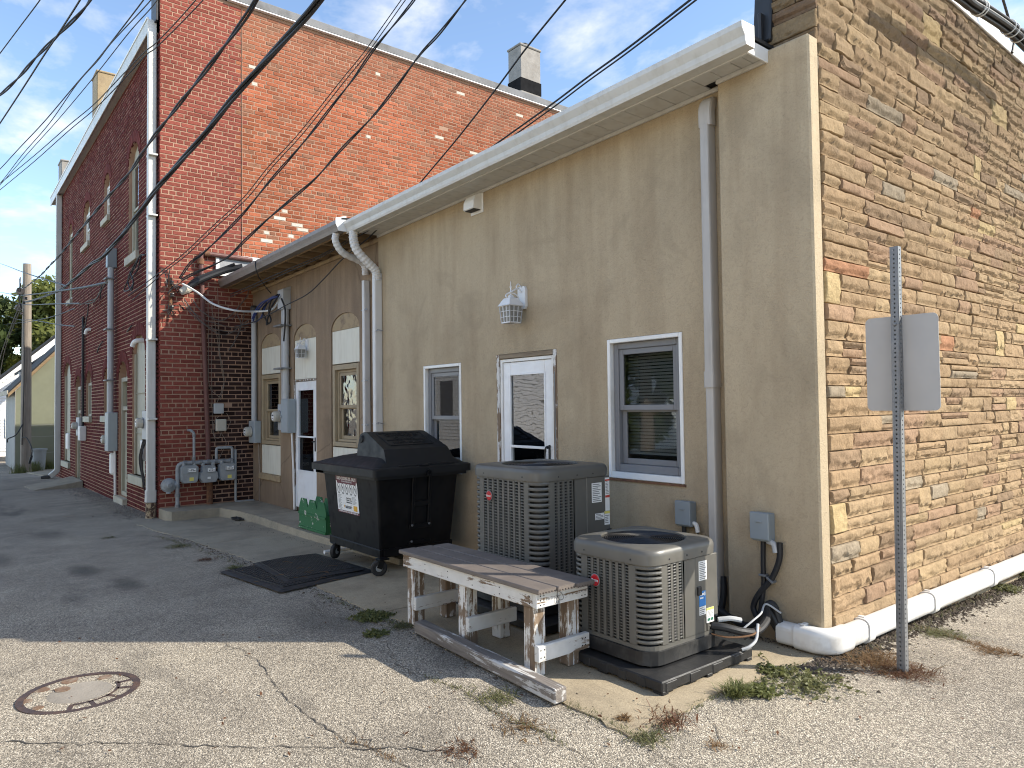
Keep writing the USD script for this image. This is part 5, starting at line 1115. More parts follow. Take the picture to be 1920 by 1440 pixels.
# casters
def caster(x, y, ang, mat='rubber'):
    R_ = 0.075; z = dg + R_
    w = add('wheel', lathe([(.03, -.022), (.06, -.022), (.073, -.016), (.075, 0), (.073, .016), (.06, .022), (.03, .022)], (x, y, z), (math.cos(ang), math.sin(ang), 0), 24), mat, dump)
    ax_ = np.array([math.cos(ang), math.sin(ang), 0])
    add('rim', lathe([(0, -.024), (.028, -.024), (.034, -.02), (.034, .02), (.028, .024), (0, .024)], (x, y, z), ax_, 18), 'bin_grey', w)
    hd_ = np.cross(EZ, ax_)
    add('fork', [beam(np.array([x, y, z]) + ax_ * s * .034, np.array([x, y, dz0 - .06]) + ax_ * s * .03 + hd_ * .03, .006, .05, .002, up=hd_) for s in (-1, 1)] + [box((x + hd_[0] * .03, y + hd_[1] * .03, dz0 - .05), (.1, .1, .012), .002)], 'dumpster_steel', w)
caster(-3.70, -0.965, math.radians(-22)); caster(-4.70, -0.925, math.radians(32)); caster(-3.82, -0.20, math.radians(30)); caster(-4.72, -0.20, math.radians(0))
# notice on the alley side
def on_front(x, z, d=0.0):
    k = (z - dz0) / (dz1 - dz0); return np.array([x, B0[2] + (B1[2] - B0[2]) * k - d, z])
q = [on_front(x, z, .0015) for x, z in ((0, dz0), (0, dz1))]; fu = (q[1] - q[0]); fu[0] = 0; fu /= np.linalg.norm(fu)
nx0, nx1, nz0, nz1 = -4.565, -4.105, 0.46, 0.825
no = on_front(nx0, nz0, .002); nh = (nz1 - nz0) / fu[2]; nw = nx1 - nx0
def nbox(a, b, c, d, lift=.001): 
    ctr = no + EX * nw * (a + b) / 2 + fu * nh * (c + d) / 2 + np.cross(EX, fu) * lift
    return box(ctr, (nw * (b - a), nh * (d - c), .0008), R=np.stack([EX, fu, np.cross(EX, fu)], 1))
def ntext(s, h, a, c, w, lift=.0016, bold=True): return text(s, h, no + EX * nw * a + fu * nh * c + np.cross(EX, fu) * lift, EX, fu, .0006, bold, w * nw if w else None)
notice = add('notice', nbox(0, 1, 0, 1, .0004), 'label_white', dump, label='white notice with maroon header and orange square')
each('header', [nbox(0, 1, .86, 1, .0012), nbox(.05, .95, .80, .86, .0012)], 'label_maroon', notice); add('footer', nbox(0, 1, 0, .065, .0012), 'label_maroon', notice)
each('header_text', [ntext('USED COOKING OIL ONLY!', .030, .05, .90, .90, .0018), ntext('THIS IS NOT A TRASH RECEPTACLE', .011, .26, .845, .5, .0018)], 'label_white', notice)
add('footer_text', ntext('NO WATER, NO TRASH, ONLY USED COOKING OIL', .013, .06, .018, .88, .0018), 'label_white', notice)
for i in range(5):
    cc = no + EX * nw * (.115 + .1925 * i) + fu * nh * .665; qn = np.cross(EX, fu)
    add('prohibition_ring', [ring_extrude([(math.cos(a) * .036, math.sin(a) * .050) for a in np.linspace(0, 2 * math.pi, 29)[:-1]], [(math.cos(a) * .031, math.sin(a) * .045) for a in np.linspace(0, 2 * math.pi, 29)[:-1]], .0008, cc + qn * .001, EX, fu), box(cc + qn * .0012, (.006, .085, .0006), R=np.stack([EX, fu, qn], 1) @ trimesh.transformations.rotation_matrix(.6, EZ)[:3, :3]), box(cc + qn * .001 + EX * .006, (.014, .034, .0006), R=np.stack([EX, fu, qn], 1))], 'label_ink', notice)
    add('caption', [box(no + EX * nw * (.115 + .1925 * i) + fu * nh * h_ + qn * .001, (w_, .004, .0006), R=np.stack([EX, fu, qn], 1)) for h_, w_ in ((.535, .045), (.515, .03))], 'label_ink', notice)
rr = np.random.default_rng(4)
add('small_print', [nbox(.06, .06 + .17 * rr.uniform(.6, 1), .47 - i * .034, .48 - i * .034) for i in range(12)] + [nbox(.72, .72 + .2 * rr.uniform(.6, 1), .46 - i * .03, .468 - i * .03) for i in range(7)], 'label_ink', notice)
each('contact_text', [ntext('Need Pickup?', .013, .44, .40, .24), ntext('Call for service', .013, .44, .345, .27), ntext('mahoneyes.com', .013, .44, .29, .26)], 'label_ink', notice)
add('logo', [ntext('MAHONEY', .026, .38, .14, .31)], 'label_ink', notice); each('logo_mark', [nbox(.31, .335, .15, .20, .0016), nbox(.335, .36, .19, .225, .0016)], 'label_orange', notice)
add('orange_square', nbox(.76, .93, .10, .24, .0012), 'label_orange', notice)

# ================================================================ bench
bench = Thing('bench', (-1.45, -1.45, 0), 'long low bench, brown deck boards on flaking white posts', 'bench')
bX0, bX1, bY0 = -2.20, -0.775, -1.585; bz = 0.505
dw = 0.128
for i in range(3):
    e0 = (-0.0, 0.012, 0.03)[i]; y0 = bY0 - .015 + i * (dw + .006)
    prof = [(0, 0), (0, .026)] + [(dw, .026), (dw, 0)]
    teeth = []
    for k in range(6): a = dw * (k + .25) / 6; b_ = dw * (k + .75) / 6; teeth += [(b_, 0), (b_, .010), (a, .010), (a, 0)][::1] if False else []
    o = [(0, 0.004), (0.003, 0), ]
    for k in range(6):
        a, b_ = dw * (k + .28) / 6, dw * (k + .72) / 6; o += [(a, 0), (a, .010), (b_, .010), (b_, 0)]
    o += [(dw - .003, 0), (dw, .004), (dw, .022), (dw - .004, .026), (.004, .026), (0, .022)]
    add('deck_board', prism(o, bX1 + .035 + e0 - (bX0 - .03 + e0), (bX0 - .03 + e0, y0, bz - .026), EY, EZ), 'deck_board', bench)
bY1 = bY0 + 3 * dw - .01
rz0, rz1 = bz - .027 - .088, bz - .0265
add('apron', bx(bX0, bX1 - .04, bY0, bY0 + .036, rz0, rz1, .004), 'flaking_white_x', bench); add('apron', bx(bX0, bX1 - .04, bY1 - .036, bY1, rz0, rz1, .004), 'flaking_white_x', bench)
add('end_rail', bx(bX1 - .039, bX1 - .003, bY0 + .0, bY1 + .02, rz0 + .003, rz1 - .001, .004), 'flaking_white_y', bench); add('end_rail', bx(bX0 + .002, bX0 + .037, bY0 + .038, bY1 - .038, rz0, rz1 - .001, .004), 'flaking_white_y', bench)
for i, xl_ in enumerate((-2.165, -1.545, -0.905)):
    for yl in (bY0 + .012, bY1 - .10):
        add('leg', bx(xl_, xl_ + .088, yl, yl + .088, ground_z(xl_, yl) + .012, rz0 + (.0 if yl < -1.4 else .0) - .001 if True else 0, .005), 'flaking_white_z', bench)
    xr_ = xl_ + .089
    zc = 0.10 if i == 2 else 0.115
    add('stretcher', bx(xr_, xr_ + .036, bY0 + (.004 if i < 2 else .012), bY1 + (.012 if i < 2 else .03), zc, zc + .088, .004), 'flaking_white_y', bench)
nl = []
for xn in np.concatenate([np.linspace(bX0 + .02, bX1 - .06, 6)]): nl += [lathe([(0, .002), (.004, .0015), (.004, 0)], (xn, bY0 - .0002, z), -EY, 7) for z in (rz0 + .025, rz0 + .062)]
for yn in (bY0 + .03, bY0 + .055, bY1 - .03, bY1 - .005): nl += [lathe([(0, .002), (.004, .0015), (.004, 0)], (bX1 - .0028, yn, z), EX, 7) for z in (rz0 + .02, rz0 + .045, rz0 + .07)] + [lathe([(0, .002), (.004, .0015), (.004, 0)], (-0.905 + .089 + .0362, yn, z), EX, 7) for z in (.125, .165)]
add('nail', nl, 'ac_dark', bench, kind='stuff')
# chain hanging from the end rail
ch = Thing('hanging_chain', (bX1, -1.42, rz1), 'thin dark chain with a wire loop hanging from the bench end', 'chain')
lk_ = []
for i in range(17):
    z = rz0 + .045 - i * .0115; a = np.linspace(0, 2 * math.pi, 11); d = EX if i % 2 else EY
    lk_.append(tube([np.array([bX1 + .004, -1.425, z]) + d * .0038 * math.cos(t_) + EZ * .0085 * math.sin(t_) for t_ in a], .0013, 5, caps=False))
add('links', lk_, 'galvanised', ch)
each('wire_loop', [tube(smooth_path([(bX1 + .002, -1.43, rz1 - .005), (bX1 + .01, -1.405, rz1 - .03), (bX1 + .012, -1.40, rz1 - .055), (bX1 + .006, -1.42, rz1 - .06), (bX1 + .002, -1.44, rz1 - .03)]), .0016, 5), tube(smooth_path([(bX1 + .003, -1.43, rz1 - .005), (bX1 + .006, -1.445, rz1 - .06), (bX1 + .004, -1.45, rz0 + .01)]), .0016, 5)], 'cable_black', ch)
# timber lying in front
ta, tb = PZ(788, 1180, .03), PZ(1052, 1312, .03)
td = (tb - ta) / np.linalg.norm(tb - ta); ta = ta - td * .01
tim = beam((ta[0], ta[1], .050), (tb[0], tb[1], .050), .085, .075, .008)
add('timber', tim, 'flaking_timber', label='weathered white timber beam lying on the ground before the bench', cat='timber')

# ================================================================ rubber mats
def mat(name, pts, z0, label, seed, curl=0.0):
    """Drainage mat: bevelled border and a grid of raised bars."""
    c = np.array(pts); ctr = c.mean(0); t = Thing(name, (*ctr, z0), label, 'rubber mat')
    def B(u, v): return (1 - u)[..., None] * (1 - v)[..., None] * c[0] + u[..., None] * (1 - v)[..., None] * c[1] + u[..., None] * v[..., None] * c[2] + (1 - u)[..., None] * v[..., None] * c[3]
    def surf(u, v, h):
        P = B(u, v); x, y = P[..., 0], P[..., 1]
        z = ground_z(x, y) + z0 + h + curl * (meshkit.noise(np.stack([x * 2.3, y * 2.3, 0 * x], -1), seed) - .3)
        return np.stack([x, y, np.maximum(z, ground_z(x, y) + z0)], -1)
    def prof(u, v): e = np.minimum(np.minimum(u, 1 - u), np.minimum(v, 1 - v)); return 0.013 * np.clip(e / 0.05, 0, 1)
    m = grid(lambda u, v: surf(u, v, prof(u, v)), 25, 25)
    add('sheet', m, 'rubber', t)
    bars = []
    for k in range(25):
        a = 0.085 + 0.83 * k / 24
        bars.append(np.array([[a - .008, .08, a + .008, .92]])); bars.append(np.array([[.08, a - .008, .92, a + .008]]))
    ms = []
    for b in bars:
        u0, v0, u1, v1 = b[0]
        n = 9; long_u = (u1 - u0) > (v1 - v0)
        tt = np.linspace(0, 1, n)
        if long_u: ua, va, vb = u0 + (u1 - u0) * tt, np.full(n, v0), np.full(n, v1); A, Bq = surf(ua, va, .019), surf(ua, vb, .019); A0, B0_ = surf(ua, va, .012), surf(ua, vb, .012)
        else: va, ua, ub = v0 + (v1 - v0) * tt, np.full(n, u0), np.full(n, u1); A, Bq = surf(ua, va, .019), surf(ub, va, .019); A0, B0_ = surf(ua, va, .012), surf(ub, va, .012)
        V = np.vstack([A0, A, Bq, B0_]); f = []
        for s in range(3):
            for i in range(n - 1): a = s * n + i; f += [[a, a + 1, a + n + 1], [a, a + n + 1, a + n]]
        ms.append(trimesh.Trimesh(V, np.array(f), process=False))
    add('grid_bars', ms, 'rubber', t, kind='stuff')
    return t
mat('rubber_mat', [PZ(410, 1070, -.05)[:2], PZ(526, 1115, -.045)[:2], PZ(706, 1072, -.04)[:2], PZ(592, 1034, -.05)[:2]], 0.014, 'lower black rubber drainage mat lying flat on the alley', 1, 0.004)
mat('rubber_mat', [PZ(474, 1052, -.02)[:2], PZ(536, 1094, -.02)[:2], PZ(683, 1070, -.02)[:2], PZ(590, 1036, -.03)[:2]], 0.036, 'upper black rubber drainage mat lying askew on another mat', 2, 0.03)
rr = np.random.default_rng(9); ml = []
for k in range(26):
    q = PZ(rr.uniform(450, 660), rr.uniform(1050, 1095), 0); a = rr.uniform(0, 6.3); L = rr.uniform(.03, .11); z = float(ground_z(q[0], q[1])) + .064
    ml.append(tube([(q[0] + math.cos(a) * L * s, q[1] + math.sin(a) * L * s, z + .004 * math.sin(5 * s)) for s in (0, .5, 1)], .0017, 4))
add('straw_litter', ml, 'weed_dry', label='bits of pale dry straw scattered on the rubber mats', cat='litter', kind='stuff')
# pipe lying under the dumpster, cloth and crate on the walkway
q0, q1 = PZ(608, 1036, -.02), PZ(672, 1026, -.02)
add('loose_pipe', tube([(q0[0], q0[1], dg + .022), (q1[0], q1[1], dg + .022)], .021, 14), 'pvc_white', label='white plastic pipe lying under the dumpster by its rear wheel', cat='pipe')
q = PZ(447, 972, -.14)
gzc = float(ground_z(q[0], q[1])) + .012
cl = [tube(smooth_path([(q[0] - .16 + .3 * s + rr.normal(0, .02), q[1] + rr.normal(0, .035), gzc + .012 + rr.random() * .018) for s in np.linspace(0, 1, 7)], 4), .011, 7) for _ in range(5)]
add('rag', cl, 'cable_black', label='crumpled black rag dropped beside the raised walkway', cat='rag')
ctop = lambda x: float(zt(x, 0)) - .012
cx0, cx1, cy0, cy1 = -7.37, -6.86, -0.50, -0.28; q0 = PY(561, 970, cy0); q1 = PY(611, 972, cy0); cx0, cx1 = q0[0], q1[0]; cz_ = ctop((cx0 + cx1) / 2); chh = float(PY(585, 938, cy0)[2]) - cz_
crate = Thing('green_planter', ((cx0 + cx1) / 2, -.4, cz_), 'small chipped green wooden box with a picket-topped front, by the white door', 'planter box')
def picket(n, w): 
    o = [(0, 0)]; o += [(w, 0)]
    for k in range(n - 1, -1, -1): a, b_ = w * k / n, w * (k + 1) / n; o += [(b_, chh * .72), (b_ - (b_ - a) * .22, chh), (a + (b_ - a) * .22, chh), (a, chh * .72)]
    return o
add('front', prism(picket(3, cx1 - cx0), .014, (cx0, cy0 + .014, cz_), EX, EZ), 'flaking_green', crate); add('back', prism(picket(3, cx1 - cx0), .014, (cx0, cy1, cz_), EX, EZ), 'flaking_green', crate)
add('side', prism([(0, 0), (cy1 - cy0 - .03, 0), (cy1 - cy0 - .03, chh * .6), (0, chh * .6)], .014, (cx0, cy0 + .0145, cz_), EY, EZ), 'flaking_green', crate); add('side', prism([(0, 0), (cy1 - cy0 - .03, 0), (cy1 - cy0 - .03, chh * .6), (0, chh * .6)], .014, (cx1 - .014, cy0 + .0145, cz_), EY, EZ), 'flaking_green', crate)
add('rail', [bx(cx0 - .004, cx1 + .004, cy0 - .014, cy0 - .001, cz_ + h_, cz_ + h_ + .03, .003) for h_ in (.006, chh * .48)], 'flaking_green', crate)
q = PZ(622, 990, 0.0)
add('foam_block', box((q[0], q[1], ctop(q[0]) + .028), (.09, .07, .055), .02), 'pvc_white', label='small white foam scrap on the walkway behind the dumpster', cat='litter')

# ================================================================ sign post
sp = PZ(1692, 1262, 0.0); tp = PX(1685, 465, sp[0]); sx, sy = sp[0], sp[1]; gz0 = float(ground_z(sx, sy))
post = Thing('sign_post', (sx, sy, gz0), 'galvanised perforated square steel post carrying a sign seen from behind', 'sign post')
hgt = float(tp[2]); lean = (tp[:2] - sp[:2]) * .6
w_, th_ = 0.0445, 0.0025
# square perforated tube: each wall a plate with punched holes
pang = 0.0
def punched(L, W, n, rad):
    hs = [[(W / 2 + rad * math.cos(a), .02 + i * (L - .04) / (n - 1) + rad * math.sin(a)) for a in np.linspace(0, 2 * math.pi, 9)[:-1]] for i in range(n)]
    return trimesh.creation.extrude_polygon(Polygon([(0, 0), (W, 0), (W, L), (0, L)], hs), th_, engine='earcut')
L_ = hgt - gz0 + .25; pl = punched(L_, w_, int(L_ / .0254), .0052)
parts_ = []
for k in range(4):
    a = pang + k * math.pi / 2; ux = np.array([math.cos(a), math.sin(a), 0]); n_ = np.array([math.sin(a), -math.cos(a), 0])
    parts_.append(trimesh.Trimesh(np.asarray(pl.vertices) @ np.stack([ux, EZ, n_]) + (n_ * (w_ / 2 - th_) - ux * w_ / 2 + np.array([sx, sy, gz0 - .25])), pl.faces, process=False))
pm = trimesh.util.concatenate(parts_); v = np.array(pm.vertices); kk = np.clip((v[:, 2] - gz0) / (hgt - gz0), 0, 1); v[:, 0] += lean[0] * kk; v[:, 1] += lean[1] * kk
add('post', trimesh.Trimesh(v, pm.faces, process=False), 'galvanised', post)
s0 = PX(1624, 596, sx); s1 = PX(1762, 772, sx)
sd = ray(1690, 690); sn = np.array([math.sin(pang), -math.cos(pang), 0]); su = np.array([math.cos(pang), math.sin(pang), 0])
# sign panel hangs on the far side of the post
def on_plane(px, py):
    o = np.array([sx + lean[0] * .75, sy + lean[1] * .75, 0]) - sn * (w_ / 2 + .004); d = ray(px, py); return CAM + d * ((o - CAM) @ sn) / (d @ sn)
cs4 = [on_plane(1624, 597), on_plane(1762, 586), on_plane(1762, 772), on_plane(1626, 768)]
uc = [((p - np.array([sx, sy, 0])) @ su, p[2]) for p in cs4]; u0, u1 = (uc[0][0] + uc[3][0]) / 2, (uc[1][0] + uc[2][0]) / 2; z0, z1 = (uc[2][1] + uc[3][1]) / 2, (uc[0][1] + uc[1][1]) / 2
sgp = Polygon([(u0 + .03, z0 + .03), (u1 - .03, z0 + .03), (u1 - .03, z1 - .03), (u0 + .03, z1 - .03)]).buffer(.03, quad_segs=5)
sign = Thing('street_sign', (sx, sy, z0), 'blank grey back of a rounded rectangular metal sign on the post', 'sign')
so_ = np.array([sx + lean[0] * .75, sy + lean[1] * .75, 0]) - sn * (w_ / 2 + .001)
add('plate', prism(sgp, .003, so_ - sn * .003, su, EZ), 'sign_back', sign)
each('bolt', [lathe([(0, .006), (.006, .005), (.009, .002), (.009, 0), (0, 0)], so_ + EZ * zz + sn * (w_ + .001), sn, 8) for zz in (z0 + .06, z1 - .05)], 'galvanised', sign)
# ================================================================ things fixed to the walls
def wall_lamp(c, y, s, label, panes=3):
    """Lantern on a scrolled arm; c = (x, z) of the lantern's middle, y the wall."""
    x, z = c; yl = y - 0.135 * s
    t = Thing('wall_lamp', (x, y, z), label, 'wall lamp')
    bxp = x + 0.02 * s
    add('back_plate', loft([[(bxp + a * .055 * s, y - d, z + .15 * s + b * .105 * s) for a, b in ((-1, -.75), (-.7, -1), (.7, -1), (1, -.75), (1, .75), (.7, 1), (-.7, 1), (-1, .75))] for d in (.0, .018 * s, .026 * s)]), 'white_lamp', t)
    each('arm', [tube(smooth_path([(bxp, y - .02, z + .20 * s), (bxp, y - .07 * s, z + .235 * s), (bxp, yl, z + .20 * s), (x, yl - .045 * s, z + .175 * s), (x, yl - .06 * s, z + .155 * s), (x, yl - .045 * s, z + .145 * s)]), .0075 * s, 8), tube(smooth_path([(bxp, y - .02, z + .11 * s), (bxp, y - .05 * s, z + .09 * s), (bxp, y - .075 * s, z + .12 * s), (bxp, y - .06 * s, z + .15 * s), (bxp, y - .10 * s, z + .18 * s), (x, yl, z + .19 * s)]), .006 * s, 8), tube(smooth_path([(bxp, y - .03, z + .25 * s), (bxp, y - .06 * s, z + .275 * s), (bxp, y - .085 * s, z + .25 * s), (bxp, y - .07 * s, z + .225 * s)]), .006 * s, 8)], 'white_lamp', t)
    add('finial', lathe([(0, .30), (.004, .29), (.005, .25), (.014, .245), (.006, .235), (.008, .20), (.018, .195), (.010, .18), (.012, .15), (0.0, .15)] if s == 1 else [(a * s, b * s) for a, b in [(0, .30), (.004, .29), (.005, .25), (.014, .245), (.006, .235), (.008, .20), (.018, .195), (.010, .18), (.012, .15), (0.0, .15)]], (x, yl, z), n=12), 'white_lamp', t)
    a, b = 0.075 * s, 0.062 * s
    def sq(h, zz): return [(x - h, yl - h, zz), (x + h, yl - h, zz), (x + h, yl + h, zz), (x - h, yl + h, zz)]
    add('lamp_shade', loft([sq(.088 * s, z + .068 * s), sq(.08 * s, z + .08 * s), sq(.062 * s, z + .115 * s), sq(.045 * s, z + .14 * s), sq(.020 * s, z + .15 * s), sq(.014 * s, z + .17 * s)]), 'white_lamp', t)
    bars = []
    for k in range(4):
        ca, sa = math.cos(k * math.pi / 2), math.sin(k * math.pi / 2)
        def Q(u, zz):
            h = b + (a - b) * (zz - (z - .085 * s)) / (.153 * s); return np.array([x + ca * u * h - sa * -h, yl + sa * u * h + ca * -h, zz])
        zb, zt_ = z - .085 * s, z + .068 * s
        for u in np.linspace(-1, 1, panes + 1): bars.append(beam(Q(u, zb), Q(u, zt_), .009 * s if abs(u) == 1 else .005 * s, .006 * s))
        for f in np.linspace(0, 1, panes + 1): zz = zb + (zt_ - zb) * f; bars.append(beam(Q(-1, zz), Q(1, zz), .006 * s, .010 * s if f in (0, 1) else .005 * s))
    add('cage', bars, 'white_lamp', t)
    add('shade_glass', loft([sq(b - .008 * s, z - .084 * s), sq(a - .008 * s, z + .066 * s)]), 'frosted', t)
    return t
q = PY(959, 588, W0 - .13); wall_lamp((q[0], q[2]), W0, 1.0, 'white caged lantern with scrolled arm above the wide door of the tan wall')
q = PY(563, 662, WL - .09); wall_lamp((q[0], q[2]), WL + .018, 0.80, 'small white lantern above the narrow door of the brown wall', 2)
# hooded vent under the eave
q = PY(895, 385, W0)
v = Thing('wall_vent', (q[0], W0, q[2]), 'small white hooded vent high on the tan wall under the eave', 'vent')
prof = [(0, .10), (-.03, .10), (-.075, .075), (-.105, .02), (-.11, -.055), (-.10, -.06), (0, -.06)]
add('hood', prism(prof, .17, (q[0] - .085, W0 - .002, q[2]), EY, EZ), 'white_vinyl', v)
add('flange', bx(q[0] - .105, q[0] + .105, W0 - .008, W0 - .0005, q[2] - .09, q[2] + .12, .003), 'white_vinyl', v)
add('louvre', [bx(q[0] - .075, q[0] + .075, W0 - .10, W0 - .02, q[2] - .067, q[2] - .061, .001)], 'ac_dark', v)
# grey disconnect boxes with their conduits
def disconnect(px, y, w, h, d, label):
    c = PY(px[0], px[1], y)
    t = Thing('disconnect_box', (c[0], y, c[2]), label, 'electrical box')
    add('case', bx(c[0] - w / 2, c[0] + w / 2, y - d, y - .001, c[2] - h / 2, c[2] + h / 2, .006), 'box_grey', t)
    add('cover', [bx(c[0] - w / 2 - .004, c[0] + w / 2 + .004, y - d - .012, y - d + .02, c[2] - h / 2 + .01, c[2] + h / 2 + .006, .005), bx(c[0] - .02, c[0] + .02, y - d - .018, y - d - .0115, c[2] + h * .18, c[2] + h * .24, .002)], 'box_grey', t)
    return t, c
t, c = disconnect((1437, 986), 0.0, 0.125, 0.175, 0.075, 'grey electrical disconnect box on the tan pilaster at the corner')
cx, cz = c[0], c[2]
add('conduit', tube(smooth_path([(cx + .035, -.045, cz - .085), (cx + .075, -.045, cz - .10), (cx + .085, -.04, cz - .15)], 5), .018, 10), 'conduit_grey', t)
P_ = lambda a, b, yy=-.03: PY(a, b, yy)
hoses = [[P_(1431, 1012, -.035), P_(1431, 1060, -.03), P_(1432, 1095, -.03), P_(1428, 1130, -.04), P_(1424, 1160, -.06)], [P_(1462, 1018, -.035), P_(1461, 1050, -.03), P_(1447, 1085, -.03), P_(1424, 1112, -.045), P_(1413, 1135, -.05), P_(1416, 1150, -.06), P_(1424, 1166, -.07)]]
h1 = each('flexible_conduit', [tube(smooth_path(h), .0155 if i == 0 else .0185, 10) for i, h in enumerate(hoses)], 'cable_black', t)
each('clamp', [box(P_(1432, 1078, -.03), (.05, .045, .014), .003), box(P_(1446, 1087, -.03), (.055, .05, .014), .003, R=trimesh.transformations.rotation_matrix(.6, EY)[:3, :3])], 'galvanised', h1)
t, c = disconnect((1293, 962), W0, 0.125, 0.175, 0.075, 'grey electrical disconnect box low on the tan wall below the large window')
cx, cz = c[0], c[2]
add('conduit', [tube(smooth_path([(cx + .05, W0 - .04, cz - .06), (cx + .085, W0 - .04, cz - .07), (cx + .095, W0 - .035, cz - .12)], 5), .016, 10)], 'pvc_white', t)
each('flexible_conduit', [tube(smooth_path([(cx - .02, W0 - .04, cz - .085), (cx - .02, W0 - .035, cz - .25), (cx - .01, W0 - .05, cz - .45), (cx - .06, W0 - .12, cz - .58)]), .017, 10), tube([(cx + .095, W0 - .035, cz - .12), (cx + .095, W0 - .03, .05)], .006, 6)], 'cable_black', t)
c = PY(1118, 965, -0.35)
add('whip_conduit', tube(smooth_path([(-1.43, -0.32, 0.60), (-1.41, -0.30, 0.50), (-1.36, -0.24, 0.40), (-1.26, -0.10, 0.30), (-1.24, 0.03, 0.25)]), .018, 10), 'cable_black', label='black flexible conduit dropping behind the tall air conditioner', cat='conduit')
# refrigerant lines from the small unit to the white cover at the corner
A0 = np.array([-.335, -.62, .20])
bund = Thing('refrigerant_lines', (-.2, -.35, .15), 'tangle of black insulated refrigerant lines between small unit and white duct', 'pipe bundle')
e_ = PY(1468, 1188, -.06)
each('insulated_pipe', [tube(smooth_path([(-.36, -.60, .205), (-.30, -.56, .20), (-.24, -.48, .175), (-.22, -.36, .155), (-.24, -.22, .19), (-.30, -.12, .235), (-.28, -.075, .24), e_ + [0, 0, .012]]), .024, 10), tube(smooth_path([(-.80, .03, .12), (-.55, -.05, .07), (-.40, -.09, .10), (-.33, -.09, .19), e_ + [-.01, 0, -.012]]), .022, 10), tube(smooth_path([(-.42, -.10, .02), (-.36, -.10, .12), (-.31, -.10, .22), e_ + [0, -.01, .0]]), .018, 8), tube(smooth_path([(-.75, .02, .02), (-.72, .04, .2), (-.735, .06, .32)]), .022, 8)], 'cable_black', bund)
add('bare_pipe', [tube(smooth_path([(-.35, -.62, .165), (-.27, -.56, .15), (-.20, -.44, .155), (-.21, -.34, .175)]), .0055, 7)], 'copper', bund)
each('grey_line', [tube(smooth_path([(-.345, -.56, .235), (-.30, -.50, .24), (-.27, -.44, .225)]), .015, 8), tube(smooth_path([(-.27, -.46, .16), (-.24, -.36, .215), (-.25, -.26, .235), (-.29, -.14, .26), (-.22, -.09, .21)]), .006, 7), tube(smooth_path([(-.21, -.36, .20), (-.185, -.42, .13), (-.19, -.48, .10), (-.215, -.52, .085)]), .009, 8)], 'conduit_grey', bund)
add('tie', [tube([e_ + np.array([-.05, .0, z_]) for z_ in (-.04, .04)], .004, 6)], 'cable_black', bund)
# white line-set cover running round the corner along the foot of the stone wall
duct = Thing('white_duct', (0.05, -0.05, 0.09), 'white plastic duct running round the corner along the foot of the stone wall', 'duct')
zd = lambda y: 0.085 - 0.008 * np.clip(y, 0, 9)
def dsec(c, ux, w=0.10, h=0.135, rd=.042):
    pr = np.array(Polygon([(-w / 2, -h / 2), (w / 2, -h / 2), (w / 2, h / 2), (-w / 2, h / 2)]).buffer(-rd).buffer(rd, quad_segs=4).exterior.coords)[:-1]
    return np.asarray(c) + pr[:, :1] * np.asarray(ux) + pr[:, 1:] * EZ
zc = 0.085
def corner_pts(w, h, rd):
    S = []
    yo, xo = -0.055, 0.075
    S.append(dsec((-0.245, yo, zc), -EY, w, h, rd)); S.append(dsec((-0.125, yo, zc), -EY, w, h, rd))
    return S
add('run', loft([dsec((-0.252, -.052, zc), -EY), dsec((-0.125, -.052, zc), -EY)]), 'white_pipe', duct)
arc = [dsec((-0.135, -.052, zc), -EY, .112, .147)] + [dsec((-.04 + 0.10 * math.sin(a), 0.048 - 0.10 * math.cos(a), zc), np.array([math.sin(a), -math.cos(a), 0]), .112, .147) for a in np.linspace(0, math.pi / 2, 9)] + [dsec((0.062, 0.145, zc - .001), EX, .112, .147)]
add('elbow', loft(arc), 'white_pipe', duct, smooth=40)
add('run', loft([dsec((0.060, 0.14, zd(.14)), EX), dsec((0.060, 8.5, zd(8.5)), EX)]), 'white_pipe', duct, smooth=40)
for yj in (0.34, 1.05 + .28, 1.05 + 1.45, 4.2, 5.9, 7.4):
    add('coupling', [loft([dsec((0.060, yj, zd(yj)), EX, .116, .150), dsec((0.060, yj + .075, zd(yj)), EX, .116, .150)]), bx(0.03, .075, yj + .02, yj + .05, zd(yj) + .07, zd(yj) + .082, .004)], 'white_pipe', duct, smooth=40)
add('strap', [bx(-.11, -.08, -.07, -.02, zc + .072, zc + .084, .004)], 'white_pipe', duct)
# base course of the stone wall under the duct
add('foundation_ledge', [slab([(0.0, 0.125), (0.018, 0.125), (0.018, 8.9), (0.0, 8.9)], lambda x, y: 0.02 - .03 * np.clip(y, 0, 8), -.5)], 'concrete_warm', label='low concrete ledge under the stone wall behind the duct', cat='ledge')

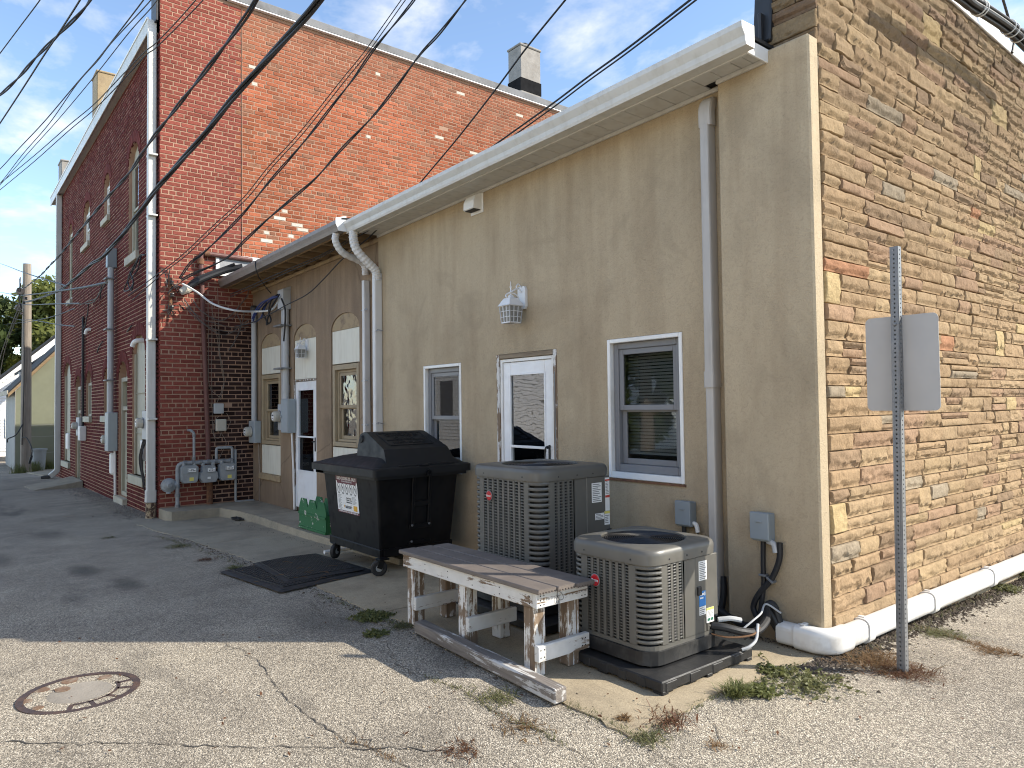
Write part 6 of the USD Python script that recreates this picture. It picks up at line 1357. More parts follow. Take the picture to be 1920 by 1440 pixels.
# ---- conduits, panel and meter on the brown wall
def pipe(pts, r_, rad=.06, n=12): return tube(round_path(pts, rad, 5), r_, n)
def strap(c, r_, mat_='galvanised'): return bx(c[0] - r_ - .025, c[0] + r_ + .025, c[1] - r_ - .004, c[1] + r_ * .4, c[2] - .012, c[2] + .012, .002)
mx = -8.73
et = Thing('electric_service', (mx, WL, 1.2), 'grey electric panel with meter, twin conduits rising to a weatherhead box on the brown wall', 'electric panel')
P0 = PY(536, 750, WL - .06); P1 = PY(549, 812, WL - .06)
ex0, ex1, ez0, ez1 = P0[0] - .02, PY(546, 780, WL - .06)[0] + .04, float(PY(540, 812, WL - .1)[2]), float(PY(540, 748, WL - .1)[2])
add('panel', bx(ex0, ex1, WL - .13, WL - .002, ez0, ez1, .008), 'panel_grey', et)
add('cover', [bx(ex0 + .012, ex1 - .012, WL - .138, WL - .131, ez0 + .015, ez1 - .015, .003), bx(ex0 + .03, ex0 + .06, WL - .155, WL - .1385, ez0 + (ez1 - ez0) * .45, ez0 + (ez1 - ez0) * .52, .004)], 'panel_grey', et)
add('breaker_window', bx(ex0 + .0, ex0 + .035, WL - .142, WL - .1385, ez0 + (ez1 - ez0) * .44, ez0 + (ez1 - ez0) * .53, .002), 'ac_dark', et)
msx = ex0 - .14
add('meter_socket', bx(msx - .10, ex0 - .003, WL - .09, WL - .002, ez0 + .04, ez0 + .44, .006), 'conduit_grey', et)
def meter_head(x, y, z, parent, r_=.088):
    m = add('meter', lathe([(r_, 0), (r_, .015), (r_ * .93, .02), (r_ * .93, .085), (r_ * .82, .105), (0, .108)], (x, y, z), -EY, 24), 'meter_dial', parent)
    add('dial', lathe([(0, .001), (r_ * .6, .001)], (x, y - .109, z), -EY, 20), 'label_white', m); add('ring', lathe([(r_ * 1.02, .0), (r_ * 1.06, .006), (r_ * 1.02, .018)], (x, y, z), -EY, 24), 'galvanised', m)
    add('digits', [bx(x - r_ * .4, x + r_ * .4, y - .1115, y - .1105, z + .01, z + .03), bx(x - r_ * .3, x + r_ * .3, y - .1115, y - .1105, z - .035, z - .025)], 'label_ink', m)
meter_head(msx - .02, WL - .091, ez0 + .25, et)
hb0, hb1 = PY(526, 545, WL - .06), PY(538, 582, WL - .06)
wx0, wx1, wz0, wz1 = float(PY(525, 560, WL - .09)[0]), float(PY(538, 560, WL - .03)[0]), float(PY(530, 580, WL - .1)[2]), float(PY(530, 543, WL - .1)[2])
wx1 = wx0 + .22
add('weatherhead_box', [bx(wx0, wx1, WL - .13, WL - .002, wz0, wz1, .006), prism([(0, 0), (.13, 0), (.13, .05), (0, .0)], .22, (wx0, WL - .132, wz1), EY, EZ)], 'conduit_grey', et)
xa, xb = wx0 + .055, wx0 + .16
add('conduit', pipe([(xa, WL - .055, wz1 - .1), (xa, WL - .055, ez0 + .45)], .036), 'conduit_grey', et); add('conduit', pipe([(xb, WL - .06, wz0 - .001), (xb, WL - .06, ez1 + .001)], .047), 'conduit_grey', et)
each('coupling', [cyl((xb, WL - .06, ez1 + .10), (xb, WL - .06, ez1 + .22), .054)], 'conduit_grey', et)
each('strap', [strap(((xa + xb) / 2, WL - .06, z), .12) for z in (2.78, 2.12)], 'galvanised', et)
add('ground_conduit', pipe([(ex1 - .05, WL - .05, ez0), (ex1 - .045, WL - .03, ez0 - .5), (ex1 - .01, WL - .03, -.02)], .014, .1, 8), 'pvc_white', et)
# meter and conduit in the inside corner
cm = Thing('electric_meter', (BX + .3, WL, 1.2), 'round electric meter in a grey box in the inside corner beside the brick wall', 'electric meter')
c0 = PY(463, 807, WL - .05); X_ = BX + .13
add('meter_socket', bx(X_ - .02, X_ + .27, WL - .11, WL - .002, c0[2] - .20, c0[2] + .17, .008), 'panel_grey', cm)
meter_head(X_ + .10, WL - .111, c0[2] - .01, cm)
ctz = float(PY(466, 588, WL - .05)[2])
add('conduit', pipe([(X_ + .10, WL - .06, c0[2] + .17), (X_ + .10, WL - .06, ctz)], .044), 'conduit_grey', cm)
add('weatherhead', lathe([(.044, 0), (.06, .01), (.062, .06), (.04, .10), (0, .11)], (X_ + .10, WL - .06, ctz), n=14), 'insulator', cm)
add('ground_wire', pipe([(X_ + .22, WL - .03, c0[2] - .2), (X_ + .24, WL - .02, .5), (X_ + .23, WL - .02, -.05)], .008, .1, 6), 'cable_tan', cm)
# ---- things on the south brick wall
def SX(px, py, d=0.0): return PX(px, py, BX + d)
bp_ = Thing('brown_pipe', (BX, -.6, 2), 'dark red painted pipe rising up the brick wall and turning under the eave', 'pipe')
a, b, c_ = SX(393, 1000 - 35, .05), SX(376, 474, .05), SX(470, 488, .05)
add('riser', pipe([(BX + .055, a[1] - .0, -.06), (BX + .055, SX(390, 830, .05)[1], .95), (BX + .055, b[1], b[2]), (BX + .055, .1, b[2] - .02)], .040, .07), 'brown_pipe', bp_)
each('union', [cyl((BX + .055, b[1], b[2] - .10), (BX + .055, b[1], b[2] - .19), .055), cyl((BX + .055, b[1] + .06, b[2]), (BX + .055, b[1] + .14, b[2]), .05)], 'rusty_iron', bp_)
add('rusty_foot', [cyl((BX + .055, a[1], -.08), (BX + .055, a[1], .35), .050)], 'rusty_iron', bp_)
# gas meters on their manifold
zgm = lambda px, py: SX(px, py, .16)
gas = Thing('gas_manifold', (BX + .1, -.9, .4), 'grey gas piping with round regulator along the brick wall', 'gas pipe')
yR = zgm(333, 910)[1]; zM = zgm(390, 866)[2]; X1 = BX + .15
yEnd = zgm(437, 866)[1]
each('riser', [pipe([(X1, yR, -.14), (X1, yR, zM - .0), (X1, yEnd, zM)], .030, .09), pipe([(X1 - .03, yEnd, zM + .02), (X1 - .03, yEnd, zM + .22), (X1 - .03, zgm(407, 845)[1], zM + .22), (X1 - .03, zgm(407, 845)[1], zM)], .022, .04), pipe([(X1 - .05, yEnd + .06, zM + .18), (X1 - .05, yEnd + .06, -.05), (X1 - .05, .1, -.05)], .022, .05)], 'meter_grey', gas)
yT = zgm(364, 870)[1]; zT = zgm(361, 812)[2]
add('vent_pipe', [pipe([(X1, yT, zM), (X1, yT, zT), (X1, yT - .05, zT + .045), (BX + .0, yT - .05, zT + .045)], .020, .03)], 'meter_grey', gas)
each('joint', [cyl((X1, y_, zM + .001), (X1, y_ + .05, zM + .001), .040) for y_ in np.linspace(yR + .09, yEnd - .06, 7)] + [cyl((X1, yR, z_), (X1, yR, z_ + .05), .040) for z_ in (-.05, .12, .26)] + [cyl((X1, yT, z_), (X1, yT, z_ + .04), .028) for z_ in (zM + .05, zT - .06)], 'galvanised', gas)
rg = zgm(319, 910); yr, zr = yR - .13, rg[2]
add('regulator', [lathe([(0, -.07), (.05, -.07), (.06, -.03), (.105, -.012), (.115, -.008), (.115, .008), (.105, .012), (.085, .04), (.04, .065), (.03, .085), (0, .085)], (X1, yr, zr), EX, 24), cyl((X1, yr + .08, zr), (X1, yR, zr), .045), cyl((X1, yr, zr - .10), (X1, yr, zr - .13), .035)], 'meter_grey', gas)
each('regulator_bolt', [lathe([(0, .012), (.008, .012), (.008, 0)], (X1 + .012, yr + .1 * math.cos(a_), zr + .1 * math.sin(a_)), EX, 6) for a_ in np.linspace(0, 6.28, 9)[:-1]], 'galvanised', gas)
add('boot', lathe([(.03, .06), (.05, .05), (.075, 0), (.085, -.03)], (X1, yR, -.115), n=12), 'rubber', gas)
def gas_meter(px, py, label, tilt=0, style=0):
    c = zgm(px, py); y, z = c[1], c[2]; x = X1 + .01
    t = Thing('gas_meter', (x, y, z), label, 'gas meter')
    w = .125; hgt_ = .135
    if style == 1:
        o = [(-.09, hgt_), (.09, hgt_), (.10, .04), (.13, .02), (.14, -.06), (.10, -hgt_), (-.10, -hgt_), (-.14, -.06), (-.13, .02), (-.10, .04)]
    else: o = [(-w, hgt_ * .85), (-w * .8, hgt_), (w * .8, hgt_), (w, hgt_ * .85), (w, -.02), (w * .92, -hgt_ * .8), (w * .7, -hgt_), (-w * .7, -hgt_), (-w * .92, -hgt_ * .8), (-w, -.02)]
    o = Polygon(o).buffer(-.015).buffer(.015, quad_segs=3)
    add('case', prism(o, .15, (x - .07, y, z), EY, EZ), 'meter_grey', t)
    add('rim', prism(o.buffer(.008), .02, (x + .0, y, z), EY, EZ), 'meter_grey', t)
    add('index_box', bx(x + .081, x + .10, y - .045, y + .095, z + .025, z + .105, .006), 'meter_grey', t)
    p = add('index_plate', bx(x + .1005, x + .1025, y - .03, y + .085, z + .04, z + .095), 'label_white', t); add('digits', [bx(x + .1026, x + .1034, y - .015 + k * .024, y - .001 + k * .024, z + .052, z + .068) for k in range(4)] + [bx(x + .1026, x + .1034, y + .005, y + .05, z + .078, z + .086)], 'label_ink', p)
    if style != 1: add('tag', bx(x + .081, x + .083, y - .01, y + .055, z - .105, z - .05), 'label_yellow', t)
    else: add('tag', bx(x + .081, x + .083, y - .03, y + .02, z - .08, z - .045), 'label_white', t)
    for s in (-1, 1):
        each('connection', [cyl((x + .0, y + s * .08, z + hgt_ - .002), (x + .0, y + s * .08, zM + (.0 if s < 0 else .0)), .020, 12), cyl((x, y + s * .08, z + hgt_ + .005), (x, y + s * .08, z + hgt_ + .045), .032, 8)], 'meter_grey', t)
gas_meter(354, 889, 'first gas meter from the regulator, with square case and yellow tag')
gas_meter(390, 888, 'middle gas meter, narrow shouldered case with small white tag', style=1)
gas_meter(425, 884, 'third gas meter, nearest the inside corner of the walls')
# small boxes with phone wires
c = SX(411, 766, .05); tb_ = Thing('phone_box', (BX, c[1], c[2]), 'small white telephone box on the dark brick, upper of two', 'phone box')
add('case', bx(BX + .008, BX + .07, c[1] - .085, c[1] + .075, c[2] - .085, c[2] + .085, .012), 'conduit_grey', tb_)
c2 = SX(415, 797, .05); tb2 = Thing('phone_box', (BX, c2[1], c2[2]), 'small beige telephone box below the white one', 'phone box')
add('case', bx(BX + .008, BX + .08, c2[1] - .09, c2[1] + .08, c2[2] - .10, c2[2] + .10, .012), 'meter_dial', tb2); add('cover', bx(BX + .0805, BX + .087, c2[1] - .075, c2[1] + .065, c2[2] - .085, c2[2] + .085, .004), 'meter_dial', tb2)
dw_ = [smooth_path([SX(a_, b_, d_) for a_, b_, d_ in L]) for L in (
    [(390, 560, .03), (391, 640, .03), (392, 720, .04), (411, 745, .05)], [(395, 570, .03), (405, 620, .04), (415, 690, .04), (420, 720, .04), (413, 750, .05)], [(408, 540, .03), (410, 600, .03), (412, 660, .03), (420, 715, .03), (405, 760, .05)], [(411, 780, .06), (402, 790, .06), (400, 815, .05), (410, 822, .06), (415, 810, .06)], [(415, 812, .06), (424, 830, .05), (418, 845, .05), (412, 858, .05)], [(425, 775, .04), (432, 790, .04), (425, 805, .06)], [(398, 560, .03), (397, 700, .03), (399, 800, .03), (405, 830, .03)])]
add('phone_wires', [tube(p_, .0042, 5) for p_ in dw_], 'cable_tan', label='loose thin tan phone wires straggling down the dark brick', cat='wires')
# service bracket where the wires land
br = Thing('wire_bracket', (BX, -1.1, 3.2), 'rusty iron bracket on the brick holding a cluster of service wires', 'bracket')
k0, k1 = SX(320, 527, .06), SX(322, 575, .06)
add('bar', [bx(BX + .005, BX + .055, k0[1] - .02, k0[1] + .03, k1[2] - .06, k0[2] + .06, .006)], 'rusty_iron', br)
for i, (a_, b_) in enumerate(((322, 530), (323, 553), (322, 577))):
    c = SX(a_, b_, .10); add('insulator', lathe([(.0, 0), (.03, 0), (.036, .015), (.022, .03), (.036, .045), (.03, .06), (0, .06)], (c[0], c[1], c[2] - .03), n=12), 'insulator', br)
rr = np.random.default_rng(12); tg = []
for i in range(9):
    c = SX(330 + rr.uniform(-16, 12), 560 + rr.uniform(-35, 28), .10); pts = [c + rr.normal(0, .07, 3) * [0.4, 1, 1] for _ in range(5)]; tg.append(tube(smooth_path(pts, 5), .006, 5))
each('tangle', tg, 'cable_black', br)
q0, q1, q2 = SX(345, 542, .12), SX(372, 527, .16), SX(420, 508, .2)
hd_ = Thing('service_cable', (BX, q0[1], q0[2]), 'thick black service cable with pale weathered end cap over the brick', 'service cable')
add('cable', [tube(smooth_path([q0 + [0, .03, 0], q1, q2, SX(455, 500, .3)]), [.055] * 24 + [.05] if False else .050, 10), tube(smooth_path([q0 + [0, .04, .05], q1 + [0, 0, .06], q2 + [0, 0, .05], SX(440, 495, .3)]), .022, 8)], 'cable_black', hd_)
add('end_cap', tube([q0 + [0, -.05, -.06], q0 + [0, .03, .0], q0 + [0, .10, .03]], [.05, .078, .06], 12), 'meter_dial', hd_)
# ---- alley front fixtures
def FY_(px, py, d=0.0): return PY(px, py, BY - d)
cA, cB = FY_(206, 470, .08), FY_(212, 800, .08)
se = Thing('electric_service', (cA[0], BY, 2.5), 'grey conduit mast with meter panel between the arched doors of the brick front', 'electric panel')
cxx = (cA[0] + cB[0]) / 2
add('weatherhead', bx(cxx - .09, cxx + .09, BY - .17, BY - .002, cA[2] - .38, cA[2], .01), 'box_grey', se)
add('conduit', pipe([(cxx + .03, BY - .10, cA[2] - .38), (cxx + .03, BY - .10, 1.47)], .055), 'conduit_grey', se); add('conduit', pipe([(cxx - .10, BY - .07, 3.55), (cxx - .10, BY - .07, 1.47)], .03), 'conduit_grey', se)
each('clamp', [strap((cxx, BY - .10, z), .10) for z in (4.1, 3.1, 2.1)], 'galvanised', se)
add('panel', bx(cxx - .12, cxx + .22, BY - .17, BY - .002, .72, 1.47, .008), 'panel_grey', se)
add('meter_socket', bx(cxx - .34, cxx - .122, BY - .10, BY - .002, .72, 1.12, .006), 'conduit_grey', se); meter_head(cxx - .25, BY - .101, .94, se)
add('lower_box', [bx(cxx - .08, cxx + .14, BY - .10, BY - .002, .26, .68, .03)], 'pvc_white', se)
add('drop_pipe', pipe([(cxx + .16, BY - .04, .72), (cxx + .16, BY - .03, -.35)], .022), 'pvc_white', se)
m1 = FY_(263, 795, .1)
e2 = Thing('electric_meter', (m1[0], BY, m1[2]), 'round electric meter with dangling wires beside the white corner downspout', 'electric meter')
add('meter_socket', bx(m1[0] + .12, m1[0] + .44, BY - .10, BY - .002, m1[2] - .25, m1[2] + .22, .006), 'conduit_grey', e2); meter_head(m1[0] + .2, BY - .101, m1[2] + .02, e2)
add('phone_box', bx(m1[0] - .22, m1[0] + .02, BY + .055, BY - .06, m1[2] - .62, m1[2] - .28, .01), 'pvc_white', e2)
add('conduit', pipe([(m1[0] + .36, BY - .05, m1[2] + .22), (m1[0] + .36, BY - .05, 5.2)], .022), 'cable_grey', e2)
rr = np.random.default_rng(3)
add('loose_wires', [tube(smooth_path([(m1[0] + .1 + .3 * rr.random(), BY - .08, m1[2] - .25), (m1[0] + rr.uniform(0, .3), BY - .12, m1[2] - .55), (m1[0] + rr.uniform(0.1, .4), BY - .10, m1[2] - .85 - .25 * rr.random())]), .009, 5) for _ in range(7)], 'cable_black', e2)
m2 = FY_(146, 800, .1)
e3 = Thing('electric_meter', (m2[0], BY, m2[2]), 'electric meter on the far arched door of the brick front', 'electric meter')
add('meter_socket', bx(m2[0] - .3, m2[0] + .15, BY - .10, BY + .04, m2[2] - .22, m2[2] + .22, .008), 'conduit_grey', e3); meter_head(m2[0] - .15, BY - .101, m2[2] + .02, e3)
add('junction_box', [bx(m2[0] + .30, m2[0] + .55, BY - .14, BY - .002, m2[2] - .32, m2[2] + .02, .012)], 'pvc_white', e3); 
each('conduit', [pipe([(m2[0] + .36, BY - .05, m2[2]), (m2[0] + .36, BY - .05, 3.75)], .03), pipe([(m2[0] + .28, BY - .05, m2[2] + .2), (m2[0] + .32, BY - .05, 3.6)], .016)], 'cable_black', e3)
m3 = FY_(128, 828, .0)
add('white_box', bx(m3[0] - .2, m3[0] + .2, BY - .04, BY + .068, m3[2] - .2, m3[2] + .22, .02), 'pvc_white', label='small white box on the farthest boarded opening', cat='electrical box')
for i, (a_, b_, c_, lab) in enumerate(((247, 640, 270, 'white elbow vent pipe poking out of the tall boarded arch'), (160, 619, 170, 'short white vent pipe poking from the brick front above a window'))):
    p0 = FY_(c_, b_ - 1, 0); s_ = (.55, .3)[i]
    add('vent_pipe', tube(smooth_path([(p0[0], BY + .10, p0[2]), (p0[0], BY - .16 * s_, p0[2]), (p0[0] - .05, BY - .26 * s_, p0[2] - .03), (p0[0] - .08, BY - .30 * s_, p0[2] - .10)], 5), .038, 12), 'pvc_white', label=lab, cat='pipe')
# loose cable loops hanging on the front
rr = np.random.default_rng(8)
def loops(name, pts_list, mat_, rad, label): add(name, [tube(smooth_path([FY_(a_, b_, d_) for a_, b_, d_ in L], 6), rad, 5) for L in pts_list], mat_, label=label, cat='cable')
loops('cable_coil', [[(262, 480, .03), (250, 500, .08), (240, 525, .1), (246, 545, .12), (250, 528, .1), (244, 510, .1)], [(258, 485, .03), (247, 512, .09), (238, 530, .1), (233, 545, .12), (243, 543, .12), (251, 530, .1)], [(265, 478, .03), (258, 505, .08), (244, 525, .1)], [(272, 478, .02), (262, 480, .04), (252, 505, .08)]], 'cable_black', .012, 'coiled black cable hanging below the tall upper window sill')
loops('cable_coil', [[(204, 520, .1), (196, 535, .1), (188, 548, .12), (180, 560, .1), (165, 565, .1), (150, 572, .1)], [(193, 530, .1), (186, 550, .1), (175, 566, .1), (160, 570, .1)], [(190, 534, .1), (188, 560, .1)], [(166, 570, .1), (164, 590, .1), (158, 615, .1), (155, 600, .1)]], 'cable_black', .012, 'drooping black cables gathered at the conduit mast of the brick front')
loops('cable_coil', [[(182, 661, .02), (186, 650, .03), (192, 640, .03)], [(238, 622, .02), (244, 614, .03), (247, 610, .02)]], 'cable_black', .012, 'stray black cable ends on the brick front')
# ================================================================ utility pole and overhead wires
ub = PZ(48, 888, -0.575); UX, UY = float(ub[0]), float(ub[1])
ut = PY(43, 508, UY)
pole = Thing('utility_pole', (UX, UY, -.6), 'weathered wooden utility pole standing in the alley beyond the brick building', 'utility pole')
pv = tube([(UX, UY, -.9), (UX, UY, 2), (UX - .02, UY, ut[2])], [.165, .15, .125], 18)
add('pole', pv, 'pole_wood', pole, smooth=40)
c = PY(44, 548, UY - .1)
add('transformer_bracket', [box((UX, UY - .16, c[2]), (.12, .16, .12), .02), cyl((UX - .06, UY - .2, c[2] + .02), (UX + .10, UY - .2, c[2] + .02), .11)], 'insulator', pole)
for i, (a_, b_) in enumerate(((46, 570), (40, 575), (50, 562), (42, 590))):
    c = PY(a_, b_, UY - .14); add('insulator', lathe([(0, 0), (.04, 0), (.05, .02), (.03, .05), (.045, .08), (0, .10)], (c[0], UY - .16, c[2]), n=12), 'insulator', pole)
rr = np.random.default_rng(5)
add('drop_wire', [tube(smooth_path([(UX + .13, UY - .1, 5.0), (UX + .17, UY - .08, 3.0), (UX + .17, UY - .10, 1.2), (UX + .15, UY - .12, .4)]), .016, 6), tube(smooth_path([(UX + .16, UY - .1, 1.1), (UX + .3, UY - .3, .75), (UX + .1, UY - .5, .62), (UX - .2, UY - .5, .5)]), .02, 6), tube(smooth_path([(UX + .16, UY - .1, .65), (UX + .45, UY + .0, .62), (UX + .75, UY + .1, .3), (UX + .72, UY + .1, .05)]), .02, 6), tube(smooth_path([(UX + .72, UY + .1, .05), (UX + .6, UY + .08, -.08), (UX + .5, UY + .06, -.2)]), .04, 6)], 'cable_black', pole)
add('pole_loops', [tube(smooth_path([(UX + rr.normal(0, .15), UY - .2, ut[2] - .9 + rr.normal(0, .25)) for _ in range(5)], 6), .014, 5) for _ in range(6)], 'cable_black', pole)
rr = np.random.default_rng(6)

def vplane(pix, A, B, sag_extra=None):
    """Wire seen along the pixels, hanging in the upright plane through A and B."""
    A, B = np.asarray(A, float), np.asarray(B, float); d = B - A; n = np.array([-d[1], d[0], 0]); n /= np.linalg.norm(n); out = []
    for a_, b_ in pix:
        q = ray(a_, b_); out.append(CAM + q * ((A - CAM) @ n) / (q @ n))
    return np.array(out)
def wire(name, P, rad, mat_, label, twist=0, group=None, cat='overhead wire', pitch=2.2):
    """Cable along the points; twist > 0 winds two strands about a bearer."""
    P = smooth_path(P, 10)
    if not twist: add(name, tube(P, rad, 7), mat_, label=label, cat=cat, group=group); return
    L = np.concatenate([[0], np.cumsum(np.linalg.norm(np.diff(P, axis=0), axis=1))]); t, a, b = frames(P); n = max(int(L[-1] / .05), 20); s = np.linspace(0, L[-1], min(n, 700))
    Q = np.stack([np.interp(s, L, P[:, k]) for k in range(3)], 1); t, a, b = frames(Q); ms = []
    for k in range(twist):
        ph = 2 * math.pi * k / twist + s * 2 * math.pi / pitch
        ms.append(tube(Q + (np.cos(ph)[:, None] * a + np.sin(ph)[:, None] * b) * rad * .8, rad * .72, 6))
    add(name, ms, mat_, label=label, cat=cat, group=group)
AL = UY + .0             # wires of the alley line hang over the poles' line
def along(pix, y=0): return vplane(pix, (UX, UY - .12, 0), (2.0, -2.05 + y, 0))
def level(pix, z): return np.array([PZ(a_, b_, z) for a_, b_ in pix])
def drop(pix, P0, z1, k=0):
    """From P0 (seen at the k-th pixel) to the height z1 at the last one, straight in plan."""
    p = np.array(pix, float); L = np.concatenate([[0], np.cumsum(np.linalg.norm(np.diff(p, axis=0), axis=1))]); t0 = np.linalg.norm(np.asarray(P0) - CAM); t1 = np.linalg.norm(PZ(*pix[-1], z1) - CAM)
    f = (L - L[k]) / (L[-1] - L[k]); return np.array([CAM + ray(*q) / ((1 - w) / t0 + w / t1) for q, w in zip(pix, f)])
wire('overhead_cable', along([(46, 566), (62, 563), (106, 547), (134, 528), (169, 497), (194, 480), (240, 427), (295, 353), (370, 267), (457, 160), (557, 50), (598, 0), (640, -60)], 0), .020, 'cable_black', 'thickest black overhead cable, sweeping up from the pole across the brick wall', 3, pitch=4.5)
wire('overhead_cable', along([(46, 540), (75, 517), (94, 497), (113, 477), (187, 387), (240, 327), (270, 283), (293, 250), (393, 123), (457, 37), (480, 0), (510, -50)], -.1), .015, 'cable_black', 'dark twisted overhead cable left of the thickest one, passing the brick corner', 2)
# lines seen against the sky on the left
sky_lines = [('thin wire at the top left corner of the sky', [(-30, 140), (0, 100), (36, 52), (75, 0), (105, -45)], .010, 0), ('heavy twisted cable crossing the clouds at far left', [(-40, 205), (0, 178), (36, 144), (69, 106), (111, 64), (150, 25), (169, 0), (190, -40)], .022, 2), ('straight black wire crossing the twisted cable at far left', [(-30, 275), (0, 231), (42, 167), (83, 103), (111, 61), (150, 0), (175, -45)], .015, 0),
             ('upper wire of the thin bunch left of the brick eave', [(-30, 345), (0, 317), (36, 278), (83, 228), (144, 156), (181, 114), (214, 72), (269, 0), (300, -45)], .011, 0), ('second wire of the thin bunch left of the brick eave', [(-30, 372), (0, 344), (42, 290), (92, 232), (144, 158), (183, 114), (211, 78), (283, 0), (310, -40)], .009, 0), ('third wire of the thin bunch, touching the white eave', [(-30, 380), (0, 347), (50, 290), (111, 222), (178, 142), (242, 61), (289, 8), (320, -40)], .008, 0)]
for i, (lab, pix, rad, tw) in enumerate(sky_lines): wire('overhead_wire', level(pix, 7.4 - .12 * i), rad * .8, 'cable_black', lab, tw)
pw = [((-30, 366), (0, 344), (64, 292), (128, 236), (178, 194), (231, 139), (272, 97), (292, 81), (330, 42), (367, 0), (400, -40)), ((-30, 380), (0, 356), (64, 303), (128, 246), (178, 204), (231, 150), (272, 105), (292, 90), (333, 50), (381, 0), (415, -40))]
for lab, pix in zip(('upper of two thin parallel wires crossing the white eave', 'lower of two thin parallel wires crossing the white eave'), pw): wire('overhead_wire', level(pix, 7.0), .008, 'cable_black', lab)
# service drops from the pole behind the viewer to the brick bracket
K = SX(330, 535, .12); K2 = SX(345, 545, .15)
wire('service_drop', drop([(337, 522), (358, 492), (383, 473), (450, 407), (503, 343), (547, 293), (583, 250), (627, 193), (663, 147), (703, 90), (750, 33), (776, 0), (815, -55)], K, 7.6), .015, 'cable_black', 'left twisted black service drop running to the bracket on the brick', 2)
wire('service_drop', drop([(340, 525), (365, 512), (400, 497), (430, 480), (457, 453), (503, 410), (547, 373), (593, 333), (640, 280), (700, 217), (743, 163), (787, 103), (820, 67), (850, 30), (873, 0), (915, -55)], K2, 7.6), .016, 'cable_black', 'right twisted black service drop crossing the orange brick', 2)
for lab, dx in (('left of two thin straight wires crossing the red brick', 0), ('right of two thin straight wires crossing the red brick', 8)):
    wire('service_drop', drop([(240 + dx, 555 + dx), (297 + dx, 513), (343 + dx, 477), (403 + dx, 420), (457 + dx, 370), (503 + dx, 313), (563 + dx, 247), (640 + dx, 150), (683 + dx, 97), (750 + dx, 3), (785 + dx, -45)], SX(297, 513, .55), 7.8, 1), .007, 'cable_black', lab)
S6 = SX(440, 612, .2)
wire('service_drop', drop([(440, 612), (469, 606), (504, 590), (537, 572), (577, 551), (608, 522), (644, 484), (692, 445), (729, 407), (756, 380), (807, 320), (863, 253), (933, 163), (987, 90), (1060, 0), (1100, -50)], [BX + .8, WL - .65, 3.0], 4.55), .0075, 'cable_black', 'long single black wire passing in front of the grey chimney')
wire('service_drop', drop([(432, 552), (465, 538), (533, 508), (598, 480), (650, 451), (690, 428), (745, 395), (820, 350), (937, 265), (1035, 195), (1100, 146), (1180, 88), (1294, 0), (1350, -45)], [BX + .5, -.50, 3.35], 3.98), .0075, 'cable_black', 'upper of the wire pair skimming the white gutter')
wire('service_drop', drop([(432, 556), (465, 543), (533, 513), (598, 484), (650, 455), (690, 433), (745, 401), (820, 357), (937, 273), (1035, 203), (1100, 154), (1180, 96), (1305, 0), (1360, -42)], [BX + .5, -.52, 3.33], 3.95), .006, 'cable_black', 'lower of the wire pair skimming the white gutter')
# wires about the pole
for lab, pix, rad in (('wire rising to the left past the pole top', [(-20, 488), (0, 494), (40, 509), (105, 530), (125, 537)], .014), ('slack wire from the pole to the far brick corner', [(-20, 545), (0, 548), (30, 553), (60, 552), (100, 547), (150, 540), (200, 530)], .016), ('upper of the wires leaving the pole towards the lamp arm', [(-20, 553), (0, 557), (25, 565), (45, 571), (100, 570), (150, 569)], .012), ('lower of the wires leaving the pole towards the lamp arm', [(-20, 580), (0, 587), (30, 598), (60, 600), (105, 608), (140, 612)], .010), ('thin wire sagging left of the pole below the others', [(-20, 607), (0, 608), (40, 605), (80, 598), (110, 590), (140, 578)], .009)):
    wire('overhead_wire', along(pix, -1.0), rad, 'cable_black', lab)
for lab, pix in (('left of two guy wires slanting down from the pole', [(-12, 735), (0, 672), (20, 615), (36, 574)]), ('right of two guy wires slanting down from the pole', [(-6, 735), (8, 660), (25, 612), (40, 576)])):
    wire('guy_wire', drop(pix[::-1], (UX, UY - .2, 5.2), 0.5), .016, 'cable_grey', lab, cat='guy wire')
c0, c1 = level([(-30, 582), (38, 573)], 5.6)
LYY = c1[1]
la = Thing('street_lamp', (c1[0], LYY, c1[2]), 'dark street lamp head at the left edge beside the pole', 'street lamp')
add('head', loft([[(x_, LYY + .16 * math.cos(a_) * k_, z_ + .09 * math.sin(a_) * k_) for a_ in np.linspace(0, 2 * math.pi, 13)[:-1]] for x_, z_, k_ in ((c1[0] - .85, c1[2] - .06, .3), (c1[0] - .7, c1[2] - .05, .85), (c1[0] - .3, c1[2] - .02, 1), (c1[0] - .05, c1[2], .75), (c1[0], c1[2] + .01, .3))]), 'insulator', la)
# white line looping to the brown wall's weatherhead, and the blue looped ends
e0 = SX(342, 532, .15)
wl_ = [e0, PX(370, 548, BX + .35), PX(400, 570, BX + .6), PX(440, 582, BX + .9), PY(480, 584, WL - .25), PY(510, 580, WL - .12), PY(525, 560, WL - .1)]
wire('service_cable', np.array(wl_), .016, 'cable_white', 'pale sagging cable between the brick bracket and the brown wall conduits', cat='cable')
lp = [[(525, 552), (505, 560), (485, 580), (475, 600), (478, 603), (490, 595), (500, 570), (520, 556)], [(520, 552), (508, 565), (504, 585), (508, 600), (503, 606), (495, 592), (492, 580), (500, 568)], [(523, 553), (507, 580), (500, 606), (502, 608)], [(520, 556), (490, 568), (476, 590), (473, 598)], [(528, 560), (535, 585), (532, 640)]]
bl = Thing('wire_loops', (-9.1, WL - .15, 3.2), 'blue and black looped wire ends hanging at the brown wall weatherhead', 'wires')
for i, L in enumerate(lp): add('loop', tube(smooth_path([PY(a_, b_, WL - .13 - .02 * i) for a_, b_ in L], 6), .013, 6), ('cable_blue', 'cable_black', 'cable_black', 'cable_blue', 'cable_black')[i], bl)
